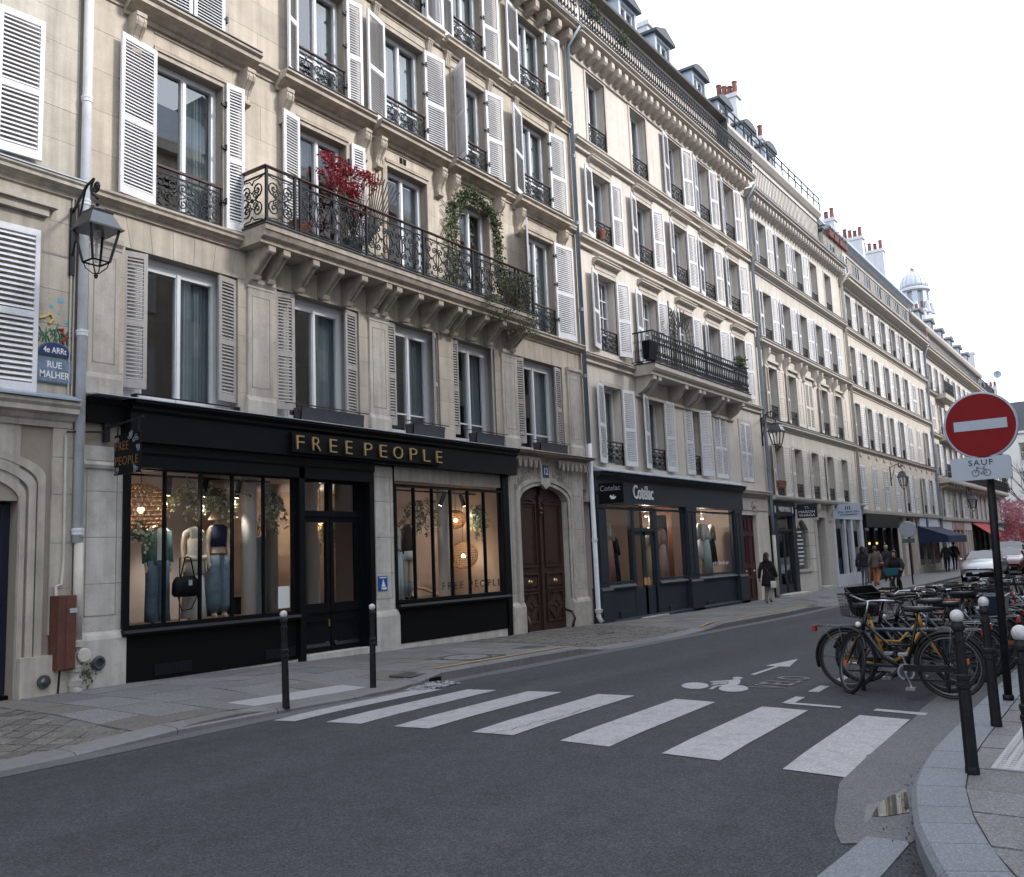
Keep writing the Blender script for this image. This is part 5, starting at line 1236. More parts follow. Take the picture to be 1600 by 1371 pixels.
def spot(x, y, z, aim, label):
    t = thing('track_spotlight', label, 'spotlight', (x, y, z), group='track spotlights in the shop windows'); d = Vector(aim).normalized()
    MB().tube([(x, y, z + .02), Vector((x, y, z)) + d * .26], .045, 10).build('lamp_housing', 'black_flat', t); p = Vector((x, y, z)) + d * .262
    MB().tube([p, p + d * .004], .036, 10).build('lamp_face', 'spot_face', t)
    l = bpy.data.lights.new('spot', 'SPOT'); l.energy = 75; l.spot_size = R(80); l.spot_blend = .7; l.color = (1, .92, .82); l.shadow_soft_size = .05
    lo = bpy.data.objects.new('lamp_light', l); COL.objects.link(lo); lo.location = p + d * .02; lo.rotation_euler = (-d).to_track_quat('Z', 'Y').to_euler(); lo.parent = t; lo.matrix_parent_inverse = WM[t.name].inverted()
for x, y, z, a, lb in ((8.52, .54, 2.96, (.1, .3, -1), 'black track spotlight beside the second glazing bar, left shop window'), (9.2, .54, 2.96, (0, .35, -1), 'black track spotlight above the cream dress'), (9.86, .54, 2.96, (0, .3, -1), 'black track spotlight above the denim trousers'), (13.55, .64, 2.96, (.35, .2, -1), 'tilted black spotlight above the bomber jacket'), (15.4, .64, 2.96, (-.3, .3, -1), 'black spotlight right of the white column, right shop window'), (15.95, .64, 2.96, (.3, -.2, -1), 'bright black spotlight above the wicker lamp, right shop window')): spot(x, y, z, a, lb)
def wicker(x, y, z, r, label, power=26):
    t = thing('wicker_pendant_lamp', label, 'lamp', (x, y, z), group='wicker pendant lamps in the fashion shop'); mb = MB(); m = 14
    for i in range(1, m):
        a = math.pi * (.08 + .84 * i / m); rr = r * math.sin(a); zz = z - r * .92 * math.cos(a)
        mb.tube([(x + rr * math.cos(2 * math.pi * k / 24), y + rr * math.sin(2 * math.pi * k / 24), zz) for k in range(24)], .011, 3, closed=True)
    for k in range(26):
        b = 2 * math.pi * k / 26; mb.tube([(x + r * math.sin(math.pi * (.06 + .86 * i / 10)) * math.cos(b + .1 * i), y + r * math.sin(math.pi * (.06 + .86 * i / 10)) * math.sin(b + .1 * i), z - r * .92 * math.cos(math.pi * (.06 + .86 * i / 10))) for i in range(11)], .009, 3)
    mb.build('wicker_shade', 'wicker', t); MB().ball((x, y, z - .02), .05, 10, 6).build('bulb', 'bulb', t); MB().tube([(x, y, z + r * .88), (x, y, 3.28)], .006, 5).build('cord', 'black_flat', t)
    l = bpy.data.lights.new('bulb', 'POINT'); l.energy = power; l.color = (1, .85, .68); l.shadow_soft_size = .07
    lo = bpy.data.objects.new('lamp_light', l); COL.objects.link(lo); lo.location = (x, y, z - .02); lo.parent = t; lo.matrix_parent_inverse = WM[t.name].inverted()
p = atY(220, 795, .7); wicker(p.x, .7, p.z, .42, 'large wicker globe lamp above the green jacket, left window')
p = atY(724, 868, .9); wicker(p.x, .9, p.z, .33, 'low wicker globe lamp behind the window lettering')
p = atY(712, 812, 1.3); wicker(p.x, 1.3, p.z, .24, 'small wicker lamp half behind the white column')
p = atY(500, 815, 3.6); wicker(p.x, 3.6, p.z, .26, 'wicker lamp deep inside behind the shop door', 120)
l = bpy.data.lights.new('bulb', 'POINT')
# dried flower branches hanging in the windows
def branch(c, rad, n, seed, label, mats=('flower_white', 'sprig', 'leaf_pale')):
    t = thing('hanging_branches', label, 'flowers', (c[0], c[1], c[2]), group='dried branches hung in the shop windows'); rf = random.Random(seed); st = MB(); fl = [MB() for _ in mats]
    for i in range(n):
        a = Vector((c[0], c[1], c[2] + rad[2])); b = Vector((c[0] + rf.uniform(-1, 1) * rad[0], c[1] + rf.uniform(-1, 1) * rad[1], c[2] + rf.uniform(-1, .8) * rad[2])); m_ = (a + b) / 2 + Vector((rf.uniform(-.1, .1), rf.uniform(-.1, .1), rf.uniform(0, .15)))
        st.tube([a, m_, b], .004, 3)
        for k in range(7):
            q = m_.lerp(b, rf.random()) + Vector((rf.uniform(-.05, .05),) * 3) * rf.choice((-1, 1)); j = rf.randrange(len(mats))
            if j == 0: fl[j].ball(q, rf.uniform(.018, .034), 6, 4)
            else: leaf_cloud(fl[j], q, (.03, .03, .03), 3, .075, rf.randrange(9999))
    st.build('twigs', 'bark', t)
    for f, m_, nm in zip(fl, mats, ('blooms', 'leaves', 'dry_leaves')):
        if f.v: f.build(nm, m_, t)
p = atY(320, 790, .6); branch((p.x, .6, p.z), (.75, .25, .3), 46, 1, 'dried flower garland over the three mannequins')
p = atY(430, 805, .5); branch((p.x, .5, p.z), (.25, .2, .38), 22, 2, 'white blossom branch right of the white column')
p = atY(655, 810, .6); branch((p.x, .6, p.z), (.42, .25, .36), 32, 3, 'flowering branches over the bomber jacket mannequin')
p = atY(745, 820, .5); branch((p.x, .5, p.z), (.3, .25, .42), 28, 4, 'white blossom branches above the low wicker lamp')
p = atY(215, 850, .4); branch((p.x, .4, p.z), (.12, .15, .3), 8, 5, 'small yellow green sprig beside the green jacket', ('flower_white', 'leaf_green', 'leaf_pale'))
p = atY(520, 840, 3.0); branch((p.x, 3.0, p.z), (.35, .3, .6), 40, 6, 'dried branches seen through the shop door')
# clothes hangers leaning in the right window
t = thing('giant_coat_hanger', 'large wooden coat hanger leaning behind the window lettering', 'hanger', (14.3, .5, .76))
MB().tube([(13.95, .55, .82), (14.25, .55, 1.0), (14.55, .55, .95), (14.95, .5, .8)], .03, 6).tube([(14.3, .55, 1.0), (14.22, .55, 1.35)], .02, 6).build('hanger_arm', 'wood_light', t)
# ------------------------------------------------------------------ drainpipes, wall lamp, meter box, street plate
pipe('white drainpipe between the navy door and the black shop', 'drainpipe', None, [([(6.69, -.10, 16), (6.69, -.10, 1.95)], .068, 'pipe_white'), ([(6.705, -.11, 1.95), (6.71, -.11, .62)], .062, 'pipe_cream'), ([(6.70, -.12, .5), (6.66, -.12, .3), (6.66, -.14, .02), (6.72, -.2, -.03)], .075, 'pipe_stone')],
     [((6.69, -.10, z), .068, 'pipe_white') for z in (13.5, 10.1, 8.3, 6.75, 4.85, 2.1)] + [((6.70, -.11, .62), .066, 'pipe_cream'), ((6.66, -.13, .3), .08, 'pipe_stone'), ((6.66, -.13, .12), .08, 'pipe_stone')])
o = MB().lathe([(.08, -.03), (.095, -.02), (.095, .02), (.08, .03)], (6.75, -.21, .46), 14, 'y'); tag(o.build('inspection_cap', 'pipe_cream'), 'round white inspection cap at the foot of the white drainpipe', 'pipe cap')
pipe('blue grey drainpipe between the beige and the cream house', 'drainpipe', None, [([(20.4, -.55, 15.95), (20.42, -.12, 15.5), (20.46, -.12, 4.4)], .06, 'pipe_zinc'), ([(20.47, -.13, 4.4), (20.5, -.13, -.05), (20.53, -.2, -.2)], .062, 'pipe_white')], [((20.44, -.12, z), .06, 'pipe_zinc') for z in (14.2, 12.3, 10.4, 8.0, 6.2)] + [((20.49, -.13, 1.9), .066, 'pipe_white'), ((20.5, -.14, .1), .085, 'pipe_cream')])
pipe('blue grey drainpipe between the cream house and the grey stone house', 'drainpipe', None, [([(33.9, -.5, 15.8), (33.95, -.12, 15.3), (33.98, -.12, 3.2), (33.98, -.12, 2.0)], .065, 'pipe_zinc'), ([(33.98, -.12, 2.0), (33.98, -.12, -.3)], .065, 'pipe_cream')], [((33.97, -.12, z), .065, 'pipe_zinc') for z in (13.5, 10.5, 7.5, 4.5)])
pipe('cream drainpipe between the two long grey houses', 'drainpipe', None, [([(47.0, -.5, 15.3), (47.05, -.12, 14.8), (47.1, -.12, 3.0)], .07, 'pipe_cream')], [((47.08, -.12, z), .07, 'pipe_cream') for z in (12.5, 9.5, 6.5)])
pipe('slate blue drainpipe before the far pink awning houses', 'drainpipe', None, [([(67.2, -.4, 14.9), (67.25, -.12, 14.4), (67.25, -.12, 3.2), (67.25, -.12, -.3)], .08, 'pipe_zinc')], [((67.25, -.12, z), .08, 'pipe_zinc') for z in (12, 9, 6)])
# cables beside the white pipe
mb = MB(); 
for k in range(2): mb.tube([(6.56 + k * .05, -.03, 6.8), (6.55 + k * .05, -.03, 3.95)], .011, 5)
mb.tube([(6.52, -.06, 3.4), (6.53, -.06, 1.7), (6.50, -.07, 1.4), (6.42, -.08, 1.38), (6.42, -.1, 1.22)], .022, 6); tag(mb.build('wall_cable', 'pipe_cream'), 'thin cables running down beside the white drainpipe', 'cable')
t = thing('meter_box', 'tall rusty red metal box on the wall beside the white drainpipe', 'utility box', (6.47, -.1, .3))
a, b = atY(83, 960, -.12), atY(110, 960, -.14); MB().box(a.x, b.x + .02, -.26, -.02, .3, 1.26).build('box_body', 'rust_box', t, bevel=.01); MB().box(a.x + .1, b.x + .0, -.268, -.258, .32, 1.24).build('box_door', 'rust_box', t)
MB().box(a.x + .14, a.x + .24, -.275, -.266, 1.03, 1.09).build('maker_plate', 'sign_white', t); MB().tube([(a.x + .1, -.1, .3), (a.x + .08, -.1, -.05)], .035, 8).build('feed_pipe', 'rubber', t)
MB().lathe([(.07, 0), (.085, -.02), (.085, -.05), (.05, -.055), (.03, -.08), (.001, -.085)], (6.25, -.13, .18), 14, 'y').build('gas_valve', 'steel_dark', t)
P_ = thing('street_name_plate', 'blue enamel street plate reading RUE MALHER', 'sign', (6.33, -.02, 4.1))
MB().box(6.09, 6.61, -.03, -.015, 4.1, 4.46).build('plate_frame', 'enamel_green', P_); MB().box(6.11, 6.59, -.036, -.029, 4.12, 4.44).build('plate_face', 'enamel_blue', P_)
ar = [(6.35 + .25 * math.cos(math.pi * (1 - i / 14)), 4.475 + .2 * math.sin(math.pi * i / 14)) for i in range(15)]
MB().prismY(ar, -.03, -.015).build('arch_frame', 'enamel_green', P_); MB().prismY([(6.35 + (x - 6.35) * .9, 4.485 + (z - 4.475) * .87) for x, z in ar], -.036, -.029).build('arch_face', 'enamel_navy', P_)
text('4e ARRt', 'white_text', (6.19, -.038, 4.515), .32, .085, .002, P_, bold=.01); text('RUE', 'white_text', (6.25, -.038, 4.31), .2, .09, .002, P_, bold=.012); text('MALHER', 'white_text', (6.15, -.038, 4.17), .41, .095, .002, P_, bold=.012)
# street art over the plate
t = thing('street_art', 'small street art of green grass, blue dots and a yellow squiggle above the street plate', 'street art', (6.3, -.01, 4.7)); g_ = MB(); ra = random.Random(8)
for i in range(9):
    x = 6.14 + i * .05; h = ra.uniform(.12, .3); g_.tube([(x, -.008, 4.66), (x + ra.uniform(-.04, .04), -.008, 4.66 + h * .5), (x + ra.uniform(-.07, .07), -.008, 4.66 + h)], [.012, .01, .004], 4)
    for k in range(2): g_.tube([(x, -.008, 4.7 + k * .06), (x + ra.choice((-.05, .05)), -.008, 4.78 + k * .08)], .007, 4)
g_.build('painted_grass', 'art_green', t); g_ = MB()
for px, py, r_ in ((94, 470, .04), (80, 479, .028), (92, 490, .02), (104, 505, .026), (59, 503, .016), (58, 517, .016), (104, 522, .018)):
    p = atY(px, py); g_.lathe([(r_, -.004), (.001, -.006)], (p.x, -.001, p.z), 12, 'y')
g_.build('painted_dots', 'art_blue', t); q = [atY(px, py) for px, py in ((60, 497), (70, 495), (76, 491), (81, 494), (82, 500), (76, 506))]; MB().tube([(v.x, -.012, v.z) for v in q], .02, 6).build('yellow_relief', 'art_yellow', t)
q = [atY(px, py) for px, py in ((89, 515), (98, 515), (97, 522), (102, 528), (97, 534), (98, 538))]; MB().tube([(v.x, -.012, v.z) for v in q], [.01, .02, .022, .026, .022, .012], 6).build('red_relief', 'art_red', t)
# wall lanterns
def wall_lamp(x, y, zt, label, bx, s=1.0, bz=None):
    """lantern hanging at (x, y); zt top of the roof; bracket plate on the wall at bx"""
    t = thing('wall_lantern', label, 'street lamp', (bx, -.02, zt), group='wall lanterns along the street'); bz = bz or zt + .38 * s
    mb = MB(); mb.box(bx - .03, bx + .03, -.05, 0, bz - 1.0 * s, bz + .05)
    mb.tube([(bx, -.04, bz), (x, y + .28 * s, bz + .05 * s)], .022 * s, 6); mb.tube([(bx, -.04, bz - .7 * s), (x, y + .32 * s, bz + .02 * s)], .016 * s, 6)
    mb.tube([(x, y + .28 * s + .0, bz + .05 * s)] + [(x, y + .17 * s * math.cos(a) , bz - .02 * s + .15 * s * math.sin(a)) for a in [math.pi * .3 - i * .25 for i in range(0, 22)]][:9] + [(x, y, bz - .22 * s)], .02 * s, 6)
    mb.tube([(x, y + q[0], bz - .03 * s + q[2]) for q in spiral(.03, 0, .09 * s, 1.6, 0, 1, 0, 16)], .02 * s, 5)
    mb.lathe([(.012, 0), (.03, .02), (.012, .05), (.03, .07), (.012, .1)], (x, y, zt + .05 * s), 8); mb.build('bracket', 'iron', t)
    z = zt; ro = MB()
    ro.lathe([(.05 * s, .06 * s), (.11 * s, .05 * s), (.12 * s, .03 * s), (.08 * s, .0)], (x, y, z), 10); 
    def frust(m, r0, z0, r1, z1):
        q = [(-1, -1), (1, -1), (1, 1), (-1, 1)]; m.add([(x + a * r0, y + b * r0, z0) for a, b in q] + [(x + a * r1, y + b * r1, z1) for a, b in q], [(0, 1, 5, 4), (1, 2, 6, 5), (2, 3, 7, 6), (3, 0, 4, 7), (3, 2, 1, 0), (4, 5, 6, 7)])
    frust(ro, .24 * s, z - .24 * s, .15 * s, z - .03 * s); frust(ro, .26 * s, z - .265 * s, .26 * s, z - .24 * s); frust(ro, .15 * s, z - .03 * s, .16 * s, z - .0); ro.build('lantern_roof', 'steel_dark', t)
    fr = MB()
    for a, b in ((-1, -1), (1, -1), (1, 1), (-1, 1)):
        fr.bar((x + a * .21 * s, y + b * .21 * s, z - .26 * s), (x + a * .125 * s, y + b * .125 * s, z - .72 * s), .03 * s); fr.bar((x + a * .125 * s, y + b * .125 * s, z - .72 * s), (x + a * -b * .125 * s * 1 if 0 else x + (a if a * b > 0 else -a) * .125 * s, y + (-b if a * b > 0 else b) * .125 * s, z - .72 * s), .018 * s)
        fr.bar((x + a * .125 * s, y + b * .125 * s, z - .72 * s), (x - b * .125 * s, y + a * .125 * s, z - .72 * s), .018 * s)
        fr.tube([(x + a * .12 * s, y + b * .12 * s, z - .72 * s), (x + a * .1 * s, y + b * .1 * s, z - .8 * s), (x + a * .03 * s, y + b * .03 * s, z - .88 * s), (x, y, z - .88 * s)], .009 * s, 4)
    fr.lathe([(.02 * s, -.95 * s), (.03 * s, -.91 * s), (.015 * s, -.88 * s)], (x, y, z), 8); fr.build('lantern_frame', 'iron', t)
    q4 = [(-1, -1), (1, -1), (1, 1), (-1, 1)]
    for i in range(4):
        a, b = q4[i], q4[(i + 1) % 4]; MB().add([(x + a[0] * .205 * s, y + a[1] * .205 * s, z - .265 * s), (x + b[0] * .205 * s, y + b[1] * .205 * s, z - .265 * s), (x + b[0] * .12 * s, y + b[1] * .12 * s, z - .72 * s), (x + a[0] * .12 * s, y + a[1] * .12 * s, z - .72 * s)], [(0, 1, 2, 3)]).build('lantern_pane', 'lamp_glass', t)
    MB().lathe([(.02 * s, -.72 * s), (.02 * s, -.4 * s), (.04 * s, -.38 * s), (.04 * s, -.3 * s)], (x, y, z), 8).build('lamp_holder', 'pipe_stone', t)
    return t
lp = atY(152, 333, -1.15); wall_lamp(lp.x, -1.15, lp.z, 'large iron lantern on a scrolled bracket beside the white drainpipe', 6.56, .93, lp.z + .40)
lp = atY(1212, 663, -.9); wall_lamp(lp.x, -.9, lp.z, 'iron lantern beside the drainpipe at the end of the cream house', 33.85, 1.05)
lp = atY(1410, 738, -.9); wall_lamp(lp.x, -.9, lp.z, 'iron lantern on the channelled wall above the black bar', atY(1390, 735).x, 1.05)
lp = atY(1519, 774, -.9); wall_lamp(lp.x, -.9, lp.z, 'distant iron lantern below the far long balcony', lp.x + 3.5, 1.3)
# ------------------------------------------------------------------ plants on the balcony
t = thing('red_maple', 'red leaved maple in a pot on the scrolled balcony', 'plant', (12.0, -.35, 7.11)); c0 = atY(548, 262, -.4); pb = (atY(553, 375, -.4).x, -.38)
MB().lathe([(.13, 7.11), (.19, 7.45), (.2, 7.5), (.17, 7.5)], (pb[0], pb[1], 0), 14).build('pot', 'slate', t); st = MB(); lf = MB(); rm = random.Random(21)
for i in range(26):
    e = atY(rm.uniform(500, 590), rm.uniform(240, 290), rm.uniform(-.75, -.1))
    if i < 8: e = atY(rm.uniform(540, 565), rm.uniform(290, 345), rm.uniform(-.55, -.2))
    a = Vector((pb[0] + rm.uniform(-.03, .03), pb[1], 7.5)); m_ = a.lerp(e, .6) + Vector((rm.uniform(-.08, .08), 0, .12)); st.tube([a, m_, e], [.014, .009, .004], 4)
    leaf_cloud(lf, e, (.13, .13, .09), 44, .075, i); leaf_cloud(lf, m_.lerp(e, .5), (.1, .1, .08), 10, .07, i + 100)
st.build('stems', 'bark', t); lf.build('foliage', 'leaf_red', t)
t = thing('iron_fan', 'fan of black iron spikes standing between two balcony windows', 'ornament', (12.9, -.3, 7.1)); mb = MB()
base = atY(575, 355, -.3)
for i in range(11):
    e = atY(578 + i * 4.6, 268 + abs(i - 2) * 4.2, -.35); mb.tube([(base.x, base.y, base.z - .35), e], .012, 4)
for rr_ in (.25, .4): mb.tube([(base.x + rr_ * math.cos(R(20 + 8 * k)), base.y, base.z - .35 + rr_ * math.sin(R(20 + 8 * k))) for k in range(10)], .009, 4)
mb.build('spikes', 'iron', t)
t = thing('ivy', 'ivy on a pale trellis framing a balcony window', 'plant', (15.3, -.1, 7.1)); lf = MB(); ra = random.Random(31); st = MB()
path = [(15.1, 7.1, .32, 1.0), (15.1, 8.0, .3, 1.0), (15.05, 8.8, .25, .9), (15.25, 9.4, .2, .9), (15.6, 9.75, .14, .8), (16.0, 9.7, .12, .8), (16.4, 9.6, .14, .8), (16.7, 9.4, .16, .9), (16.75, 8.9, .16, .9), (16.8, 8.3, .18, .9), (17.05, 8.0, .2, .7), (17.2, 7.6, .22, .7)]
for (xa, z_a, ra_, d1), (xb, z_b, rb_, d2) in zip(path, path[1:]):
    for k in range(7):
        f = k / 7; leaf_cloud(lf, (xa + (xb - xa) * f, -.1, z_a + (z_b - z_a) * f), (ra_, .09, .12), int(24 * d1), .085, ra.randrange(9999))
    st.tube([(xa, -.06, z_a), (xb, -.06, z_b)], .012, 4)
lf.build('foliage', 'leaf_green', t); st.build('stems', 'bark', t); lf2 = MB()
for (xa, z_a, ra_, d1) in path: leaf_cloud(lf2, (xa, -.15, z_a), (ra_ * 1.25, .08, .3), 46, .08, ra.randrange(9999))
lf2.build('pale_leaves', 'leaf_pale', t); tl = MB()
for i in range(6):
    tl.bar((14.75, -.04, 7.6 + i * .32), (15.3, -.04, 7.95 + i * .32), .02, .01); tl.bar((14.75, -.03, 8.0 + i * .28), (15.3, -.03, 7.6 + i * .28), .02, .01)
tl.build('trellis', 'trellis', t)
t = thing('trailing_plant', 'bushy plant spilling over the right end of the scrolled balcony', 'plant', (17.0, -.6, 7.1)); lf = MB(); lp_ = MB()
for i in range(34):
    e = atY(ra.uniform(765, 835), ra.uniform(430, 515), ra.uniform(-.95, -.55)); leaf_cloud(lf, e, (.16, .12, .16), 26, .06, i); leaf_cloud(lp_, e, (.18, .12, .18), 14, .06, i + 50)
for i in range(8): e = atY(ra.uniform(790, 840), ra.uniform(500, 530), ra.uniform(-.95, -.75)); leaf_cloud(lf, e, (.1, .06, .16), 24, .05, i + 300)
lf.build('foliage', 'leaf_dry', t); lp_.build('pale_leaves', 'leaf_green', t); MB().lathe([(.16, 7.11), (.2, 7.36), (.2, 7.4), (.17, 7.4)], (16.85, -.45, 0), 12).build('pot', 'terracotta', t)
t = thing('terracotta_pot', 'terracotta pot behind the balcony railing, left of the red maple', 'pot', (10.7, -.4, 7.11)); MB().lathe([(.15, 7.11), (.2, 7.4), (.21, 7.44), (.18, 7.44)], (atY(470, 357, -.4).x, -.4, 0), 14).build('pot_body', 'terracotta', t)
# ------------------------------------------------------------------ cream house with the slate-blue shop
B2 = thing('cream_apartment_house', 'cream rendered apartment house with white shutters above the slate blue shop', 'building', (20.5, 0, -.2))
X0, X1 = 20.5, 33.9
CX2 = [22.08, 24.75, 27.38, 29.72, 32.1]; hw = .54
fl2 = [(3.95, 6.13), (7.1, 9.3), (10.27, 12.3), (13.12, 15.3)]
ops = [(c - hw, c + hw, a, b) for a, b in fl2 for c in CX2] + [(31.0, 32.55, -.6, 2.73)]
wall_slab(X0, X1, 2.9, 15.9, [o for o in ops if o[3] > 3], 0, .42).build('wall', 'b2_wall', B2)
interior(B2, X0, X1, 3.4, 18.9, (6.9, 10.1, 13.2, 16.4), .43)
for za, zb, p in ((6.74, 6.9, .16), (9.96, 10.2, .2), (12.78, 13.02, .2)):
    cornice(B2, 'string_course', 'b2_trim', X0 + .12, X1, za, zb, p)
    MB().box(X0 + .12, X1, -p * .5, 0, za - .09, za - .03).build('string_fillet', 'b2_trim', B2)
for f, (za, zb) in enumerate(fl2):
    for k, c in enumerate(CX2):
        a, b = c - hw, c + hw
        closed = f == 0 and k in (3, 4); half = f == 0 and k == 2
        window(B2, a, b, za, zb, .3, (.25, .5, .75) if (f == 1 and k < 3) else (), 2 if (f == 1 and k < 3) else 1, curtain=('curtain', .04, .96) if (k + f) % 2 == 0 and not closed else (('curtain', .5, .96) if k % 2 else None))
        fr = MB(); fr.box(a - .1, a, -.025, .02, za, zb + .1); fr.box(b, b + .1, -.025, .02, za, zb + .1); fr.box(a, b, -.025, .02, zb, zb + .1); fr.box(a - .1, b + .1, -.06, .02, za - .08, za) if f == 3 else None
        fr.build('window_surround', 'b2_trim', B2)
        if f in (1, 2):
            cornice(B2, 'window_hood', 'b2_trim', a - .14, b + .16, zb + .22, zb + .42, .2)
            MB().box(a - .06, b + .06, -.03, .01, zb + .12, zb + .215).build('hood_frieze', 'b2_trim', B2)
        if not closed and not (f == 1 and k > 0): guard(B2, a, b, za + .02, .62, .03)
        if f == 3 and k < 2: continue
        if closed: shutter(B2, a, za, zb, hw, -1, 1, y=-.0); shutter(B2, b, za, zb, hw, 1, 1, y=-.0)
        elif half: shutter(B2, a, za, zb, hw, -1, 3, y=-.0); shutter(B2, b, za, zb, hw, 1, 160, y=-.05)
        else:
            tl = [168, 166, 171][(k + f) % 3]; shutter(B2, a, za, zb, hw, -1, tl, y=-.045); shutter(B2, b, za, zb, hw, 1, [170, 165, 172][(k * 2 + f) % 3], y=-.045)
# roof cornice with modillions, continuous railing, attic and dormers
cornice(B2, 'roof_cornice', 'b2_trim', X0 + .1, X1 + .05, 15.80, 16.1, .56, cap='iron')
MB().box(X0 + .1, X1, -.06, .0, 15.36, 15.42).build('frieze_band', 'b2_trim', B2)
MC2 = modillion_mesh(.18, .27, .42); x = X0 + .35
while x < X1 - .1: placed('modillion', MC2, 'b2_trim', B2, (x, .0, 15.80)); x += .42
rail_run(B2, X0 + .1, X1, 16.12, .92, -.46, .15)
MB().box(X0, X1, .9, 1.1, 16.0, 18.85).build('attic_wall', 'b2_wall', B2); MB().box(X0, X1, .0, 1.0, 15.9, 16.0).build('terrace_slab', 'b2_trim', B2)
MB().prismX([(1.1, 18.7), (.8, 18.7), (.74, 18.85), (.74, 18.93), (.62, 18.98), (.62, 19.06), (1.1, 19.06)], X0, X1 + .1).build('gutter_cornice', 'b2_trim', B2)
def mansard(parent, x0, x1, z0, y0, z1, y1, y2, mat='zinc'):
    MB().add([(x0, y0, z0), (x1, y0, z0), (x1, y1, z1), (x0, y1, z1), (x0, y2, z1 + .7), (x1, y2, z1 + .7), (x0, y2, z0), (x1, y2, z0)], [(0, 1, 2, 3), (3, 2, 5, 4), (0, 3, 4, 6), (1, 7, 5, 2), (6, 4, 5, 7), (0, 6, 7, 1)]).build('roof', mat, parent)
mansard(B2, X0, X1, 19.0, .85, 21.6, 2.6, 6)
def dormer(parent, cx, z0, w, h, y, d, curved=False, mat='zinc'):
    o = MB(); o.box(cx - w / 2, cx - w / 2 + .16, y, y + d, z0, z0 + h); o.box(cx + w / 2 - .16, cx + w / 2, y, y + d, z0, z0 + h); o.box(cx - w / 2 + .16, cx + w / 2 - .16, y + .25, y + d, z0, z0 + h); o.box(cx - w / 2 + .16, cx + w / 2 - .16, y, y + .25, z0, z0 + .12); o.box(cx - w / 2 + .16, cx + w / 2 - .16, y, y + .25, z0 + h - .12, z0 + h)
    do = o.build('dormer', mat, parent)
    if curved: P_ = [(cx - w / 2 - .12, z0 + h)] + [(cx + (w / 2 + .12) * math.cos(math.pi * (1 - i / 12)), z0 + h + .02 + .32 * math.sin(math.pi * i / 12)) for i in range(13)] + [(cx + w / 2 + .12, z0 + h)]
    else: P_ = [(cx - w / 2 - .14, z0 + h), (cx - w / 2 - .14, z0 + h + .1), (cx, z0 + h + .42), (cx + w / 2 + .14, z0 + h + .1), (cx + w / 2 + .14, z0 + h)]
    MB().prismY(P_, y - .16, y + d + .3).build('dormer_roof', 'slate' if mat == 'zinc' else mat, do)
    mb = MB(); a, b, c, d_ = cx - w / 2 + .16, cx + w / 2 - .16, z0 + .12, z0 + h - .12; mb.box(a, a + .06, y + .1, y + .18, c, d_); mb.box(b - .06, b, y + .1, y + .18, c, d_); mb.box(a + .06, b - .06, y + .1, y + .18, d_ - .06, d_); mb.box(cx - .04, cx + .04, y + .09, y + .18, c, d_ - .06); mb.box(a + .06, b - .06, y + .1, y + .18, c, c + .08); mb.build('dormer_window', 'window_white', do)
    MB().box(a + .06, b - .06, y + .14, y + .15, c + .08, d_ - .06).build('pane', 'glass', do); return do
for px, py in ((965, 20), (995, 40), (1041, 82)): pass
for cx, cv in ((23.7, False), (26.9, False), (29.7, False), (33.0, True)): dormer(B2, cx, 19.05, 1.35, 1.5, 1.15, 1.4, cv)
def chimney(parent, x, y0, y1, z0, z1, pots, w=.55):
    mb = MB(); mb.box(x - w / 2, x + w / 2, y0, y1, z0, z1 - .2); mb.box(x - w / 2 - .06, x + w / 2 + .06, y0 - .08, y1 + .08, z1 - .2, z1); c = mb.build('chimney_stack', 'chimney', parent)
    for i in range(pots):
        yy = y0 + (y1 - y0) * (i + .5) / pots; h = [.62, .45, .55, .7][i % 4]; MB().lathe([(.13, z1), (.115, z1 + h), (.135, z1 + h), (.135, z1 + h + .06), (.09, z1 + h + .06)], (x, yy, 0), 10).build('chimney_pot', ['terracotta', 'terracotta_dark'][(i + pots) % 2], c)
chimney(B2, 31.0, 2.2, 3.0, 19, 22.3, 0)
# balcony of the second floor
b2p = -.74; sl = MB().prismX([(.02, 6.62), (b2p + .12, 6.62), (b2p + .12, 6.7), (b2p + .05, 6.74), (b2p, 6.8), (b2p, 6.93), (.02, 6.93)], 23.4, 31.0).build('balcony_slab', 'b2_trim', B2)
MB().box(23.38, 31.02, b2p - .02, 0, 6.932, 6.96).build('slab_capping', 'iron', B2)
prof = [(0, 0), (-.6, 0), (-.6, -.12), (-.52, -.14), (-.45, -.2), (-.36, -.32), (-.22, -.42), (-.1, -.48), (0, -.5)]
cb = MB().prismX(prof, -.1, .1).mesh('bracket')
for x in (23.65, 23.98, 25.85, 26.9, 27.2, 28.75, 29.2, 30.6): placed('bracket', cb, 'b2_trim', B2, (x, 0, 6.62))
MB().box(23.5, 31.0, -.08, 0, 6.05, 6.13).build('string_fillet', 'b2_trim', B2)
rail_run(B2, 23.42, 30.98, 6.96, .95, b2p + .04, .16, 'iron', 1.9)
ent = MB(); 
rr2 = thing('tmp', None, None) if 0 else None
key_me = None
sidep = MB(); 
for i in range(6): sidep.box(-.008, .008, -i * .12 - .01, -i * .12 + .006, .05, .95); sidep.tube([(0, -i * .12 - .06 + q[0], .4 + q[2]) for q in spiral(0, 0, .05, 1.2, 0, 1, 0, 10)], .007, 3); sidep.tube([(0, -i * .12 - .06 + q[0], .65 + q[2]) for q in spiral(0, 0, .05, 1.2, 2, -1, 0, 10)], .007, 3)
sidep.box(-.015, .015, -.72, 0, .05, .075); sidep.box(-.02, .02, -.72, 0, .915, .95); sm = sidep.mesh('railing_side'); sm.materials.append(MATS['iron'])
obj('railing_side', sm, B2, (23.42, 0, 6.96)); obj('railing_side', sm, B2, (30.98, 0, 6.96))
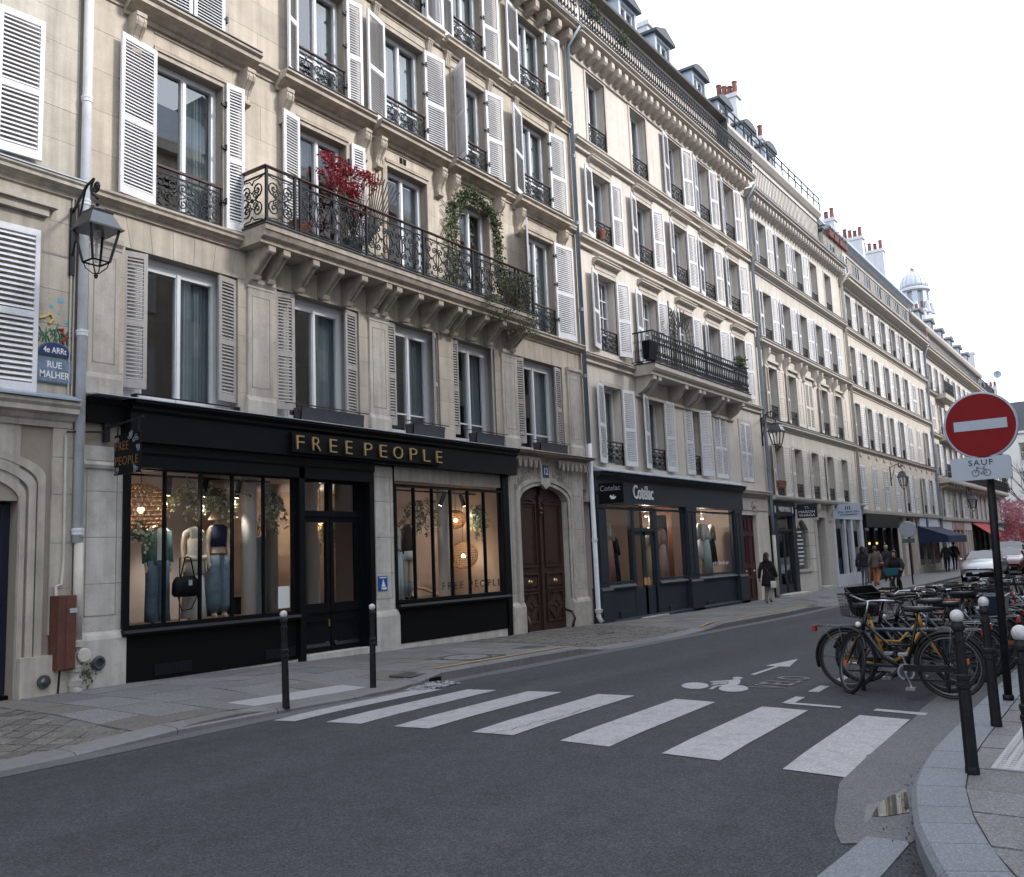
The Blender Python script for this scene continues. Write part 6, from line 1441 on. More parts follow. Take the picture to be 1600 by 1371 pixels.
t = thing('iron_fan', 'black wrought iron sunburst on the balcony of the cream house', 'ornament', (26.2, -.4, 7.0)); mb = MB(); c = atY(1066, 528, -.4)
for i in range(15): a = R(-20 + i * 16); mb.tube([(c.x + .35 * math.cos(a), -.4, c.z + .35 * math.sin(a)), (c.x + .95 * math.cos(a), -.4, c.z + .95 * math.sin(a))], [.02, .012], 4)
for r_ in (.35, .62): mb.tube([(c.x + r_ * math.cos(R(-24 + 12 * k)), -.4, c.z + r_ * math.sin(R(-24 + 12 * k))) for k in range(24)], .012, 4)
for z in (0, .35, .7): mb.tube(spiral(c.x - .75, c.z + z, .18, 1.5, 0, 1, -.4, 14), .018, 4)
mb.bar((c.x - .9, -.4, 6.96), (c.x - .9, -.4, c.z + 1.0), .03); mb.build('spikes', 'iron', t)
t = thing('balcony_planter', 'black square planter hung on the balcony corner of the cream house', 'planter', (24.0, -.85, 7.1)); p = atY(1012, 550, -.8)
MB().prismX([(-1.0, p.z + .28), (-.95, p.z - .25), (-.78, p.z - .25), (-.76, p.z + .28)], p.x - .24, p.x + .24).build('planter_box', 'black_flat', t); MB().box(p.x - .2, p.x + .2, -.96, -.8, p.z + .22, p.z + .26).build('soil', 'bark', t)
t = thing('balcony_plant', 'green plant at the far end of the cream house balcony', 'plant', (30.5, -.5, 7.0)); lf = MB(); p = atY(1155, 566, -.6); leaf_cloud(lf, p, (.38, .2, .22), 130, .13, 3); lf.build('foliage', 'leaf_green', t); MB().lathe([(.14, 6.97), (.18, 7.3), (.18, 7.35)], (p.x, -.5, 0), 10).tube([(p.x, -.5, 7.3), p], .02, 5).build('pot', 'slate', t)
t = thing('geranium_pot', 'small terracotta pot on a window guard of the cream house', 'pot', (22.4, -.1, 10.5)); p = atY(940, 368, -.05); MB().lathe([(.07, -.12), (.11, .1), (.11, .13), (.09, .13)], (p.x, -.06, p.z), 10).build('pot_body', 'terracotta', t)
# plants on the roof railing
for k, (px, py) in enumerate(((928, 20), (972, 60))):
    t = thing('roof_plant', ('green plant at the left end of the roof railing of the cream house', 'second green plant on the roof railing of the cream house')[k], 'plant', (22, -.4, 16.6)); lf = MB(); p = atY(px, py, -.45); leaf_cloud(lf, p, (.35, .2, .22), 120, .1, k); lf.build('foliage', 'leaf_green', t); MB().box(p.x - .3, p.x + .3, -.4, -.2, 16.14, 16.4).bar((p.x, -.35, 16.3), (p.x, -.42, p.z), .02).build('trough', 'terracotta_dark', t)
# ------------------------------------------------------------------ slate-blue shop
S2 = thing('slate_blue_shopfront', 'slate blue shopfront with pale lettering Cotelac', 'shopfront', (20.7, -.1, -.3)); zb2 = zs(26)
MB().prismX([(.05, 2.88), (-.16, 2.88), (-.16, 3.48), (-.2, 3.52), (-.32, 3.6), (-.34, 3.68), (.05, 3.7)], 20.62, 30.95).build('fascia', 'slate_paint', S2)
MB().prismX([(.0, 3.86), (-.4, 3.72), (-.4, 3.69), (0, 3.705)], 20.66, 31.0).build('zinc_flashing', 'zinc_pale', S2)
def pil2(x0, x1):
    zb_ = zs((x0 + x1) / 2); mb = MB(); mb.box(x0, x1, -.12, .1, .62, 2.88); mb.box(x0 - .04, x1 + .04, -.2, .1, zb_ - .2, .58); mb.prismX([(.1, .58), (-.22, .58), (-.18, .66), (.1, .66)], x0 - .05, x1 + .05); mb.box(x0 - .02, x1 + .02, -.15, .1, 2.74, 2.88)
    for a in ((x0 + .08, (x0 + x1) / 2 - .04), ((x0 + x1) / 2 + .04, x1 - .08)) if x1 - x0 > .5 else ((x0 + .06, x1 - .06),): mb.box(a[0], a[1], -.14, -.12, .8, 2.66)
    mb.build('pilaster', 'slate_paint', S2)
pil2(20.68, 21.18); pil2(26.2, 26.95); pil2(30.2, 30.85)
for a, b, vs in ((21.26, 22.68, []), (24.3, 26.12, []), (27.05, 30.1, [])):
    frame_win(S2, a, b, .78, 2.72, .0, vs, 'slate_paint', .06)
    MB().prismX([(.1, .58), (-.1, .58), (-.12, .63), (-.06, .7), (.1, .7)], a - .05, b + .05).build('window_sill', 'slate_paint', S2)
    MB().box(a - .06, b + .06, -.05, .1, zs(a) - .3, .58).build('stall_riser', 'slate_paint', S2)
    MB().box(a + .5, a + 1.0, -.09, -.05, zs(a) + .02, zs(a) + .22).build('vent_plate', 'slate_paint', S2)
MB().prismX([(.1, zs(26) - .3), (-.2, zs(26) - .3), (-.2, zs(26) + .06), (-.1, zs(26) + .1), (.1, zs(26) + .1)], 20.7, 30.9).build('plinth', 'slate_paint', S2)
mb = MB(); mb.box(22.72, 22.84, -.06, .1, zs(23) - .2, 2.8); mb.box(24.12, 24.24, -.06, .1, zs(23) - .2, 2.8); mb.box(22.84, 24.12, -.05, .06, 2.12, 2.22); mb.box(22.84, 24.12, -.05, .06, 2.7, 2.8); mb.build('door_frame', 'slate_paint', S2)
MB().box(22.84, 24.12, .0, .008, 2.22, 2.7).build('transom_pane', 'shop_glass', S2)
for a, b in ((22.86, 23.47), (23.49, 24.1)):
    mb = MB(); z0 = zs(23.5) + .05; mb.box(a, a + .07, -.02, .04, z0, 2.12); mb.box(b - .07, b, -.02, .04, z0, 2.12); mb.box(a, b, -.02, .04, 2.02, 2.12); mb.box(a, b, -.02, .04, z0, .55); d = mb.build('door_leaf', 'slate_paint', S2); MB().box(a + .07, b - .07, .005, .012, .55, 2.02).build('pane', 'shop_glass', d)
    MB().box(b - .16 if a < 23 else a + .02, b - .01 if a < 23 else a + .16, -.06, -.03, .62, .82).build('door_pull', 'wood_light', d)
MB().box(22.7, 24.26, -.3, .1, zs(23) - .3, zs(23.5) + .03).build('door_step', 'pier_stone', S2)
text('Cotélac', 'white_text', (atY(990, 775, -.18).x, -.175, 3.02), 1.22, .4, .03, S2, bold=.01)
t = thing('projecting_shop_sign', 'slate projecting sign with pale script and a small bird emblem', 'sign', (20.8, -.3, 2.9)); mb = MB().box(20.7, 20.74, -.92, -.2, 2.82, 3.36); mb.build('sign_panel', 'black_wood', t, bevel=.005); MB().box(20.68, 20.74, -.25, .0, 3.1, 3.16).build('bracket', 'iron', t)
text('Cotelac', 'sign_grey', (20.695, -.25, 3.15), .6, .14, .004, t, rot=(0, 0, -math.pi / 2))
bq = [(-.52, 3.0), (-.57, 2.93), (-.65, 2.92), (-.72, 2.98), (-.69, 3.0), (-.64, 2.98), (-.66, 3.05), (-.6, 3.0), (-.56, 3.04)]; MB().add([(20.694, y_, z_) for y_, z_ in bq], [tuple(range(len(bq)))]).build('bird_emblem', 'white_text', t)
# interior
mb = MB(); mb.box(20.7, 30.9, 4.4, 4.5, -.6, 3.3); mb.box(20.7, 20.75, .1, 4.4, -.6, 3.3); mb.box(30.85, 30.9, .1, 4.4, -.6, 3.3); mb.build('room_walls', 'shop_wall', S2); MB().box(20.7, 30.9, .43, 4.4, 3.2, 3.3).build('shop_ceiling', 'column_white', S2); MB().box(20.7, 30.9, .1, 4.4, -.8, zs(26) + .02).box(21.2, 22.7, .08, .7, zs(22), .55).box(27, 30.1, .08, .7, zs(28), .55).box(24.3, 26.1, .08, .7, zs(25), .55).build('shop_floor', 'shop_floor', S2)
MB().box(22.3, 22.5, 1.2, 1.35, -.3, 3.2).box(26.6, 28.8, 1.6, 1.7, -.3, 3.2).box(28.6, 28.72, .9, 1.0, .5, 3.2).build('partition', 'leather_brown', S2); MB().box(24.95, 26.1, .5, .53, .6, 2.66).build('backdrop_banner', 'awning_grey', S2)
for i in range(9): text('bonjour la saison', 'white_text', (25.05, .485, 2.0 - i * .13), [.7, .85, .6, .8, .75, .85, .65, .8, .4][i], .045, .002, S2, 'window_lettering') if i < 0 else MB().box(25.1, 25.1 + [.7, .85, .6, .8, .75, .85, .65, .8, .4][i], .48, .498, 2.0 - i * .13, 2.035 - i * .13).build('printed_line', 'white_text', S2)
text('prêt à être fait par', 'white_text', (28.3, -.012, 1.0), 1.35, .16, .003, S2, 'window_lettering')
for k, (x, y, z) in enumerate(((21.8, .6, 2.62), (22.05, .8, 2.6), (23.3, 1.4, 2.7), (24.9, .6, 2.62), (27.8, .7, 2.62), (28.3, .8, 2.6), (29.3, .7, 2.6), (29.6, 1.3, 2.6), (23.9, 2.2, 2.7))):
    t = thing('ceiling_spotlight', 'small lit ceiling spotlight of the slate blue shop ' + ('over the pink patterned dress', 'over the black dress', 'behind the door transom', 'over the blush dress', 'over the white blouse', 'over the mint dress', 'at the bare window end', 'deep behind the right window', 'deep behind the shop door')[k], 'spotlight', (x, y, z), group='lit ceiling spots in the slate blue shop'); MB().lathe([(.05, .0), (.06, .14), (.02, .18), (.02, 3.2 - z)], (x, y, z), 10).build('lamp_housing', 'column_white', t); MB().lathe([(.045, -.006), (.001, -.02)], (x, y, z), 10).build('lamp_face', 'spot_face', t)
    if k in (1, 3, 5, 6):
        l = bpy.data.lights.new('spot', 'POINT'); l.energy = 30; l.color = (1, .85, .68); l.shadow_soft_size = .06; lo = bpy.data.objects.new('lamp_light', l); COL.objects.link(lo); lo.location = (x, y, z - .08); lo.parent = t; lo.matrix_parent_inverse = WM[t.name].inverted()
# red-brown house door right of the slate shop
mb = MB(); mb.box(30.86, 31.0, -.02, .35, -.5, 2.9); mb.box(32.55, 33.85, -.02, .35, -.5, 2.9); mb.box(31.0, 32.55, -.02, .35, 2.73, 2.9); mb.build('door_surround', 'b2_wall', B2)
MB().box(30.9, 33.8, -.05, .0, 2.9, 3.35).build('door_frieze', 'b2_trim', B2); cornice(B2, 'door_cornice', 'b2_trim', 30.95, 33.85, 3.38, 3.62, .26)
fo = MB(); rf = random.Random(6)
for i in range(16): fo.tube(spiral(32.3 + rf.gauss(0, .16), 3.1 + rf.gauss(0, .12), rf.uniform(.03, .08), 1.2, rf.uniform(0, 6), rf.choice((-1, 1)), -.07, 9), .014, 4)
fo.lathe([(.001, -.08), (.1, -.06), (.12, 0)], (32.3, -.05, 3.1), 12, 'y'); fo.build('carved_crest', 'b2_trim', B2)
D2 = thing('red_double_doors', 'dark red panelled house door beside the slate blue shop', 'door', (31.8, .3, -.35))
for a, b in ((31.02, 31.76), (31.79, 32.53)):
    d = MB().box(a, b, .3, .36, -.36, 2.72).build('door_leaf', 'red_door', D2); mb = MB()
    for c, e in ((-.2, .45), (.6, .85), (1.0, 2.0), (2.15, 2.6)):
        for bx in ((a + .12, b - .12, c, c + .04), (a + .12, b - .12, e - .04, e), (a + .12, a + .16, c, e), (b - .16, b - .12, c, e)): mb.box(bx[0], bx[1], .27, .3, bx[2], bx[3])
    mb.build('door_panels', 'red_door', d); MB().ball(((a + b) / 2, .24, .72), .045, 10, 6).build('door_knob', 'brass', d)
D2.location.y -= .18
# ------------------------------------------------------------------ generic further houses
def house(T, x0, x1, z_top, floors, cols, hw, wall, trim, strings, shut, mode='joined', depth=.42, guardf=simple_guard, closed=(), noshut=(), z_bot=3.0, pitch=.07, extra=()):
    ops = [(c - hw, c + hw, a, b) for a, b in floors for c in cols]
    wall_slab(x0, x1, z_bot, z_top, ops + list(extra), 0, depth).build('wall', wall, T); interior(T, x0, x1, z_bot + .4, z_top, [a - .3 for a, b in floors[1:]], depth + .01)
    for za, zb, p in strings: cornice(T, 'string_course', trim, x0, x1, za, zb, p); MB().box(x0, x1, -p - .02, 0, zb + .002, zb + .02).build('lead_flashing', 'cast_iron', T)
    for f, (za, zb) in enumerate(floors):
        for k, c in enumerate(cols):
            a, b = c - hw, c + hw; cl = (f, k) in closed
            window(T, a, b, za, zb, depth - .12, curtain=('curtain', .04, .96) if (k * 3 + f * 2) % 5 < 2 and not cl else None)
            fr = MB(); fr.box(a - .09, a, -.025, .01, za, zb + .09); fr.box(b, b + .09, -.025, .01, za, zb + .09); fr.box(a, b, -.025, .01, zb, zb + .09); fr.build('window_surround', trim, T)
            if cl: shutter(T, a, za, zb, hw, -1, 1, shut[f], 0, mode, pitch); shutter(T, b, za, zb, hw, 1, 1, shut[f], 0, mode, pitch); continue
            guardf(T, a, b, za + .02, .55, .03)
            if (f, k) not in noshut:
                w_ = hw; shutter(T, a, za, zb, w_, -1, 168 + (k * 5 + f * 3) % 7, shut[f], -.045, mode, pitch); shutter(T, b, za, zb, w_, 1, 167 + (k * 3 + f) % 8, shut[f], -.045, mode, pitch)
B3 = thing('grey_stone_house', 'pale stone house with corbelled window hoods above the white and slate shops', 'building', (34, 0, -.3))
cols3 = [35.55, 37.95, 40.25, 42.55, 44.85]
house(B3, 33.96, 47.0, 15.6, [(3.55, 5.58), (6.6, 8.7), (9.76, 11.8), (12.8, 14.8)], cols3, .52, 'b3_wall', 'b3_trim', [(6.2, 6.48, .25), (9.36, 9.68, .32), (12.42, 12.73, .28)], ['shutter_cream', 'shutter_cream', 'shutter_white', 'shutter_white'], 'stuff', noshut={(3, 4), (3, 3)}, closed={(1, 2)})
CO3 = console_mesh(.2, .7, .28)
for c in cols3:
    for s in (-.78, .78): placed('console', CO3, 'b3_trim', B3, (c + s, 0, 9.36))
    MB().box(c - .68, c + .68, -.1, 0, 8.9, 9.0).build('window_hood', 'b3_trim', B3)
cornice(B3, 'roof_cornice', 'b3_trim', 33.96, 47.0, 15.42, 15.72, .5, cap='zinc')
MC3 = modillion_mesh(.16, .26, .36); x = 34.2
while x < 46.9: placed('modillion', MC3, 'b3_trim', B3, (x, 0, 15.42)); x += .36
MB().box(33.96, 47, .8, 1.0, 15.6, 18.7).build('attic_wall', 'b3_wall', B3); MB().prismX([(1, 18.5), (.7, 18.55), (.55, 18.7), (.55, 18.85), (1, 18.85)], 33.96, 47.1).build('gutter_cornice', 'b3_trim', B3)
mansard(B3, 33.96, 47.0, 18.8, .8, 21.2, 2.4, 6)
for cx in (35.4, 38.2, 41.0): dormer(B3, cx, 18.85, 1.3, 1.4, 1.1, 1.3, True)
chimney(B3, 40.0, 2.05, 3.1, 18.8, 23.0, 4); chimney(B3, 44.0, 2.3, 3.2, 18.8, 22.4, 3)
rail3 = MB()
for i in range(66):
    x = 34.2 + i * .19; rail3.box(x - .008, x + .008, -.42, -.4, 15.78, 16.7)
rail3.box(34.1, 46.9, -.43, -.39, 16.68, 16.72); rail3.box(34.1, 46.9, -.43, -.39, 15.85, 15.87); rail3.build('roof_railing', 'iron', B3)
up = MB(); up.box(34.1, 46.9, .55, .6, 19.5, 19.54); up.box(34.1, 46.9, .55, .6, 19.2, 19.23)
for i in range(14): up.box(34.2 + i * .97, 34.23 + i * .97, .55, .6, 18.85, 19.54)
up.build('gutter_railing', 'iron', B3)
for k, x in enumerate((44.2, 45.1, 46.0, 46.7)):
    t = thing('roof_flower_box', 'terracotta flower box on the roof railing of the pale stone house, ' + ('before all others', 'second along', 'third along', 'last along')[k], 'planter', (x, -.5, 16.5), group='flower boxes on the roof railing of the pale stone house'); MB().prismX([(-.62, 16.72), (-.58, 16.45), (-.44, 16.45), (-.42, 16.72)], x - .35, x + .35).build('trough', 'terracotta_dark', t); lf = MB(); leaf_cloud(lf, (x, -.52, 16.85), (.4, .16, .18), 70, .1, k); lf.build('foliage', 'leaf_dry', t)
# ground floor of the pale stone house: slate shop, arched window, blue door, white shop
MB().prismX([(0.02, 3.3), (-.3, 3.36), (-.34, 3.44), (-.34, 3.5), (0.02, 3.56)], 34.0, 47.0).build('shop_cornice', 'b3_trim', B3); MB().box(34.0, 42.0, -.02, .3, 2.75, 3.3).build('ground_band', 'b3_wall', B3)
S3 = thing('slate_boutique', 'narrow slate boutique front with a lettered fascia beside an arched window', 'shopfront', (35.3, -.1, -.34))
MB().box(34.1, 36.75, -.12, .1, 2.74, 3.28).build('fascia', 'slate_paint', S3); text('MAISON WARGA', 'white_text', (34.75, -.135, 2.9), 1.4, .2, .012, S3); MB().box(34.3, 34.38, -.14, -.12, 2.86, 3.12).box(36.35, 36.43, -.14, -.12, 2.86, 3.12).build('fascia_emblem', 'white_text', S3)
MB().box(34.1, 34.65, -.08, .1, -.5, 2.74).box(36.35, 36.75, -.1, .1, -.5, 2.74).box(34.65, 36.35, -.05, .05, 2.14, 2.24).build('side_panels', 'slate_paint', S3)
for a, b in ((34.65, 35.5), (35.5, 36.35)):
    mb = MB(); mb.box(a, a + .08, 0, .06, -.3, 2.14); mb.box(b - .08, b, 0, .06, -.3, 2.14); mb.box(a, b, 0, .06, -.3, .1); mb.box(a, b, 0, .06, 2.06, 2.14); d = mb.build('door_leaf', 'slate_paint', S3); MB().box(a + .08, b - .08, .02, .03, .1, 2.06).build('pane', 'shop_glass', d)
MB().box(34.65, 36.35, .01, .02, 2.24, 2.74).build('transom_pane', 'shop_glass', S3); MB().box(34.2, 36.9, -.5, .2, -.6, -.25).build('door_step', 'pier_stone', S3); MB().box(34.1, 40, 2.0, 2.1, -.6, 3.2).build('back_wall', 'shop_dark', S3)
t = thing('boutique_projecting_sign', 'dark projecting sign reading MAISON WARGA', 'sign', (36.9, -.4, 2.7)); MB().box(36.88, 36.93, -.95, -.15, 2.66, 3.22).build('sign_panel', 'slate_paint', t); text('MAISON', 'white_text', (36.872, -.22, 2.86), .64, .1, .004, t, rot=(0, 0, -math.pi / 2)); text('WARGA', 'white_text', (36.872, -.22, 2.72), .64, .1, .004, t, rot=(0, 0, -math.pi / 2)); MB().box(36.9, 36.92, -.15, 0, 3.05, 3.1).build('bracket', 'iron', t); MB().tube([(36.87, -.52, 3.02), (36.87, -.48, 3.12), (36.87, -.58, 3.12), (36.87, -.62, 3.02)], .015, 4).build('emblem', 'sign_white', t)
for z0, z1 in ((-.5, .45), (.45, 1.0), (1.0, 1.55), (1.55, 2.1), (2.1, 2.75)):
    for a, b in ((36.75, 36.95), (38.55, 39.4)): blk('stone_block', 'b3_wall', B3, a, b, -.02, .3, z0 + .008, z1 - .008)
blk('stone_block', 'b3_wall', B3, 36.95, 38.55, -.02, .3, -.5, .5); MB().box(36.85, 38.65, -.08, .02, .5, .6).build('window_sill', 'b3_trim', B3)
aw_ = [(36.95 + 1.6 * i / 12, 2.2 + .42 * math.sin(math.pi * i / 12)) for i in range(13)]; mb = MB()
for (a, c), (b, d) in zip(aw_, aw_[1:]): mb.add([(a, -.02, c), (b, -.02, d), (b, -.02, 2.76), (a, -.02, 2.76), (a, .2, c), (b, .2, d)], [(0, 1, 2, 3), (0, 4, 5, 1)])
mb.build('arch_head', 'b3_wall', B3); aw2 = MB().prismY([(36.95, .6)] + [(38.55, .6)] + aw_[::-1], .12, .16).build('arched_window', 'glass', B3)
for i in range(9): w_ = [.6, .4, .7, .75, .6, .75, .75, .5, .5][i]; MB().box(37.75 - w_ / 2, 37.75 + w_ / 2, .108, .118, 2.1 - i * .165, 2.16 - i * .165).build('printed_line', 'white_text', aw2)
MB().box(36.95, 38.55, .3, .32, .6, 2.7).build('window_blind', 'shutter_grey', B3)
for z0, z1 in ((-.5, .3), (.3, 1.1), (1.1, 1.9), (1.9, 2.75)): blk('stone_block', 'b3_trim', B3, 40.95, 42.05, -.05, .3, z0 + .004, z1 - .004); blk('stone_block', 'b3_trim', B3, 39.4, 39.75, -.05, .3, z0 + .004, z1 - .004)
for x in (39.55, 41.6): placed('console', CO3, 'b3_trim', B3, (x, -.02, 3.3))
D3 = thing('blue_grey_door', 'narrow blue grey house door between the arched window and the white shop', 'door', (40.4, .3, -.34)); mb = MB(); d = mb.box(39.75, 40.95, .3, .36, -.34, 2.75).build('door_leaf', 'bluegrey_door', D3); mb = MB()
for c, e in ((-.1, .5), (.6, 1.1)): mb.box(39.95, 40.75, .28, .3, c, e)
mb.build('door_panels', 'bluegrey_door', d); MB().box(39.95, 40.75, .29, .3, 1.25, 2.6).build('door_glazing', 'car_glass', d); MB().box(39.7, 41, -.3, .3, -.6, -.2).build('door_step', 'pier_stone', D3)
S4 = thing('white_shopfront', 'white painted shopfront with tall glazing next to the black bar', 'shopfront', (44.6, -.1, -.34)); MB().box(42.05, 47.0, -.12, .1, 2.72, 3.3).build('fascia', 'shop_white', S4)
for a, b in ((42.05, 42.3), (43.75, 43.95), (44.9, 45.2), (46.6, 47.0)): MB().box(a, b, -.1, .1, -.5, 2.72).build('pilaster', 'shop_white', S4)
for a, b in ((42.3, 43.75), (43.95, 44.9), (45.2, 46.6)): MB().box(a, b, .0, .01, .2, 2.72).build('pane', 'shop_glass', S4); MB().box(a, b, -.05, .05, -.5, .2).build('stall_riser', 'shop_white', S4)
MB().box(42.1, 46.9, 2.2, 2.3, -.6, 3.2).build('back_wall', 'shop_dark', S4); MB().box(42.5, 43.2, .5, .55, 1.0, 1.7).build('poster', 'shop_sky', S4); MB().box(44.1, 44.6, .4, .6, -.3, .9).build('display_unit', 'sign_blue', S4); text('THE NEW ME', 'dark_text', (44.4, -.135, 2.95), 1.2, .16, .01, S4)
t = thing('pale_blue_projecting_sign', 'pale blue projecting sign reading the new me', 'sign', (43.0, -.5, 2.8)); MB().box(42.3, 42.36, -1.25, -.2, 2.74, 3.36).build('sign_panel', 'shop_sky', t); text('the new me', 'dark_text', (42.29, -.27, 2.95), .9, .12, .004, t, rot=(0, 0, -math.pi / 2)); MB().box(42.33, 42.35, -.2, 0, 3.2, 3.25).build('bracket', 'iron', t)
MB().box(42.285, 42.295, -.82, -.78, 3.1, 3.25).box(42.285, 42.295, -.73, -.69, 3.1, 3.25).box(42.285, 42.295, -.64, -.6, 3.1, 3.25).build('emblem', 'dark_text', t); MB().box(42.285, 42.295, -1.1, -.35, 2.86, 2.89).build('printed_line', 'dark_text', t)
t = thing('red_window_box', 'red flower box on a first-floor guard of the pale stone house', 'planter', (35.6, -.1, 4.0)); p = atY(1218, 757, -.05); MB().prismX([(-.22, p.z + .13), (-.18, p.z - .13), (-.0, p.z - .13), (.02, p.z + .13)], p.x - .38, p.x + .38).build('trough', 'terracotta', t); MB().box(p.x - .34, p.x + .34, -.18, -.01, p.z + .08, p.z + .11).build('soil', 'bark', t)
# ------------------------------------------------------------------ long stone house with the black bar
B4 = thing('long_stone_house', 'long pale stone house with a channelled lower wall above the black bar', 'building', (57, 0, -.34)); cols4 = [48.3, 50.75, 53.2, 55.75, 58.3, 60.75, 63.1, 65.5]
house(B4, 47.04, 67.2, 15.2, [(3.3, 5.55), (6.5, 8.75), (9.7, 11.75), (12.68, 14.5)], cols4, .5, 'b4_wall', 'b4_trim', [(6.22, 6.44, .2), (9.3, 9.63, .25), (12.32, 12.62, .22)], ['shutter_white'] * 4, 'joined', closed={(0, 1), (0, 2), (0, 3), (0, 5), (1, 5), (1, 6), (2, 6), (0, 0)}, pitch=.09)
gv = MB()
for i in range(8): gv.box(47.05, 67.1, -.012, -.0, 3.35 + i * .33, 3.37 + i * .33) if i < 1 else None
for z in [3.3 + i * .36 for i in range(8)]:
    xs_ = [47.05] + [v for c in cols4 for v in (c - .6, c + .6)] + [67.1]
    for a, b in zip(xs_[::2], xs_[1::2]): gv.box(a, b, -.006, .0, z - .012, z + .012)
gv.build('wall_channels', 'b4_trim', B4)
for k in range(12): MB().ball((48.2 + k * 1.65, -.03, 6.08), .22, 10, 5, .6, 1, .15).build('frieze_garland', 'b4_trim', B4)
cornice(B4, 'roof_cornice', 'b4_trim', 47.04, 67.2, 14.75, 15.25, .6, cap='zinc'); MB().box(47.04, 67.2, .6, .8, 15.2, 18.0).build('attic_wall', 'b4_wall', B4); MB().prismX([(1, 17.75), (.4, 17.85), (.2, 18.0), (.2, 18.15), (1, 18.2)], 47.04, 67.2).build('gutter_cornice', 'zinc', B4); mansard(B4, 47.04, 67.2, 18.1, .4, 20.6, 2.2, 6)
for c in cols4[::1]: o = MB().box(c - .5, c + .5, .56, .6, 15.5, 17.4).build('attic_window', 'car_glass', B4); MB().box(c - .56, c - .5, .52, .62, 15.5, 17.4).box(c + .5, c + .56, .52, .62, 15.5, 17.4).box(c - .03, c + .03, .53, .56, 15.5, 17.4).build('attic_frame', 'window_white', B4)
chimney(B4, 55.0, 1.9, 2.6, 18, 21.2, 2); chimney(B4, 62.0, 2.0, 3.3, 18, 22.0, 4); chimney(B4, 67.0, 1.8, 3.3, 18, 22.4, 4)
rl = MB()
for i in range(90): rl.box(47.2 + i * .22, 47.22 + i * .22, -.47, -.45, 15.28, 16.2)
rl.box(47.1, 67.1, -.48, -.44, 16.18, 16.22); rl.build('roof_railing', 'iron', B4)
MB().prismX([(.02, 3.0), (-.25, 3.05), (-.28, 3.2), (.02, 3.25)], 47.04, 67.2).build('shop_cornice', 'b4_trim', B4)
S5 = thing('black_bar_front', 'black bar front with dark glazing and small yellow lamps', 'shopfront', (51, -.1, -.34)); MB().box(47.2, 54.3, -.25, .1, 2.35, 3.02).build('fascia', 'black_wood', S5)
for x in (47.2, 49.0, 50.8, 52.6, 54.1): MB().box(x, x + .2, -.12, .1, -.5, 2.35).build('pilaster', 'black_wood', S5)
for x in (47.4, 49.2, 51.0, 52.8): MB().box(x, x + 1.6 if x < 52.5 else 54.1, .0, .01, .2, 2.35).build('pane', 'shop_glass', S5); MB().box(x, x + 1.6 if x < 52.5 else 54.1, -.05, .06, -.5, .2).build('stall_riser', 'black_wood', S5)
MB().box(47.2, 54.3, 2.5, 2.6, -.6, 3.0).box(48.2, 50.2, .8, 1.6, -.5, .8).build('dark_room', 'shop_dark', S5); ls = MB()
for i in range(4): ls.ball((48.5 + i * 1.5, .4, 1.55), .07, 8, 5)
ls.build('yellow_lamps', 'heater', S5)
for a, b, m in ((54.4, 55.3, 'b4_wall'), (56.2, 57.1, 'b4_trim'), (58.9, 59.5, 'b4_wall'), (66.2, 67.2, 'b4_wall')):
    for z0, z1 in ((-.5, .6), (.6, 1.4), (1.4, 2.2), (2.2, 3.0)): blk('stone_block', m, B4, a, b, -.04, .3, z0 + .006, z1 - .006)
MB().box(55.3, 56.2, .2, .3, -.5, 3.0).box(57.1, 58.9, .2, .3, -.5, 3.0).build('door_leaf', 'red_door', B4)
S6 = thing('awning_shop', 'shop under a dark blue awning with a blue eye sign', 'shopfront', (62.5, -.1, -.34)); MB().box(59.5, 66.2, .0, .1, .1, 2.4).build('pane', 'shop_glass', S6); MB().box(59.5, 66.2, 1.6, 1.7, -.5, 3.0).build('back_wall', 'shop_dark', S6); MB().box(59.5, 66.2, -.06, .06, -.5, .1).build('stall_riser', 'b4_trim', S6)
for x in (59.5, 61.7, 63.9, 66.0): MB().box(x, x + .18, -.08, .1, -.5, 2.4).build('pilaster', 'b4_trim', S6)
sg = MB().box(60.2, 66.0, -.16, .05, 2.42, 3.12).build('fascia', 'shop_white', S6); MB().lathe([(.32, 0), (.32, -.03), (.001, -.03)], (62.3, -.16, 2.77), 24, 'y').build('eye_outer', 'eye_navy', S6); MB().lathe([(.2, 0), (.2, -.02), (.001, -.02)], (62.3, -.192, 2.77), 20, 'y').build('eye_ring', 'eye_blue', S6); MB().lathe([(.1, 0), (.1, -.02), (.001, -.02)], (62.3, -.214, 2.77), 16, 'y').build('eye_pupil', 'eye_navy', S6)
MB().add([(59.6, -.1, 2.5), (66.0, -.1, 2.5), (66.0, -1.75, 1.85), (59.6, -1.75, 1.85), (59.6, -.1, 2.46), (66.0, -.1, 2.46), (66.0, -1.73, 1.81), (59.6, -1.73, 1.81)], [(0, 3, 2, 1), (4, 5, 6, 7), (0, 4, 7, 3), (1, 2, 6, 5)]).box(59.6, 66.0, -1.76, -1.73, 1.42, 1.85).add([(59.6, -.1, 2.5), (59.6, -1.75, 1.85), (59.6, -1.75, 1.45), (59.6, -.1, 1.45)], [(0, 1, 2, 3)]).build('awning', 'awning_blue', S6)
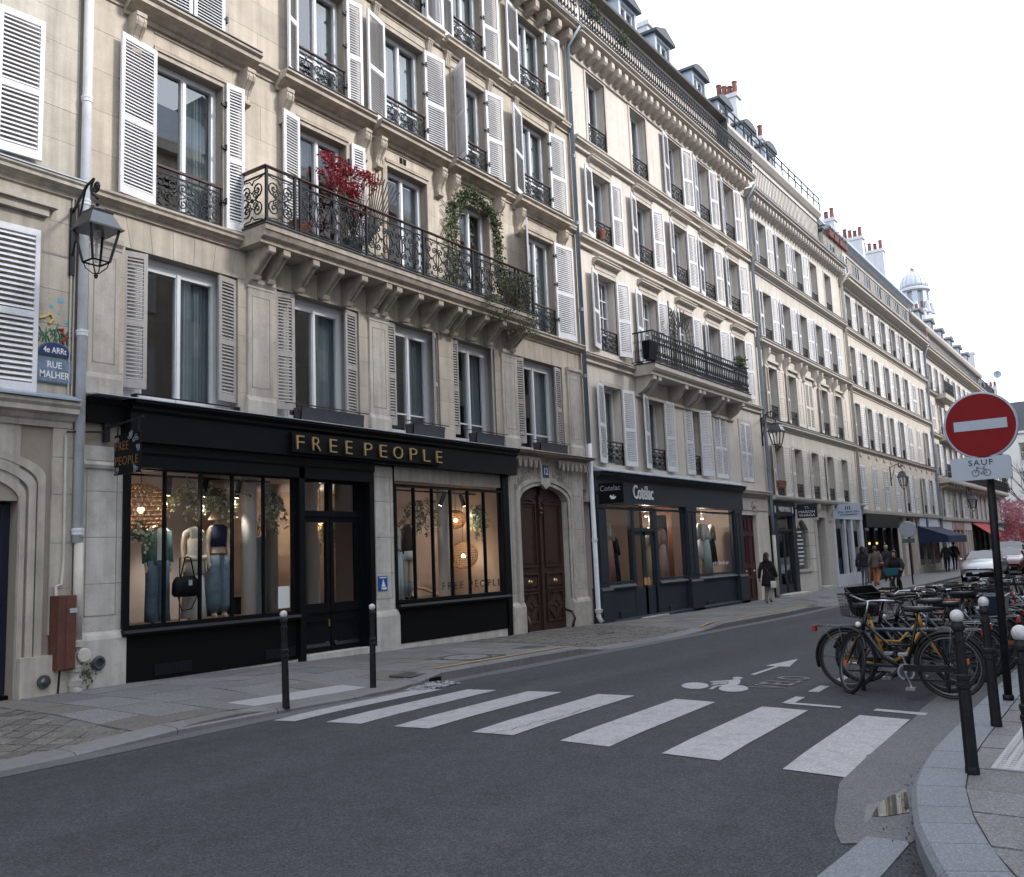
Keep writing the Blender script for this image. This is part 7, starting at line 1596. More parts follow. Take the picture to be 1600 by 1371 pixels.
# ------------------------------------------------------------------ far balcony house, end house, dome
B5 = thing('far_balcony_house', 'far cream house with long iron balconies and a red awning', 'building', (83, 0, -.34)); cols5 = [69.2 + 2.35 * i for i in range(13)]
house(B5, 67.25, 99.0, 14.9, [(3.2, 5.3), (6.1, 8.3), (9.2, 11.2), (12.2, 14.0)], cols5, .48, 'b5_wall', 'b5_trim', [(5.5, 5.8, .2), (8.7, 8.95, .25), (11.75, 12.0, .25)], ['shutter_white'] * 4, 'joined', pitch=.11, closed={(0, 1), (2, 0), (0, 4), (1, 6)})
cornice(B5, 'roof_cornice', 'b5_trim', 67.25, 99, 14.45, 14.95, .6, cap='zinc'); MB().box(67.25, 99, .8, 1, 14.9, 17.4).build('attic_wall', 'b5_wall', B5); MB().prismX([(1, 17.2), (.5, 17.3), (.4, 17.45), (.4, 17.6), (1, 17.6)], 67.25, 99).build('gutter_cornice', 'b5_trim', B5); mansard(B5, 67.25, 99, 17.5, .7, 20, 2.4, 6, 'zinc_pale')
for i in range(7): dormer(B5, 69.5 + i * 4.2, 17.5, 1.3, 1.4, 1.0, 1.3, False)
chimney(B5, 83, 2.2, 3.6, 17.5, 21.4, 3); chimney(B5, 98, .8, 4.5, 17, 19.8, 0)
bl = MB().prismX([(0, 5.45), (-.75, 5.5), (-.8, 5.62), (-.8, 5.78), (0, 5.78)], 67.9, 98.5).build('balcony_slab', 'b5_trim', B5); cbx = modillion_mesh(.2, .36, .6)
for i in range(26): placed('bracket', cbx, 'b5_trim', B5, (68.4 + i * 1.15, 0, 5.46))
rail_run(B5, 67.9, 98.5, 5.8, .95, -.74, .2, 'iron', 5.1)
MB().prismX([(0, 8.6), (-.7, 8.65), (-.75, 8.95), (0, 8.95)], 70.3, 77).build('balcony_slab', 'b5_trim', B5); rail_run(B5, 70.3, 77, 8.96, .95, -.7, .2, 'iron', 3.35)
MB().prismX([(0, 11.65), (-.7, 11.7), (-.75, 12.0), (0, 12.0)], 70.3, 74).build('balcony_slab', 'b5_trim', B5); rail_run(B5, 70.3, 74, 12.01, .95, -.7, .2, 'iron', 3.7)
rl = MB()
for i in range(105): rl.box(67.4 + i * .3, 67.43 + i * .3, -.5, -.47, 14.97, 15.9)
rl.box(67.3, 98.9, -.51, -.46, 15.88, 15.93); rl.build('roof_railing', 'iron', B5)
MB().prismX([(.02, 2.9), (-.22, 2.95), (-.25, 3.1), (.02, 3.15)], 67.25, 99).build('shop_cornice', 'b5_trim', B5)
for i, (a, b, m, nm, lb) in enumerate(((67.4, 71.2, 'shop_white', 'pale_shopfront', 'pale painted shopfront after the slate blue drainpipe'), (71.3, 76.0, 'shop_pink', 'pink_shopfront', 'dusty pink shopfront with a square sign'), (76.2, 79.6, 'b5_wall', 'stone_shopfront', 'stone shopfront with a dark doorway before the red awning'), (79.8, 88, 'shop_dark', 'red_awning_cafe', 'dark cafe front under the red awning'), (88.2, 98.8, 'shop_teal', 'teal_shopfront', 'distant teal shopfront among pink blossoms'))):
    T_ = thing(nm, lb, 'shopfront', ((a + b) / 2, -.1, -.34)); MB().box(a, b, -.1, .1, 2.3, 2.9).build('fascia', m, T_)
    n = 3
    for k in range(n + 1): MB().box(a + (b - a - .3) * k / n, a + (b - a - .3) * k / n + .3, -.1, .1, -.5, 2.3).build('pilaster', m, T_)
    for k in range(n): MB().box(a + (b - a - .3) * k / n + .3, a + (b - a - .3) * (k + 1) / n, .02, .03, .1, 2.3).build('pane', 'shop_glass', T_); MB().box(a + (b - a - .3) * k / n + .3, a + (b - a - .3) * (k + 1) / n, -.04, .06, -.5, .1).build('stall_riser', m, T_)
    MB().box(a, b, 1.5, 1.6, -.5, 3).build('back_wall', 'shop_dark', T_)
    if i == 3: MB().add([(79.8, -.1, 2.9), (87.5, -.1, 2.9), (87.5, -1.7, 1.7), (79.8, -1.7, 1.7), (79.8, -.1, 2.86), (87.5, -.1, 2.86), (87.5, -1.68, 1.66), (79.8, -1.68, 1.66)], [(0, 3, 2, 1), (4, 5, 6, 7), (0, 4, 7, 3), (1, 2, 6, 5)]).box(79.8, 87.5, -1.72, -1.68, 1.45, 1.72).build('awning', 'awning_red', T_)
    if i == 1: MB().box(72.4, 73.5, -.14, -.1, 2.4, 2.8).build('sign_square', 'shop_pink', T_)
    if i == 4: MB().add([(89, -.1, 2.6), (95, -.1, 2.6), (95, -1.9, 1.9), (89, -1.9, 1.9), (89, -.1, 2.56), (95, -.1, 2.56), (95, -1.88, 1.86), (89, -1.88, 1.86)], [(0, 3, 2, 1), (4, 5, 6, 7), (0, 4, 7, 3), (1, 2, 6, 5)]).build('awning', 'awning_grey', T_); MB().box(86.5, 89.5, -2.2, -2.1, 1.55, 1.75).tube([(88, -2.15, -.4), (88, -2.15, 1.6)], .04, 6).build('lit_heater', 'heater', T_)
B6 = thing('white_end_house', 'white house with a dark mansard closing the end of the street', 'building', (110, -8, -.34)); ex = 110
en = MB()
def yz_wall(x, y0, y1, z0, z1, ops):
    m = wall_slab(y0, y1, z0, z1, ops, 0, .4); m.v = [(x + v[1], -v[0] if 0 else v[0], v[2]) for v in m.v]; m.f = [f[::-1] for f in m.f]; return m
eops = [(y, y + 1.1, z, z + 1.9) for z in (3.4, 6.6, 9.7) for y in (-13, -10.2, -7.4, -4.6, -2.0, .6)]
yz_wall(ex, -18, 3, -.5, 12.6, eops).build('wall', 'end_wall', B6); MB().box(ex + .41, ex + 5, -18, 3, -.5, 12.6).build('interior_rooms', 'interior', B6)
for (a, b, c, d) in eops:
    mb = MB(); y0 = a; mb.box(ex + .25, ex + .3, a, a + .08, c, d); mb.box(ex + .25, ex + .3, b - .08, b, c, d); mb.box(ex + .25, ex + .3, (a + b) / 2 - .05, (a + b) / 2 + .05, c, d); mb.box(ex + .25, ex + .3, a, b, d - .08, d); mb.box(ex + .25, ex + .3, a, b, c + .9, c + .95); o = mb.build('window', 'window_white', B6); MB().box(ex + .3, ex + .31, a, b, c, d).build('pane', 'glass', o); MB().box(ex - .06, ex, a - .1, b + .1, c - .08, c).build('window_sill', 'end_wall', B6)
MB().box(ex - .06, ex - .01, -18, 3, -.4, 3.1).build('dark_base', 'slate_paint', B6); MB().box(ex - .2, ex + 5, -18, 3, 12.6, 12.85).build('roof_cornice', 'end_wall', B6); MB().add([(ex, -18, 12.85), (ex, 3, 12.85), (ex + 1.6, 3, 16.2), (ex + 1.6, -18, 16.2), (ex + 6, 3, 16.8), (ex + 6, -18, 16.8), (ex + 6, 3, 12.85), (ex + 6, -18, 12.85)], [(0, 1, 2, 3)[::-1], (3, 2, 4, 5)[::-1], (1, 6, 4, 2), (0, 3, 5, 7)]).build('roof', 'slate', B6)  # slate base added to the end house to darken low street reflections
for y in (-3.5, .9): MB().box(ex + .3, ex + 1.6, y - .7, y + .7, 13.2, 15.4).build('dormer', 'zinc', B6); MB().box(ex + .28, ex + .3, y - .5, y + .5, 13.5, 15.1).build('dormer_glass', 'car_glass', B6)
MB().box(ex + 2, ex + 3, .8, 2.8, 16, 18.3).build('chimney_stack', 'chimney', B6)
for i in range(5): MB().lathe([(.15, 18.3), (.13, 18.9)], (ex + 2.5, 1.0 + i * .4, 0), 8).build('chimney_pot', 'terracotta', B6)
MB().lathe([(.001, .12), (.25, .07), (.42, 0), (.4, -.01), (.001, .08)], (ex + 2.2, .6, 19.6), 16, 'x').tube([(ex + 2.2, .6, 18.2), (ex + 2.2, .6, 19.6)], .04, 5).build('satellite_dish', 'sign_grey', B6)
DM = thing('church_dome', 'ribbed grey church lantern dome with a gilt finial above the roofs', 'building', (200, 24, 0)); dx, dy = 200, 24
MB().lathe([(6.5, 20), (6.5, 42), (5.4, 45.5), (3.2, 47.2), (2.9, 47.4), (2.9, 48.2)], (dx, dy, 0), 24).build('drum_roof', 'zinc_pale', DM, smooth=False); MB().lathe([(2.1, 48), (2.1, 53.2)], (dx, dy, 0), 16).build('lantern_core', 'zinc', DM)
for i in range(8):
    a = i * math.pi / 4 + .2; MB().box(-.35, .35, -.5, .5, 48.2, 53).move(Matrix.Translation((dx + 2.3 * math.cos(a), dy + 2.3 * math.sin(a), 0)) @ Matrix.Rotation(a, 4, 'Z')).build('lantern_pier', 'zinc_pale', DM); MB().lathe([(.7, 48.2), (.55, 49.4), (.3, 50.6)], (dx + 3.0 * math.cos(a), dy + 3.0 * math.sin(a), 0), 8).build('volute', 'zinc_pale', DM)
MB().lathe([(2.6, 53), (3.1, 53.3), (3.1, 53.7), (2.8, 53.9)], (dx, dy, 0), 24).build('lantern_cornice', 'chimney', DM); pr = [(2.75, 53.9), (2.75, 54.6), (2.55, 55.5), (2.1, 56.4), (1.4, 57.1), (.6, 57.6), (.3, 57.9)]; MB().lathe(pr, (dx, dy, 0), 24).build('dome_shell', 'zinc_pale', DM, smooth=True)
for i in range(16): a = i * math.pi / 8; MB().tube([(dx + (r_ + .03) * math.cos(a), dy + (r_ + .03) * math.sin(a), z_) for r_, z_ in pr], .07, 4).build('dome_rib', 'zinc_pale', DM)
MB().ball((dx, dy, 58.3), .45, 10, 6).tube([(dx, dy, 58.3), (dx, dy, 62)], .06, 5).tube([(dx, dy - .8, 61.2), (dx, dy + .8, 61.2)], .06, 5).build('gilt_finial', 'gold', DM)
for T_, a, b in ((B3, 33.95, 47), (B4, 47.05, 67.2), (B5, 67.25, 109)): MB().box(a, b, 3.2, 3.3, -.6, 3.6).box(a, b, .44, 3.2, 3.42, 3.5).build('rear_wall', 'interior', T_)
# ------------------------------------------------------------------ row on the near side of the street (behind the camera, seen in the glass)
for i, (a, b, h, m) in enumerate(((6.5, 22, 17.0, 'b4_wall'), (22.2, 40, 18.2, 'b3_wall'), (40.2, 62, 17.2, 'b5_wall'), (-34, -3.5, 17.5, 'b4_wall'), (62.2, 104, 17.6, 'b3_wall'))):
    T_ = thing('facing_house', ('shuttered stone house facing the cream house across the street', 'tall stone house facing the pale stone house across the street', 'far stone house facing the black bar across the street', 'stone house behind the corner of the side street', 'furthest stone house on the near side of the street')[i], 'building', ((a + b) / 2, -16, 0)); n = int((b - a) / 2.6); cs_ = [a + (b - a) * (k + .5) / n for k in range(n)]
    op = [(c - .55, c + .55, z, z + 1.9) for z in (4.2, 7.4, 10.6, 13.6) for c in cs_]; mb = wall_slab(a, b, -.5, h, op, 0, .3); mb.v = [(v[0], -15.6 - v[1], v[2]) for v in mb.v]; mb.f = [f[::-1] for f in mb.f]; mb.build('wall', m, T_)
    MB().box(a, b, -22, -15.95, -.5, h).build('interior_rooms', 'interior', T_); MB().add([(a, -15.6, h), (b, -15.6, h), (b, -18.2, h + 3), (a, -18.2, h + 3), (a, -22, h + 3), (b, -22, h + 3)], [(0, 1, 2, 3)[::-1], (3, 2, 5, 4)[::-1]]).build('roof', 'zinc', T_); MB().box(a, b, -15.6, -15.2, h - .4, h).build('roof_cornice', 'b4_trim', T_); MB().box(a, b, -15.6, -15.5, -.2, 3.3).build('dark_base', 'slate_paint', T_)
    for o in op: MB().box(o[0] - .55, o[0], -15.6, -15.55, o[2], o[3]).build('shutter', 'shutter_white', T_); MB().box(o[1], o[1] + .55, -15.6, -15.55, o[2], o[3]).build('shutter', 'shutter_white', T_); MB().box(o[0], o[1], -15.85, -15.8, o[2], o[3]).build('window', 'car_glass', T_)
# ------------------------------------------------------------------ figures: one skinned body, clothes as its parts
def skin_body(name, joints, edges, mats, parent, bonemat, sub=2):
    """joints: name -> (x, y, z, rx, ry); edges between names; bonemat: edge -> material index"""
    names = list(joints); idx = {n: i for i, n in enumerate(names)}; me = bpy.data.meshes.new(name)
    me.from_pydata([joints[n][:3] for n in names], [(idx[a], idx[b]) for a, b in edges], [])
    o = bpy.data.objects.new(name, me); COL.objects.link(o); o.modifiers.new('skin', 'SKIN').use_smooth_shade = True
    sv = me.skin_vertices[0].data
    for n in names: sv[idx[n]].radius = joints[n][3:5]; sv[idx[n]].use_root = (n == 'pelvis')
    s = o.modifiers.new('sub', 'SUBSURF'); s.levels = sub; s.render_levels = sub
    dg = bpy.context.evaluated_depsgraph_get(); m2 = bpy.data.meshes.new_from_object(o.evaluated_get(dg)); bpy.data.objects.remove(o)
    m2.materials.clear()
    for m in mats: m2.materials.append(MATS[m])
    seg = [(Vector(joints[a][:3]), Vector(joints[b][:3]), bonemat.get((a, b), 0), max(joints[a][3], joints[b][3])) for a, b in edges]
    for p in m2.polygons:
        c = p.center; best = (9e9, 0)
        for a, b, k, r_ in seg:
            ab = b - a; t = min(1, max(0, (c - a).dot(ab) / max(1e-9, ab.length_squared))); d = (c - a - ab * t).length / r_
            if d < best[0]: best = (d, k)
        p.material_index = best[1]; p.use_smooth = True
    m2.name = name; return obj(name, m2, parent)
def figure(name, label, cat, loc, rotz, h=1.68, pose=None, cols=None, coat=None, hair=None, group=None, headless=False, skirt=None):
    """faces local -Y. cols: skin, top, legs, shoes. pose gives joint offsets in metres for a 1.70 m body"""
    t = thing(name, label, cat, (0, 0, 0), 0, group); k = h / 1.70; po = dict(pose or {})
    g = lambda n, d: po.get(n, d)
    J = dict(pelvis=(0, 0, .95, .15, .115), waist=(0, 0, 1.10, .125, .095), chest=(0, 0, 1.27, .15, .11), neck0=(0, .01, 1.43, .085, .075), neck1=(0, 0, 1.50, .05, .05))
    if not headless: J.update(jaw=(0, -.015, 1.545, .058, .066), head=(0, 0, 1.63, .074, .092), crown=(0, .01, 1.675, .05, .062))
    J.update(hipL=(.09, 0, .90, .095, .095), kneeL=(*g('kneeL', (.1, -.02)), .50, .062, .062), ankL=(*g('ankL', (.1, .02)), .09, .042, .042), toeL=(*g('toeL', (.105, -.12)), .035, .035, .03),
             hipR=(-.09, 0, .90, .095, .095), kneeR=(*g('kneeR', (-.1, -.02)), .50, .062, .062), ankR=(*g('ankR', (-.1, .02)), .09, .042, .042), toeR=(*g('toeR', (-.105, -.12)), .035, .035, .03),
             shL=(.175, .01, 1.39, .062, .06), elL=(*g('elL', (.24, .03, 1.12)), .045, .045), wrL=(*g('wrL', (.25, -.03, .88)), .032, .03), haL=(*g('haL', (.25, -.05, .80)), .034, .022), fiL=(*g('fiL', (.245, -.06, .73)), .02, .014), thL=(*g('thL', (.225, -.09, .80)), .012, .012),
             shR=(-.175, .01, 1.39, .062, .06), elR=(*g('elR', (-.24, .03, 1.12)), .045, .045), wrR=(*g('wrR', (-.25, -.03, .88)), .032, .03), haR=(*g('haR', (-.25, -.05, .80)), .034, .022), fiR=(*g('fiR', (-.245, -.06, .73)), .02, .014), thR=(*g('thR', (-.225, -.09, .80)), .012, .012))
    for n, z in po.get('z', {}).items(): v = J[n]; J[n] = (v[0], v[1], z, v[3], v[4])
    for n, v in po.get('abs', {}).items(): J[n] = (*v, *J[n][3:5])
    w_ = po.get('loose', 1.0)
    for n in ('kneeL', 'kneeR', 'ankL', 'ankR'): v = J[n]; J[n] = (*v[:3], v[3] * w_, v[4] * w_)
    E = [('pelvis', 'waist'), ('waist', 'chest'), ('chest', 'neck0'), ('neck0', 'neck1')] + ([] if headless else [('neck1', 'jaw'), ('jaw', 'head'), ('head', 'crown')])
    for s in 'LR': E += [('pelvis', 'hip' + s), ('hip' + s, 'knee' + s), ('knee' + s, 'ank' + s), ('ank' + s, 'toe' + s), ('neck0', 'sh' + s), ('sh' + s, 'el' + s), ('el' + s, 'wr' + s), ('wr' + s, 'ha' + s), ('ha' + s, 'fi' + s), ('ha' + s, 'th' + s)]
    BMt = {}
    for a, b in E:
        n = b
        if n[:2] in ('ne',) and n == 'neck1' or n in ('jaw', 'head', 'crown'): BMt[(a, b)] = 0
        elif n[:2] in ('ha', 'fi', 'th'): BMt[(a, b)] = 0
        elif n[:3] in ('hip', 'kne', 'ank'): BMt[(a, b)] = 2
        elif n[:3] == 'toe': BMt[(a, b)] = 3
        else: BMt[(a, b)] = 1
    if po.get('bare_arms'):
        for s in 'LR': BMt[('sh' + s, 'el' + s)] = 0; BMt[('el' + s, 'wr' + s)] = 0
    Js = {n: (v[0] * k, v[1] * k, v[2] * k, v[3] * k, v[4] * k) for n, v in J.items()}
    skin_body('body', Js, E, cols, t, BMt)
    if coat:
        z0, z1, m, fl = coat; rg = []
        for i in range(9):
            f = i / 8; z = z1 + (z0 - z1) * f; base = .165 if z > 1.2 else (.15 if z > 1.0 else .165); rr_ = base + fl * max(0, (1.1 - z)); tp = .55 if i == 0 else (.85 if i == 1 else 1)
            rg.append(((0, 0, z * k), rr_ * 1.12 * tp * k, (rr_ * .82 * tp + .01) * k))
        MB().loft(rg, 20).build('coat', m, t, smooth=True)
        sl_ = MB()
        for s in 'LR':
            a, b, c = Js['sh' + s], Js['el' + s], Js['wr' + s]; sl_.tube([Vector(a[:3]), Vector(b[:3]), Vector(c[:3])], [.085 * k, .068 * k, .055 * k], 10)
        sl_.build('sleeves', m, t, smooth=True)
    if hair and not headless:
        kind, m = hair; hx_, hy_, hz = Js['head'][:3]; mb = MB(); mb.ball((hx_, hy_ + .018 * k, hz + .022 * k), .105 * k, 16, 9, 1.12, .92, 1.08)
        for i, v in enumerate(mb.v):   # open at the face
            if v[1] < hy_ - .05 * k and v[2] < hz + .05 * k: mb.v[i] = (v[0] * .9, hy_ - .03 * k, v[2])
        if kind == 'long': mb.loft([((hx_, hy_ + .05 * k, hz + .03 * k), .095 * k, .06 * k), ((hx_, hy_ + .065 * k, hz - .12 * k), .11 * k, .055 * k), ((hx_, hy_ + .07 * k, hz - .27 * k), .1 * k, .045 * k)], 12)
        if kind == 'bun': mb.ball((hx_, hy_ + .1 * k, hz + .08 * k), .05 * k, 10, 6)
        mb.build('hair', m, t, smooth=True)
        fa = MB(); fa.ball((hx_, hy_ - .105 * k, hz - .02 * k), .014 * k, 8, 5, 1.6); fa.build('nose', cols[0], t, smooth=True)
        ey = MB()
        for s in (-1, 1): ey.ball((hx_ + s * .03 * k, hy_ - .088 * k, hz + .012 * k), .009 * k, 6, 4)
        ey.box(hx_ - .022 * k, hx_ + .022 * k, hy_ - .092 * k, hy_ - .08 * k, hz - .068 * k, hz - .062 * k); ey.build('eyes_and_mouth', 'hair_dark', t)
    t.location = loc; t.rotation_euler = (0, 0, rotz); t.scale = (.86, .9, 1) if cat == 'mannequin' else (1, 1, 1); return t, Js, k
# ---- passers-by (local -Y is the way they face)
FX = math.pi / 2                      # turns local -Y to +X (walking away down the street)
walk = dict(kneeL=(.09, -.12), ankL=(.09, .02), toeL=(.095, -.10), kneeR=(-.09, .0), ankR=(-.09, .24), toeR=(-.095, .12), elL=(.25, .1, 1.12), wrL=(.27, .12, .88), haL=(.27, .11, .80), fiL=(.265, .09, .73), thL=(.245, .06, .80), elR=(-.24, -.02, 1.12), wrR=(-.25, -.14, .92), haR=(-.25, -.18, .85), fiR=(-.245, -.2, .78), thR=(-.225, -.2, .85), z=dict(ankR=.16, toeR=.06))
p = atY(1203, 942, -1.2); T1, J1, k1 = figure('person', 'person in a black coat and pale trousers walking past the dark red doors', 'person', (p.x, -1.2, sw(p.x, -1.2)), FX * .9, 1.64, dict(walk, loose=1.4, kneeL=(.12, -.1), ankL=(.13, .02), toeL=(.135, -.1), kneeR=(-.12, .0), ankR=(-.13, .2), toeR=(-.135, .09)), ['skin', 'cloth_black', 'cloth_grey', 'cloth_black'], (.60, 1.45, 'cloth_black', .13), ('long', 'hair_dark'))
MB().tube([(.12, -.12, 1.36), (.0, .145, 1.2), (-.18, .14, .92)], .008, 5).build('bag_strap', 'leather_brown', T1); MB().box(-.3, -.16, .02, .16, .52, .74).build('tote_bag', 'paper', T1, bevel=.02)
p = atY(1372, 921, -1.7); T2, J2, k2 = figure('person', 'person in a taupe coat and rust trousers carrying a brown shoulder bag', 'person', (p.x, -1.7, sw(p.x, -1.7)), FX * .95, 1.70, dict(walk, loose=1.6), ['skin', 'cloth_taupe', 'cloth_rust', 'cloth_black'], (.80, 1.46, 'cloth_taupe', .12), ('bun', 'hair_brown'))
MB().loft([((-.26, .06, .86), .11, .14), ((-.27, .06, .98), .12, .16), ((-.26, .05, 1.06), .06, .12)], 12).build('shoulder_bag', 'leather_brown', T2, smooth=True); MB().tube([(-.26, .0, 1.05), (-.19, .02, 1.45), (-.26, .1, 1.05)], .012, 5).build('bag_strap', 'leather_brown', T2)
figure('person', 'dark haired person in dark clothes beside the taupe coat', 'person', (p.x + .5, -1.05, sw(p.x, -1)), FX, 1.72, walk, ['skin', 'cloth_dark', 'denim', 'cloth_black'], (.85, 1.46, 'cloth_dark', .06), ('long', 'hair_dark'))
p = atY(1389, 915, -.9); figure('person', 'person in dark clothes standing against the black bar front', 'person', (p.x, -.9, sw(p.x, -.9)), 2.4, 1.72, None, ['skin', 'cloth_dark', 'cloth_black', 'cloth_black'], (.8, 1.46, 'cloth_dark', .05), ('short', 'hair_blond'))
p = atY(1357, 915, -.6); figure('person', 'person in brown waiting in the shade by the black bar', 'person', (p.x, -.6, sw(p.x, -.6)), 1.0, 1.66, None, ['skin', 'cloth_brown', 'cloth_rust', 'cloth_black'], (.75, 1.46, 'cloth_brown', .05), ('long', 'hair_dark'))
for k, (px, py, yy, hr, lb) in enumerate(((1482, 896, -1.5, ('short', 'hair_blond'), 'far person with fair hair in black walking on the pavement'), (1494, 896, -1.3, ('short', 'hair_dark'), 'far person with a dark backpack walking beside the fair haired one'))):
    p = atY(px, py, yy); Tf, Jf, kf_ = figure('person', lb, 'person', (p.x, yy, sw(p.x, yy)), FX, 1.7 + .06 * k, walk, ['skin', 'cloth_black', 'cloth_black', 'cloth_black'], (.78, 1.46, 'cloth_black', .04), hr)
    if k: MB().box(-.16, .16, .12, .26, 1.02, 1.42).build('backpack', 'cloth_dark', Tf, bevel=.04)
# ---- mannequins in the fashion shop
MQ = dict(elL=(.205, .03, 1.14), wrL=(.215, -.02, .92), haL=(.215, -.04, .84), fiL=(.21, -.05, .77), thL=(.19, -.07, .84), elR=(-.205, .03, 1.14), wrR=(-.215, -.02, .92), haR=(-.215, -.04, .84), fiR=(-.21, -.05, .77), thR=(-.19, -.07, .84))
def floor_at(px, py, yy): q = atY(px, py, yy); return q
zf = .72
x = atY(246, 900, .75).x; Tm, Jm, km = figure('mannequin', 'headless mannequin in an open green jacket and wide blue jeans', 'mannequin', (x, .75, zf), -.25, 1.74, dict(MQ, loose=1.95), ['mannequin', 'cloth_white', 'denim', 'denim'], None, None, headless=True, group='mannequins in the fashion shop')
ja = MB(); ja.loft([((0, .01, 1.47 * km), .1, .07), ((0, .01, 1.40 * km), .175, .12), ((0, .0, 1.2 * km), .185, .14), ((0, .0, 1.02 * km), .195, .15), ((0, .0, .9 * km), .19, .15), ((0, .0, .88 * km), .17, .13)], 20, False)
ja.f = [f for f in ja.f if not all(ja.v[i][1] < -.045 and abs(ja.v[i][0]) < .075 for i in f)]; ja.mi = [0] * len(ja.f)
for s in 'LR': ja.tube([Vector(Jm['sh' + s][:3]), Vector(Jm['el' + s][:3]), Vector(Jm['wr' + s][:3])], [.075, .07, .06], 10)
ja.build('jacket', 'cloth_green', Tm, smooth=True); MB().loft([((.1, 0, .95 * km), .11, .12), ((.1, 0, .6 * km), .11, .115), ((.105, 0, .2 * km), .115, .12), ((.105, -.02, .04), .12, .14)], 14).loft([((-.1, 0, .95 * km), .11, .12), ((-.1, 0, .6 * km), .11, .115), ((-.105, 0, .2 * km), .115, .12), ((-.105, -.02, .04), .12, .14)], 14).build('jeans', 'denim', Tm, smooth=True)
x = atY(303, 900, .6).x; Tm, Jm, km = figure('mannequin', 'mannequin in a cream lace top and long cream skirt', 'mannequin', (x, .6, zf), -.15, 1.70, dict(MQ, loose=1.3, bare_arms=True), ['mannequin', 'cloth_cream', 'cloth_cream', 'mannequin'], None, None, headless=True, group='mannequins in the fashion shop')
MB().loft([((0, 0, 1.3 * km), .16, .12), ((0, 0, 1.1 * km), .145, .115), ((0, 0, .95 * km), .18, .15), ((0, 0, .72 * km), .2, .16)], 18).build('lace_top', 'cloth_cream', Tm, smooth=True); MB().loft([((0, 0, .98 * km), .17, .14), ((0, 0, .5 * km), .2, .17), ((0, 0, .06), .24, .2)], 18).build('skirt', 'cloth_white', Tm, smooth=True); MB().tube([(-.18, -.1, 1.0 * km), (0, -.15, .98 * km), (.18, -.1, 1.0 * km), (.16, .12, 1.0 * km), (-.16, .12, 1.0 * km)], .04, 8, closed=True).build('tied_sleeves', 'cloth_cream', Tm, smooth=True)
x = atY(341, 900, .7).x; Tm, Jm, km = figure('mannequin', 'mannequin in a straw bucket hat, navy top and balloon jeans', 'mannequin', (x, .7, zf), -.1, 1.78, dict(MQ, loose=1.3, bare_arms=True), ['mannequin', 'mannequin', 'denim_light', 'mannequin'], None, None, group='mannequins in the fashion shop')
MB().loft([((0, .0, 1.47 * km), .1, .08), ((0, .0, 1.42 * km), .2, .11), ((0, 0, 1.28 * km), .175, .135), ((0, 0, 1.12 * km), .15, .12)], 18).build('crop_top', 'cloth_navy', Tm, smooth=True); MB().loft([((0, 0, .99 * km), .165, .135), ((0, 0, 1.02 * km), .165, .135)], 18).build('belt', 'leather_brown', Tm)
MB().loft([((.09, 0, .99 * km), .1, .125), ((.1, 0, .8 * km), .13, .15), ((.11, 0, .5 * km), .15, .16), ((.11, 0, .22 * km), .14, .15), ((.105, 0, .1 * km), .075, .08)], 14).loft([((-.09, 0, .99 * km), .1, .125), ((-.1, 0, .8 * km), .13, .15), ((-.11, 0, .5 * km), .15, .16), ((-.11, 0, .22 * km), .14, .15), ((-.105, 0, .1 * km), .075, .08)], 14).build('balloon_jeans', 'denim_light', Tm, smooth=True)
MB().lathe([(.2, -.1), (.19, -.095), (.125, .02), (.115, .1), (.09, .13), (.001, .14)], (0, 0, 1.64 * km), 20).build('bucket_hat', 'straw_hat', Tm, smooth=True)
x = atY(636, 900, .5).x; Tm, Jm, km = figure('mannequin', 'mannequin in a dark bomber jacket, white shorts and blue socks', 'mannequin', (x, .5, .74), .1, 1.75, dict(MQ, loose=1.15), ['mannequin', 'cloth_brown', 'mannequin', 'cloth_black'], None, None, headless=True, group='mannequins in the fashion shop')
bj = MB(); bj.loft([((0, .0, 1.5 * km), .09, .08), ((0, .0, 1.43 * km), .17, .12), ((0, 0, 1.2 * km), .2, .16), ((0, 0, 1.0 * km), .2, .16), ((0, 0, .95 * km), .165, .14)], 20)
for s in 'LR': bj.tube([Vector(Jm['sh' + s][:3]), Vector(Jm['el' + s][:3]), Vector(Jm['wr' + s][:3])], [.085, .085, .065], 10)
bj.build('bomber_jacket', 'cloth_brown', Tm, smooth=True); MB().loft([((0, 0, .98 * km), .18, .15), ((0, 0, .8 * km), .2, .16)], 18).build('shorts', 'cloth_white', Tm, smooth=True)
sk = MB()
for s in 'LR': a, b = Vector(Jm['knee' + s][:3]), Vector(Jm['ank' + s][:3]); sk.tube([a + (b - a) * .3, a + (b - a) * .6, b], [.075, .07, .055], 12)
sk.build('socks', 'sock_blue', Tm, smooth=True)
x = atY(618, 900, .45).x; Tm, Jm, km = figure('mannequin', 'mannequin in a cream knit and striped blue trousers at the window edge', 'mannequin', (x, .45, .74), .3, 1.72, dict(MQ, loose=1.9), ['mannequin', 'cloth_cream', 'denim_light', 'cloth_black'], (1.0, 1.46, 'cloth_cream', .02), None, headless=True, group='mannequins in the fashion shop')
MB().loft([((.1, 0, .98 * km), .12, .13), ((.11, 0, .05), .13, .14)], 12).loft([((-.1, 0, .98 * km), .12, .13), ((-.11, 0, .05), .13, .14)], 12).build('trousers', 'cloth_mint', Tm, smooth=True)
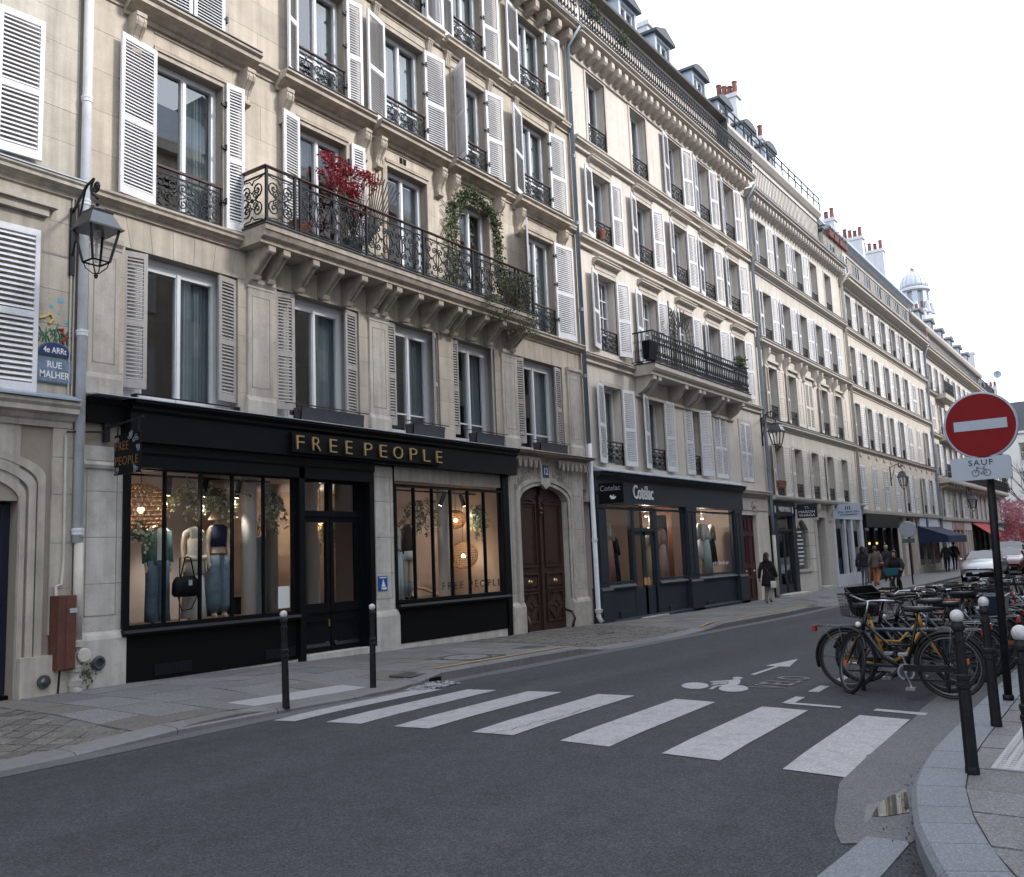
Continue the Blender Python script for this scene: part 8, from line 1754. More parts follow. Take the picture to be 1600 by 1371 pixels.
# handbag on its stand
bgp = atY(290, 915, .35); t = thing('black_handbag', 'black leather handbag on a thin stand in front of the cream dress', 'handbag', (bgp.x, .35, bgp.z)); bx_, bz = bgp.x, bgp.z
MB().loft([((bx_, .35, bz - .17), .2, .09), ((bx_, .35, bz - .12), .235, .11), ((bx_, .35, bz + .03), .23, .1), ((bx_, .35, bz + .12), .19, .07), ((bx_, .35, bz + .14), .16, .04)], 20).build('bag_body', 'black_wood', t, smooth=True)
MB().tube([(bx_ - .13, .3, bz + .1), (bx_ - .05, .3, bz + .42), (bx_ + .0, .3, bz + .44), (bx_ + .05, .3, bz + .42), (bx_ + .13, .3, bz + .1)], .012, 6).tube([(bx_ - .2, .28, bz - .1), (bx_ - .12, .27, bz - .38), (bx_ + .05, .27, bz - .36), (bx_ + .2, .28, bz - .1)], .01, 6).build('bag_straps', 'black_wood', t); MB().tube([(bx_ - .07, .4, zf), (bx_ - .07, .4, bz + .42), (bx_ + .05, .36, bz + .43)], .01, 6).build('stand', 'iron', t); MB().box(bx_ - .02, bx_ + .04, .235, .245, bz - .0, bz + .08).build('price_tag', 'shop_sky', t)
# dresses hanging in the slate-blue shop
def dress(px, py, yy, w_, l_, m, label, m2=None):
    p = atY(px, py, yy); t = thing('hanging_dress', label, 'dress', (p.x, yy, p.z), group='dresses shown in the slate blue shop'); z = p.z
    MB().loft([((p.x, yy, z), .06, .05), ((p.x, yy, z - .08), w_ * .8, .09), ((p.x, yy, z - .35), w_ * .7, .1), ((p.x, yy, z - .5), w_ * .6, .09)], 14).build('bodice', m2 or m, t, smooth=True); MB().loft([((p.x, yy, z - .5), w_ * .62, .095), ((p.x, yy, z - .8), w_ * .85, .13), ((p.x, yy, z - l_), w_ * 1.15, .17)], 14).build('dress_skirt', m, t, smooth=True)
    sl_ = MB()
    for s in (-1, 1): sl_.tube([(p.x + s * w_ * .6, yy, z - .1), (p.x + s * w_ * 1.1, yy, z - .35), (p.x + s * w_ * 1.15, yy - .03, z - .55)], [.08, .07, .06], 8)
    sl_.build('sleeves', m2 or m, t, smooth=True)
dress(948, 815, .45, .22, 1.75, 'cloth_pattern', 'pink patterned dress at the left end of the slate blue shop', 'cloth_cream'); dress(958, 838, .6, .18, 1.5, 'cloth_black', 'black dress beside the pink patterned dress'); dress(1014, 825, .6, .2, 1.8, 'cloth_cream', 'pale dress behind the glazed shop door'); dress(1032, 825, .42, .2, 1.8, 'shop_pink', 'blush dress in the middle window of the slate blue shop'); dress(1092, 818, .5, .22, 1.2, 'cloth_white', 'white blouse in the right window of the slate blue shop'); dress(1101, 820, .35, .22, 1.75, 'cloth_mint', 'mint dress in the right window of the slate blue shop', 'cloth_white'); dress(1110, 820, .6, .2, 1.4, 'cloth_black', 'black dress with a pale collar behind the mint dress', 'cloth_cream')
# ------------------------------------------------------------------ bicycles
def torus(mb, c, R_, r, n=36, m=6, ax='y'):
    mb.tube([(c[0] + R_ * math.cos(2 * math.pi * i / n), c[1], c[2] + R_ * math.sin(2 * math.pi * i / n)) for i in range(n)], r, m, closed=True)
def shared(key, fn):
    if key not in CACHE: CACHE[key] = fn()
    return CACHE[key]
def mesh_of(mb, name, mat, smooth=True):
    me = mb.mesh(name, smooth); me.materials.append(MATS[mat]); return me
def wheel_parts():
    ty = MB(); torus(ty, (0, 0, 0), .327, .018, 40, 8); rm_ = MB(); torus(rm_, (0, 0, 0), .298, .011, 40, 6); sp = MB()
    for i in range(28):
        a = 2 * math.pi * i / 28; b = a + (.35 if i % 2 else -.35); s = .02 * (1 if i % 4 < 2 else -1); sp.tube([(.02 * math.cos(b), s, .02 * math.sin(b)), (.295 * math.cos(a), 0, .295 * math.sin(a))], .0016, 3, caps=False)
    hb = MB(); hb.lathe([(.014, -.05), (.024, -.04), (.016, -.03), (.016, .03), (.024, .04), (.014, .05)], (0, 0, 0), 10, 'y')
    return [('tyre', mesh_of(ty, 'tyre', 'rubber')), ('rim', mesh_of(rm_, 'rim', 'steel_dark')), ('spokes', mesh_of(sp, 'spokes', 'steel_dark')), ('hub', mesh_of(hb, 'hub', 'steel'))]
def bike(label, loc, rotz, frame='bike_black', style='city', steer=0.0, basket=None, lean=0.0, saddle='saddle', rack=True, bars='steel', fend='bike_black', group='bicycles parked in the bay', crate=None, name='bicycle', zsad=.93):
    """rear hub at the origin, front hub at x = 1.08; built upright on z = 0"""
    t = thing(name, label, 'bicycle', (0, 0, 0), 0, group); rw = .346; bb = (.44, 0, .28); hx0 = (.86, 0, .72); hx1 = (.82, 0, .86); seat = (.27, 0, zsad - .07)
    fx = Vector((1.08, 0, rw)); piv = Vector(hx0); axis = (Vector(hx1) - Vector(hx0)).normalized(); SM = Matrix.Translation(piv) @ Matrix.Rotation(steer, 4, axis) @ Matrix.Translation(-piv)
    W_ = shared('wheel', wheel_parts)
    for nm, M_ in (('rear', Matrix.Translation((0, 0, rw))), ('front', SM @ Matrix.Translation(fx))):
        w0 = obj('wheel', W_[0][1], t); w0.matrix_local = M_
        for n_, me in W_[1:]: obj(n_, me, w0)
    def fr():
        m = MB(); r_ = .016; st_ = Vector(seat); b_ = Vector(bb)
        m.tube([b_, b_.lerp(st_, .93)], r_, 8)
        if style == 'city': m.tube([b_, (.66, 0, .42), hx0], .019, 8); m.tube([b_.lerp(st_, .45), (.6, 0, .56), Vector(hx0).lerp(Vector(hx1), .55)], .015, 8)
        elif style == 'step': m.tube([b_ + Vector((.02, 0, .02)), (.6, 0, .36), (.76, 0, .56), hx0], .026, 8); m.tube([b_.lerp(st_, .3), (.5, 0, .40), (.6, 0, .37)], .016, 8)
        else: m.tube([b_, hx0], .017, 8); m.tube([b_.lerp(st_, .85), hx1], .016, 8)
        m.tube([hx0, Vector(hx1) + axis * .02], .022, 8)
        for s in (-1, 1): m.tube([(0, s * .055, rw), (.2, s * .045, .31), bb], .010, 6); m.tube([(0, s * .055, rw), (.13, s * .04, .6), b_.lerp(st_, .8)], .009, 6)
        return mesh_of(m, 'frame', frame)
    obj('frame', shared(('frame', frame, style, zsad), fr), t)
    def fk():
        m = MB(); m.tube([Vector(hx0), Vector(hx0) - axis * .06 + Vector((.01, 0, 0))], .02, 8)
        for s in (-1, 1): m.tube([Vector(hx0) - axis * .05, (.9, s * .045, .62), (.98, s * .055, .46), (1.08, s * .055, rw)], [.016, .014, .011, .009], 6)
        return mesh_of(m, 'fork', frame)
    o = obj('fork', shared(('fork', frame), fk), t); o.matrix_local = SM
    def hb():
        m = MB(); top = Vector(hx1) + axis * .16; m.tube([hx1, top, top + Vector((.03, 0, .02))], .012, 8); c = top + Vector((.03, 0, .02))
        if style in ('city', 'step'): 
            for s in (-1, 1): m.tube([c, c + Vector((.05, s * .08, .02)), c + Vector((.03, s * .2, .045)), c + Vector((-.09, s * .28, .045)), c + Vector((-.2, s * .30, .03))], .011, 6)
        else: m.tube([c + Vector((-.02, -.3, .01)), c, c + Vector((-.02, .3, .01))], .012, 6)
        return mesh_of(m, 'handlebar', bars)
    h = obj('handlebar', shared(('bar', style, bars), hb), t); h.matrix_local = SM
    def gp():
        m = MB(); c = Vector(hx1) + axis * .16 + Vector((.03, 0, .02))
        for s in (-1, 1):
            if style in ('city', 'step'): m.tube([c + Vector((-.09, s * .28, .045)), c + Vector((-.22, s * .302, .028))], .017, 8)
            else: m.tube([c + Vector((-.015, s * .19, .007)), c + Vector((-.022, s * .31, .011))], .017, 8)
            m.tube([c + Vector((-.06, s * .25, .04)), c + Vector((.0, s * .25, .0)), c + Vector((-.12, s * .29, .0))], .005, 4)
        m.tube([c + Vector((0, .1, .03)), c + Vector((.12, .05, -.05)), c + Vector((.02, .02, -.3))], .004, 4); return mesh_of(m, 'grips', 'rubber')
    obj('grips', shared(('grip', style), gp), h)
    def sd():
        m = MB(); s0 = Vector(seat); m.tube([Vector(bb).lerp(s0, .85), s0 + Vector((-.005, 0, .03))], .012, 8); 
        m.loft([((s0.x - .02, 0, s0.z + .03), .13, .05), ((s0.x - .02, 0, s0.z + .06), .14, .075), ((s0.x - .03, 0, s0.z + .085), .13, .07)], 16)
        for i, v in enumerate(m.v):
            if v[2] > s0.z + .025 and v[0] > s0.x: m.v[i] = (v[0] + (v[0] - s0.x) * .25, v[1] * max(.3, 1 - (v[0] - s0.x) * 5.2), v[2])
        return mesh_of(m, 'saddle', saddle)
    obj('saddle', shared(('saddle', saddle, zsad), sd), t)
    def ck():
        m = MB(); m.lathe([(.09, -.004), (.09, .004), (.07, .004), (.07, -.004)], (bb[0], .05, bb[2]), 20, 'y'); m.tube([(bb[0], -.07, bb[2]), (bb[0], .07, bb[2])], .016, 8); m.tube([(bb[0], .07, bb[2]), (bb[0] - .05, .075, bb[2] - .16)], .010, 6); m.tube([(bb[0], -.07, bb[2]), (bb[0] + .05, -.075, bb[2] + .16)], .010, 6); m.box(bb[0] - .1, bb[0], .08, .16, bb[2] - .175, bb[2] - .15); m.box(bb[0], bb[0] + .1, -.16, -.08, bb[2] + .15, bb[2] + .175); return mesh_of(m, 'crankset', 'steel', False)
    obj('crankset', shared('crank', ck), t); obj('chain_guard', shared('cguard', lambda: mesh_of(MB().prismX([(.045, .0), (.06, .0), (.06, .01), (.045, .01)], 0, .01) if 0 else MB().box(-.02, .46, .046, .058, .29, .36).box(-.02, .46, .046, .058, .19, .21), 'chain_guard', 'bike_black', False)), t)
    if fend:
        def fd(a0, a1): 
            m = MB(); P_ = [(.362 * math.cos(R(a)), 0, .362 * math.sin(R(a))) for a in range(a0, a1, 9)]; m.tube(P_, .019, 6)
            for i in range(len(m.v)): m.v[i] = (m.v[i][0], m.v[i][1], m.v[i][2])
            for s in (-1, 1): m.tube([(0, s * .05, 0), (.36 * math.cos(R(a1 - 30)), s * .03, .36 * math.sin(R(a1 - 30)))], .003, 4)
            return mesh_of(m, 'mudguard', fend)
        o = obj('mudguard', shared(('fr', fend), lambda: fd(35, 205)), t); o.matrix_local = Matrix.Translation((0, 0, rw)); o = obj('mudguard', shared(('ff', fend), lambda: fd(20, 160)), t); o.matrix_local = SM @ Matrix.Translation(fx)
    if rack:
        def rk():
            m = MB()
            for s in (-1, 1): m.tube([(.2, s * .05, .73), (-.1, s * .06, .735), (-.3, s * .06, .735), (-.34, 0, .735)], .006, 5); m.tube([(-.05, s * .06, .73), (0, s * .06, rw)], .005, 4); m.tube([(-.25, s * .06, .73), (0, s * .06, rw)], .005, 4)
            for x in (-.2, -.05, .1): m.tube([(x, -.06, .735), (x, .06, .735)], .005, 4)
            return mesh_of(m, 'carrier', 'steel_dark')
        obj('carrier', shared('rack', rk), t); obj('tail_light', shared('tail', lambda: mesh_of(MB().box(-.375, -.335, -.03, .03, .665, .73), 'tail_light', 'red_lens', False)), t)
    obj('wheel_reflector', shared('refl', lambda: mesh_of(MB().box(.15, .22, -.008, .008, -.03, .03), 'wheel_reflector', 'orange_lens', False)), t).matrix_local = SM @ Matrix.Translation(fx)
    def bk(kind):
        m = MB(); c = Vector((1.02, 0, .86))
        if kind == 'wire':
            nx, w0, l0, hgt = 9, .17, .13, .24
            for i in range(nx + 1):
                f = i / nx * 2 - 1
                for s in (-1, 1): m.tube([(c.x + s * l0 * .85, f * w0 * .85, c.z), (c.x + s * l0 * 1.2, f * w0 * 1.15, c.z + hgt)], .0022, 3); m.tube([(c.x + f * l0 * .85, s * w0 * .85, c.z), (c.x + f * l0 * 1.2, s * w0 * 1.15, c.z + hgt)], .0022, 3)
            for j in range(8):
                q = .85 + .35 * j / 7; z = c.z + hgt * j / 7; m.tube([(c.x - l0 * q, -w0 * q, z), (c.x + l0 * q, -w0 * q, z), (c.x + l0 * q, w0 * q, z), (c.x - l0 * q, w0 * q, z)], .0022 if j < 7 else .006, 3, closed=True)
            for i in range(7): f = i / 6 * 2 - 1; m.tube([(c.x + f * l0 * .85, -w0 * .85, c.z), (c.x + f * l0 * .85, w0 * .85, c.z)], .0022, 3)
            return mesh_of(m, 'basket', 'bike_black', False)
        mt = {'solid': 'black_flat', 'teal': 'bike_teal', 'crate': 'bike_blue'}[kind]; w0, l0, hgt = (.2, .15, .24) if kind != 'solid' else (.17, .15, .3)
        a = [(-.85, -.85), (.85, -.85), (.85, .85), (-.85, .85)]; b = [(-1.15, -1.15), (1.15, -1.15), (1.15, 1.15), (-1.15, 1.15)]
        V = [(c.x + p * l0, q * w0, c.z) for p, q in a] + [(c.x + p * l0, q * w0, c.z + hgt) for p, q in b] + [(c.x + p * l0 * .92, q * w0 * .92, c.z + hgt) for p, q in b] + [(c.x + p * l0 * .92, q * w0 * .92, c.z + .01) for p, q in a]
        m.add(V, [(3, 2, 1, 0)] + [(i, (i + 1) % 4, (i + 1) % 4 + 4, i + 4) for i in range(4)] + [(i + 4, (i + 1) % 4 + 4, (i + 1) % 4 + 8, i + 8) for i in range(4)] + [(i + 8, (i + 1) % 4 + 8, (i + 1) % 4 + 12, i + 12) for i in range(4)] + [(12, 13, 14, 15)])
        return mesh_of(m, 'basket', mt, False)
    if basket: o = obj('basket', shared(('basket', basket), lambda: bk(basket)), t); o.matrix_local = SM if basket != 'crate' else Matrix.Translation((-1.12, 0, -.1)); obj('front_lamp', shared('flamp', lambda: mesh_of(MB().lathe([(.02, -.03), (.035, .0), (.001, .012)], (1.0, 0, .78), 10, 'x'), 'front_lamp', 'lamp_lens')), t).matrix_local = SM
    t.location = loc; t.rotation_euler = (lean, 0, rotz); return t
# ------------------------------------------------------------------ parked bicycles, racks
UP, DN = math.pi / 2, -math.pi / 2
def bay(x, front_to_road, label, off=0.0, tilt=0.0, **kw):
    y = (-10.05 if front_to_road else -8.9) + off; zb = zr(x, -9.5)
    return bike(label, (x, y, zb), (UP if front_to_road else DN) + tilt, **kw)
bay(10.74, True, 'black city bicycle with a wire basket nearest the worn zebra stripe', frame='bike_black', basket='wire', steer=-.95, bars='steel', lean=R(-3), zsad=.96)
bay(11.25, False, 'bicycle with a yellow frame standing behind the wire basket bicycle', .05, frame='bike_yellow', style='city', rack=True, steer=.15, lean=R(3), zsad=.98, bars='bike_black')
bay(11.9, True, 'blue grey bicycle with a big black front tub', .1, frame='bike_blue', basket='solid', steer=.5, lean=R(-4), zsad=1.0, bars='bike_black')
bay(12.7, False, 'dark bicycle with a brown saddle beside the black tub bicycle', 0, frame='bike_black', style='sport', saddle='saddle_brown', rack=False, steer=.3, lean=R(4), zsad=1.05, bars='bike_black', fend=None)
bay(13.5, True, 'silver bicycle with swept handlebars and a blue rear crate', .0, frame='bike_silver', steer=.2, lean=R(-2), basket='crate', zsad=1.0)
bay(14.3, False, 'black step-through bicycle behind the blue crate', .05, frame='bike_black', style='step', steer=-.3, zsad=.98, basket='wire')
bay(15.2, True, 'bicycle with an orange and white frame behind the second bollard', .0, frame='bike_orange', style='sport', steer=.4, zsad=1.02, fend=None, rack=False, bars='bike_black')
bay(16.1, False, 'blue grey bicycle with silver handlebars further down the bay', .0, frame='bike_blue', steer=.2, zsad=1.0)
bay(17.0, True, 'black sport bicycle past the blue grey one', .05, frame='bike_black', style='sport', steer=-.2, zsad=1.04, bars='steel', fend=None, rack=False)
bay(18.0, False, 'red bicycle behind the sign post', -.1, frame='bike_red', style='step', steer=.2, zsad=.98, basket='wire')
bay(19.0, True, 'silver city bicycle near the end of the bay', 0, frame='bike_silver', steer=.1, zsad=1.0)
bay(20.1, False, 'black city bicycle near the end of the bay', 0, frame='bike_black', steer=.3, zsad=1.0, basket='wire')
bay(21.3, True, 'dark blue bicycle last but one in the bay', 0, frame='bike_blue', style='step', steer=.1, zsad=.98, basket='solid')
bay(22.6, False, 'red framed hire bicycle last in the bay', 0, frame='bike_red', style='step', steer=.1, zsad=.98)
for x, fr_, f_, st_, lb in ((12.25, 1, 'bike_black', 'city', 'black bicycle close behind the black front tub'), (13.1, 1, 'bike_black', 'sport', 'black bicycle between the brown saddle and the silver frame'), (13.95, 0, 'bike_black', 'city', 'black city bicycle squeezed behind the blue crate'), (14.75, 1, 'bike_blue', 'step', 'dark blue step-through bicycle before the orange frame'), (15.65, 0, 'bike_black', 'city', 'black city bicycle after the orange frame'), (16.55, 1, 'bike_silver', 'sport', 'silver sport bicycle midway along the bay'), (17.5, 0, 'bike_black', 'city', 'black city bicycle just before the red one')):
    bay(x, fr_, lb, rn.uniform(-.08, .08), rn.uniform(-.06, .06), frame=f_, style=st_, steer=rn.uniform(-.4, .4), lean=R(rn.uniform(-4, 4)), zsad=rn.choice((.95, 1.0, 1.04)), basket=rn.choice((None, 'wire')), bars=rn.choice(('steel', 'bike_black')))
for k in range(7):
    x = 11.05 + k * 1.75; zb = zr(x, -9.5); t = thing('bike_rack', 'dark tubular bike hoop ' + ('beside the yellow framed bicycle', 'beside the bicycle with a brown saddle', 'behind the blue crate', 'beside the bicycle with an orange frame', 'behind the sign post', 'beside the silver city bicycle', 'at the last bicycles')[k], 'bike rack', (x, -9.5, zb), group='bike hoops in the cycle bay')
    pts = [(x, -9.05, zb - .05), (x, -9.05, zb + .62)] + [(x, -9.13 - .0 + .08 * math.cos(R(a)), zb + .62 + .08 * math.sin(R(a))) for a in (30, 60, 90)] + [(x, -9.87 + .08 * math.cos(R(a)), zb + .62 + .08 * math.sin(R(a))) for a in (90, 120, 150)] + [(x, -9.95, zb + .62), (x, -9.95, zb - .05)]
    MB().tube(pts, .024, 8).build('hoop', 'bike_blue', t, smooth=True); MB().tube([(x, -9.05, zb + .3), (x, -9.95, zb + .3)], .02, 8).build('cross_bar', 'bike_blue', t, smooth=True)
t = thing('street_railing', 'dark railing with slanted bars beyond the parked bicycles', 'railing', (24.5, -10.0, zs(24))); mb = MB(); zq = zs(25)
mb.tube([(23.6, -9.75, zq + 1.0), (30, -9.75, zq + 1.0)], .035, 6); mb.tube([(23.6, -9.75, zq + .15), (30, -9.75, zq + .15)], .025, 6)
for i in range(9): mb.bar((23.7 + i * .7, -9.75, zq - .13), (23.7 + i * .7, -9.75, zq + 1.0), .06); mb.bar((23.7 + i * .7, -9.75, zq + 1.0), (24.05 + i * .7, -9.75, zq + .15), .05)
mb.build('bars', 'iron_blue', t)
# ------------------------------------------------------------------ bollards
def bollard(x, y, zg, h, label, lean=(0, 0), cap='bollard_cap'):
    t = thing('bollard', label, 'bollard', (x, y, zg), group='iron bollards'); H_ = h - .07
    MB().lathe([(.044, 0), (.044, .03), (.041, .05), (.039, H_ * .55), (.045, H_ * .56), (.045, H_ * .585), (.039, H_ * .59), (.039, H_ * .61), (.044, H_ * .615), (.044, H_ * .64), (.034, H_ * .65), (.031, H_ * .86), (.039, H_ * .865), (.039, H_ * .895), (.031, H_ * .9), (.029, H_ * .93), (.042, H_ * .945), (.042, H_ * .965), (.026, H_)], (x, y, zg), 16).build('post', 'bollard', t, smooth=False, bevel=0)
    MB().ball((x, y, zg + h - .04), .043, 16, 10).build('ball_cap', cap, t, smooth=True)
    t.rotation_euler = (R(lean[0]), R(lean[1]), 0); return t
a = atG(447, 1103, -.055); bollard(a.x, a.y, sw(a.x, a.y) - .01, 1.10, 'black bollard with a white ball in front of the large shop window', (0, -1.5))
a = atG(583, 1074, -.055); bollard(a.x, a.y, sw(a.x, a.y) - .01, 1.10, 'black bollard with a white ball in front of the shop door pier', (0, .5))
bollard(6.58, -10.87, rz_(6.6, -10.9), 1.03, 'black bollard with a paint-stained ball beside the worn zebra stripe', (0, .5)); bollard(8.4, -10.77, rz_(8.4, -10.8), 1.03, 'black bollard with a white ball beside the no-entry post', (0, 0))
r_ = ray(1594, 991); q = CAM + r_ * (5.55 / r_.x); bollard(q.x, q.y, rz_(5.5, -11.3), q.z - rz_(5.5, -11.3) + .045, 'black bollard with a scratched silvery ball on the corner')
# ------------------------------------------------------------------ no-entry sign
t = thing('no_entry_sign', 'red and white no-entry sign on a dark post with a plate reading SAUF', 'road sign', (9.95, -10.67, rz_(10, -10.7))); zg = rz_(10, -10.7); top = Vector((9.98, -10.735, 2.88)); basev = Vector((9.95, -10.67, zg))
MB().tube([basev, top], .037, 12).lathe([(.05, 0), (.05, .05), (.04, .06)], (9.95, -10.67, zg), 12).build('post', 'bollard', t, smooth=True)
r_ = ray(1532, 665); c = CAM + r_ * (9.86 / r_.x); rr_ = .318
MB().lathe([(rr_, 0), (rr_ + .012, .004), (rr_ + .014, .03), (rr_ - .004, .034), (.001, .034)], (c.x - .02, c.y, c.z), 48, 'x').build('sign_rim', 'sign_grey', t)
fa = MB(); fa.lathe([(rr_ - .008, 0), (.001, -.0005)], (c.x - .0215, c.y, c.z), 48, 'x'); fa.build('sign_face', 'sign_red', t)
MB().box(c.x - .026, c.x - .0225, c.y - .235, c.y + .235, c.z - .045, c.z + .052).build('white_bar', 'sign_white', t)
r_ = ray(1533, 732); c2_ = CAM + r_ * (9.86 / r_.x); pw, ph = .265, .112; P_ = []
for cx, cz, a0 in ((pw - .03, ph - .03, 0), (-pw + .03, ph - .03, 90), (-pw + .03, -ph + .03, 180), (pw - .03, -ph + .03, 270)):
    for k in range(5): a = R(a0 + k * 22.5); P_.append((cx + .03 * math.cos(a), cz + .03 * math.sin(a)))
n = len(P_); pm = MB(); pm.add([(c2_.x - .02, c2_.y + y_, c2_.z + z_) for y_, z_ in P_] + [(c2_.x + .012, c2_.y + y_, c2_.z + z_) for y_, z_ in P_], [tuple(range(n)), tuple(range(2 * n - 1, n - 1, -1))] + [(i, i + n, (i + 1) % n + n, (i + 1) % n) for i in range(n)]); pm.build('exception_plate', 'sign_white', t)
text('SAUF', 'dark_text', (c2_.x - .0215, c2_.y + .105, c2_.z + .028), .215, .055, .002, t, rot=(0, 0, -math.pi / 2), bold=.012, spacing=1.2)
bi = MB(); bx2 = c2_.x - .022; Y_ = lambda u: c2_.y - u; Zc = c2_.z - .045
for u in (-.052, .052): bi.tube([(bx2, Y_(u + .03 * math.cos(2 * math.pi * i / 20)), Zc + .03 * math.sin(2 * math.pi * i / 20)) for i in range(20)], .0028, 4, closed=True)
for pth in (((-.052, 0), (-.035, .045), (.03, .045), (.052, 0)), ((-.035, .045), (.0, -.01), (.03, .045)), ((.0, -.01), (.052, 0)), ((-.04, .058), (-.02, .058)), ((-.035, .045), (-.03, .058)), ((.03, .045), (.025, .058), (.04, .06))): bi.tube([(bx2, Y_(u), Zc + v) for u, v in pth], .0028, 4)
bi.build('bicycle_pictogram', 'dark_text', t); MB().box(c.x, c.x + .05, c.y - .06, c.y + .06, c.z - .015, c.z + .015).box(c2_.x, c2_.x + .05, c2_.y - .06, c2_.y + .06, c2_.z - .015, c2_.z + .015).build('clamps', 'steel_dark', t)
# back of a round sign further down the left pavement
p = atY(1427, 915, -2.95); t = thing('round_sign_back', 'grey back of a round road sign on a dark post by the black bar', 'road sign', (p.x, -2.95, sw(p.x, -2.95))); MB().tube([(p.x, -2.95, sw(p.x, -2.95)), (p.x, -2.95, 2.55)], .035, 8).build('post', 'bollard', t); MB().lathe([(.001, -.02), (.34, -.02), (.36, 0), (.34, .02), (.001, .02)], (p.x - .06, -2.95, 2.1), 28, 'x').build('sign_disc', 'sign_grey', t); MB().box(p.x - .08, p.x - .05, -3.2, -2.7, 1.5, 1.68).build('sub_plate', 'steel_dark', t)
# ------------------------------------------------------------------ cyclist riding towards the camera
p = atY(1402, 931, -4.35); cz = zr(p.x, -4.35); bike('hire bicycle with a teal front basket ridden down the road', (p.x + .5, -4.35, cz), math.pi, frame='bike_blue', style='step', basket='teal', rack=False, group='bicycles in use', zsad=.95)
ride = dict(abs=dict(pelvis=(0, .0, 1.0), waist=(0, -.05, 1.14), chest=(0, -.14, 1.31), neck0=(0, -.19, 1.46), neck1=(0, -.22, 1.53), jaw=(0, -.25, 1.56), head=(0, -.25, 1.65), crown=(0, -.24, 1.70), shL=(.18, -.18, 1.42), shR=(-.18, -.18, 1.42), elL=(.27, -.3, 1.22), elR=(-.27, -.3, 1.22), wrL=(.27, -.48, 1.1), wrR=(-.27, -.48, 1.1), haL=(.27, -.54, 1.08), haR=(-.27, -.54, 1.08), fiL=(.27, -.6, 1.06), fiR=(-.27, -.6, 1.06), thL=(.24, -.56, 1.06), thR=(-.24, -.56, 1.06), hipL=(.09, -.05, .98), hipR=(-.09, -.05, .98), kneeL=(.11, -.36, .72), kneeR=(-.11, -.30, .62), ankL=(.1, -.14, .36), ankR=(-.1, -.06, .22), toeL=(.1, -.26, .30), toeR=(-.1, -.18, .15)))
Tc, Jc, kc = figure('person', 'person in a black hooded coat riding the bicycle with the teal basket', 'person', (0, 0, 0), 0, 1.66, ride, ['skin', 'cloth_black', 'cloth_black', 'cloth_black'], None, ('long', 'hair_dark')); Tc.location = (p.x + .27, -4.35, cz - .02); Tc.rotation_euler = (0, 0, -math.pi / 2)
sl_ = MB(); sl_.tube([(0, .05, .98 * kc), (0, -.02, 1.12 * kc), (0, -.12, 1.3 * kc), (0, -.18, 1.46 * kc)], [.2, .2, .22, .12], 14)
for s in (-1, 1): sl_.tube([(s * .16, -.17, 1.42 * kc), (s * .27, -.3, 1.22 * kc), (s * .27, -.46, 1.1 * kc)], [.1, .08, .065], 10)
sl_.build('coat', 'cloth_black', Tc, smooth=True)
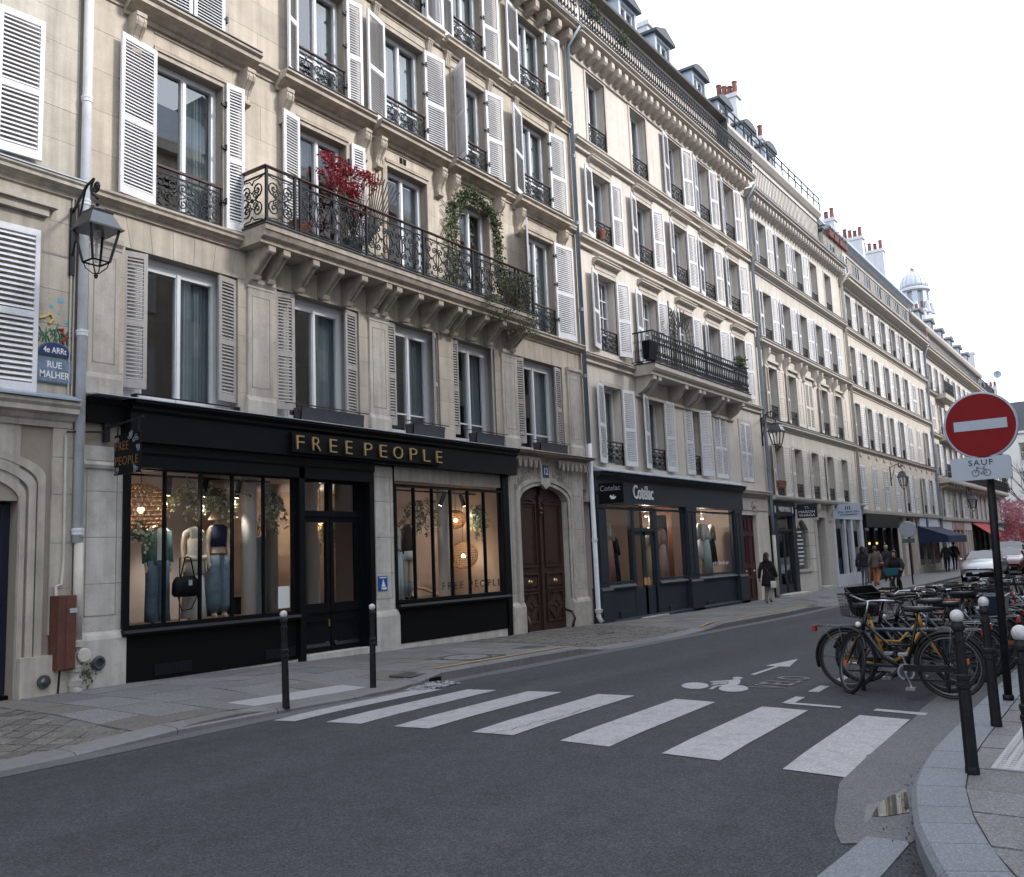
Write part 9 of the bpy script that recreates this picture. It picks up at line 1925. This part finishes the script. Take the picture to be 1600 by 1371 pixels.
# ------------------------------------------------------------------ cars
def car(label, x, y, zg, body, W=1.79, Ln=4.37, Hh=1.46, suv=0.0, rot=math.pi):
    """nose towards local +X; origin at the ground under the middle"""
    t = thing('parked_car', label, 'car', (0, 0, 0), 0, 'cars parked down the street'); hl = Ln / 2; s = Hh / 1.46
    def ring(x, w, zlo, zsh, zhi, wt):   # one cross-section: sill, flank, shoulder, roof
        return [(x, -w * .92, zlo), (x, -w, zlo + (zsh - zlo) * .45), (x, -w * .97, zsh), (x, -wt, zhi), (x, wt, zhi), (x, w * .97, zsh), (x, w, zlo + (zsh - zlo) * .45), (x, w * .92, zlo)]
    w = W / 2; sec = [(-hl, .86, .30, .78, .90, .62), (-hl + .1, .95, .22, .93, 1.08, .70), (-hl + .55, 1, .2, .98, 1.34 + .08 * suv, .63), (-.75, 1, .18, .97, 1.44, .63), (.0, 1, .18, .96, 1.46, .63), (hl - 1.98, 1, .18, .95, 1.42, .63), (hl - 1.3, 1, .18, .94, 1.06, .80), (hl - 1.1, 1, .18, .93, 1.0, .83), (hl - .5, .99, .2, .85, .93, .83), (hl - .14, .94, .2, .74, .82, .80), (hl - .03, .88, .2, .62, .72, .76), (hl, .84, .22, .5, .6, .7)]
    mb = MB(); k = 8
    for sx, sw_, zl, zsd, zh, wt in sec: mb.v += ring(sx, w * sw_, zl * s, zsd * s, zh * s, w * wt)
    for i in range(len(sec) - 1):
        for j in range(k): a = i * k + j; b = i * k + (j + 1) % k; mb.face(a, b, b + k, a + k)
    mb.face(*range(k)); mb.face(*range(len(mb.v) - 1, len(mb.v) - 1 - k, -1)); bo = mb.build('body', body, t, smooth=True)
    sb_ = bo.modifiers.new('sub', 'SUBSURF'); sb_.levels = 1; sb_.render_levels = 2
    # glass
    gm = MB(); xa, xb = hl - 1.27, hl - 1.93
    gm.add([(xa + .03, -w * .79, 1.055 * s), (xa + .03, w * .79, 1.055 * s), (xb + .03, w * .62, 1.41 * s), (xb + .03, -w * .62, 1.41 * s), (0, 0, 0), (0, 0, 0)], [(0, 1, 2, 3)]); gm.build('windscreen', 'car_glass', t)
    for sy in (-1, 1):
        q = [(xa - .12, .985, .97), (xb - .05, .73, 1.33), (-.7, .73, 1.37), (-hl + .75, .77, 1.24), (-hl + .5, .985, 1.02)]
        MB().add([(a, sy * (w * b + .012), c * s) for a, b, c in q], [tuple(range(5)) if sy > 0 else tuple(range(4, -1, -1))]).build('side_window', 'car_glass', t)
        MB().ball((xa - .2, sy * (w + .1), 1.02 * s), .1, 10, 6, .75, .6, 1.1).build('wing_mirror', body, t, smooth=True)
        MB().ball((hl - .17, sy * w * .70, .66 * s), .1, 12, 6, .5, 1.3, 1.7).build('headlight', 'lamp_lens', t, smooth=True); MB().ball((hl - .05, sy * w * .74, .4 * s), .08, 10, 5, 1.4, .6, 1.1).build('air_intake', 'black_flat', t)
    gl = MB(); gl.add([(hl + .012, -w * .62, .44 * s), (hl + .012, w * .62, .44 * s), (hl + .018, w * .70, .24 * s), (hl + .018, -w * .70, .24 * s)], [(0, 1, 2, 3)]); gl.box(hl - .1, hl + .01, -w * .62, w * .62, .24 * s, .44 * s); gl.box(hl - .1, hl + .012, -w * .5, w * .5, .54 * s, .585 * s); gl.build('grille', 'black_flat', t)
    MB().box(hl - .1, hl + .035, -w * .62, w * .62, .205 * s, .235 * s).build('lower_lip', 'car_silver', t); MB().box(hl + .0, hl + .03, -.26, .26, .36 * s, .46 * s).build('number_plate', 'plate_white', t); MB().ball((hl + .0, 0, .575 * s), .05, 10, 5, .7, .4, 1).build('badge', 'steel', t)
    for wx in (hl - .88, -hl + .82):
        for sy in (-1, 1):
            wo = MB().lathe([(.2, -.1), (.30, -.1), (.325, -.07), (.325, .07), (.30, .1), (.2, .1)], (wx, sy * (w - .085), .325), 20, 'y').build('wheel', 'rubber', t); MB().lathe([(.39, -.004), (.39, .004)], (wx, sy * (w - .002), .34), 24, 'y').build('wheel_arch', 'black_flat', t); MB().lathe([(.2, -.06 * 0 - .09), (.03, -.105), (.001, -.105)] if sy < 0 else [(.2, .09), (.03, .105), (.001, .105)], (wx, sy * (w - .085), .325), 14, 'y').build('rim', 'steel', wo)
    t.location = (x, y, zg); t.rotation_euler = (0, 0, rot); return t
zc_ = zr(50, -5); car('silver hatchback parked facing the camera on the left side', 50.2, -4.9, zc_ + .0, 'car_silver', 1.7); car('dark red car parked behind the silver hatchback', 57.2, -5.15, zr(57, -5), 'car_red', 1.75, 4.1, 1.5); car('dark grey van-like car behind the dark red car', 63.5, -4.55, zr(63, -4.6), 'car_grey', 1.86, 4.6, 1.85, 1); car('white car parked furthest down the street', 71, -4.7, zr(71, -4.7), 'car_white', 1.8, 4.4, 1.5); car('second dark car beyond the grey one', 78, -5.2, zr(78, -5), 'car_grey', 1.8, 4.3, 1.5)
# ------------------------------------------------------------------ far blossoms and bare trees
t = thing('pink_blossom_garland', 'cloud of pink blossom over the far cafe front', 'blossom', (89, -2, -.3)); lf = MB(); lr = MB(); rb3 = random.Random(17); st = MB()
for i in range(42):
    px, py = rb3.gauss(1586, 8), rb3.uniform(782, 850)
    if px < 1566: continue
    e = atY(px, py, rb3.uniform(-2.6, -1.2)); leaf_cloud(lf if py < 815 else (lr if rb3.random() < .6 else lf), e, (.6, .5, .5), 70, .22, i)
for i in range(22): e = atY(rb3.uniform(1565, 1603), rb3.uniform(820, 880), rb3.uniform(-2.6, -1.4)); leaf_cloud(lr, e, (.5, .5, .5), 60, .2, i + 400)
for i in range(9): st.tube([(86 + i, -1.4, -.34), (86.2 + i, -1.5, 1.8), (86 + i * 1.1, -1.8, 3.6)], [.06, .05, .02], 6)
lf.build('pale_petals', 'blossom', t); lr.build('red_petals', 'blossom_red', t); st.build('stems', 'bark', t)
def bare_tree(x, y, h, seed, label):
    t = thing('bare_tree', label, 'tree', (x, y, zs(x)), group='bare trees at the end of the street'); tr = MB(); br = MB(); rt = random.Random(seed)
    def grow(m, a, d, ln, r0, lev):
        b = a + d * ln; m.tube([a, (a + b) / 2 + Vector((rt.uniform(-.05, .05), rt.uniform(-.05, .05), 0)) * ln, b], [r0, r0 * .8, r0 * .62], 5 if lev else 8)
        if lev < 5:
            for _ in range(3 if lev < 4 else 2): nd = (d + Vector((rt.uniform(-.7, .7), rt.uniform(-.7, .7), rt.uniform(-.1, .5)))).normalized(); grow(br, b, nd, ln * rt.uniform(.6, .8), r0 * .6, lev + 1)
    grow(tr, Vector((x, y, zs(x) - .1)), Vector((.02, .02, 1)), h * .28, h * .014, 0); tr.build('trunk', 'bark', t); br.build('branches', 'bark', t)
bare_tree(101, -2.8, 12, 3, 'bare tree in front of the white end house'); bare_tree(105, -4.5, 10, 5, 'thinner bare tree beside the white end house')
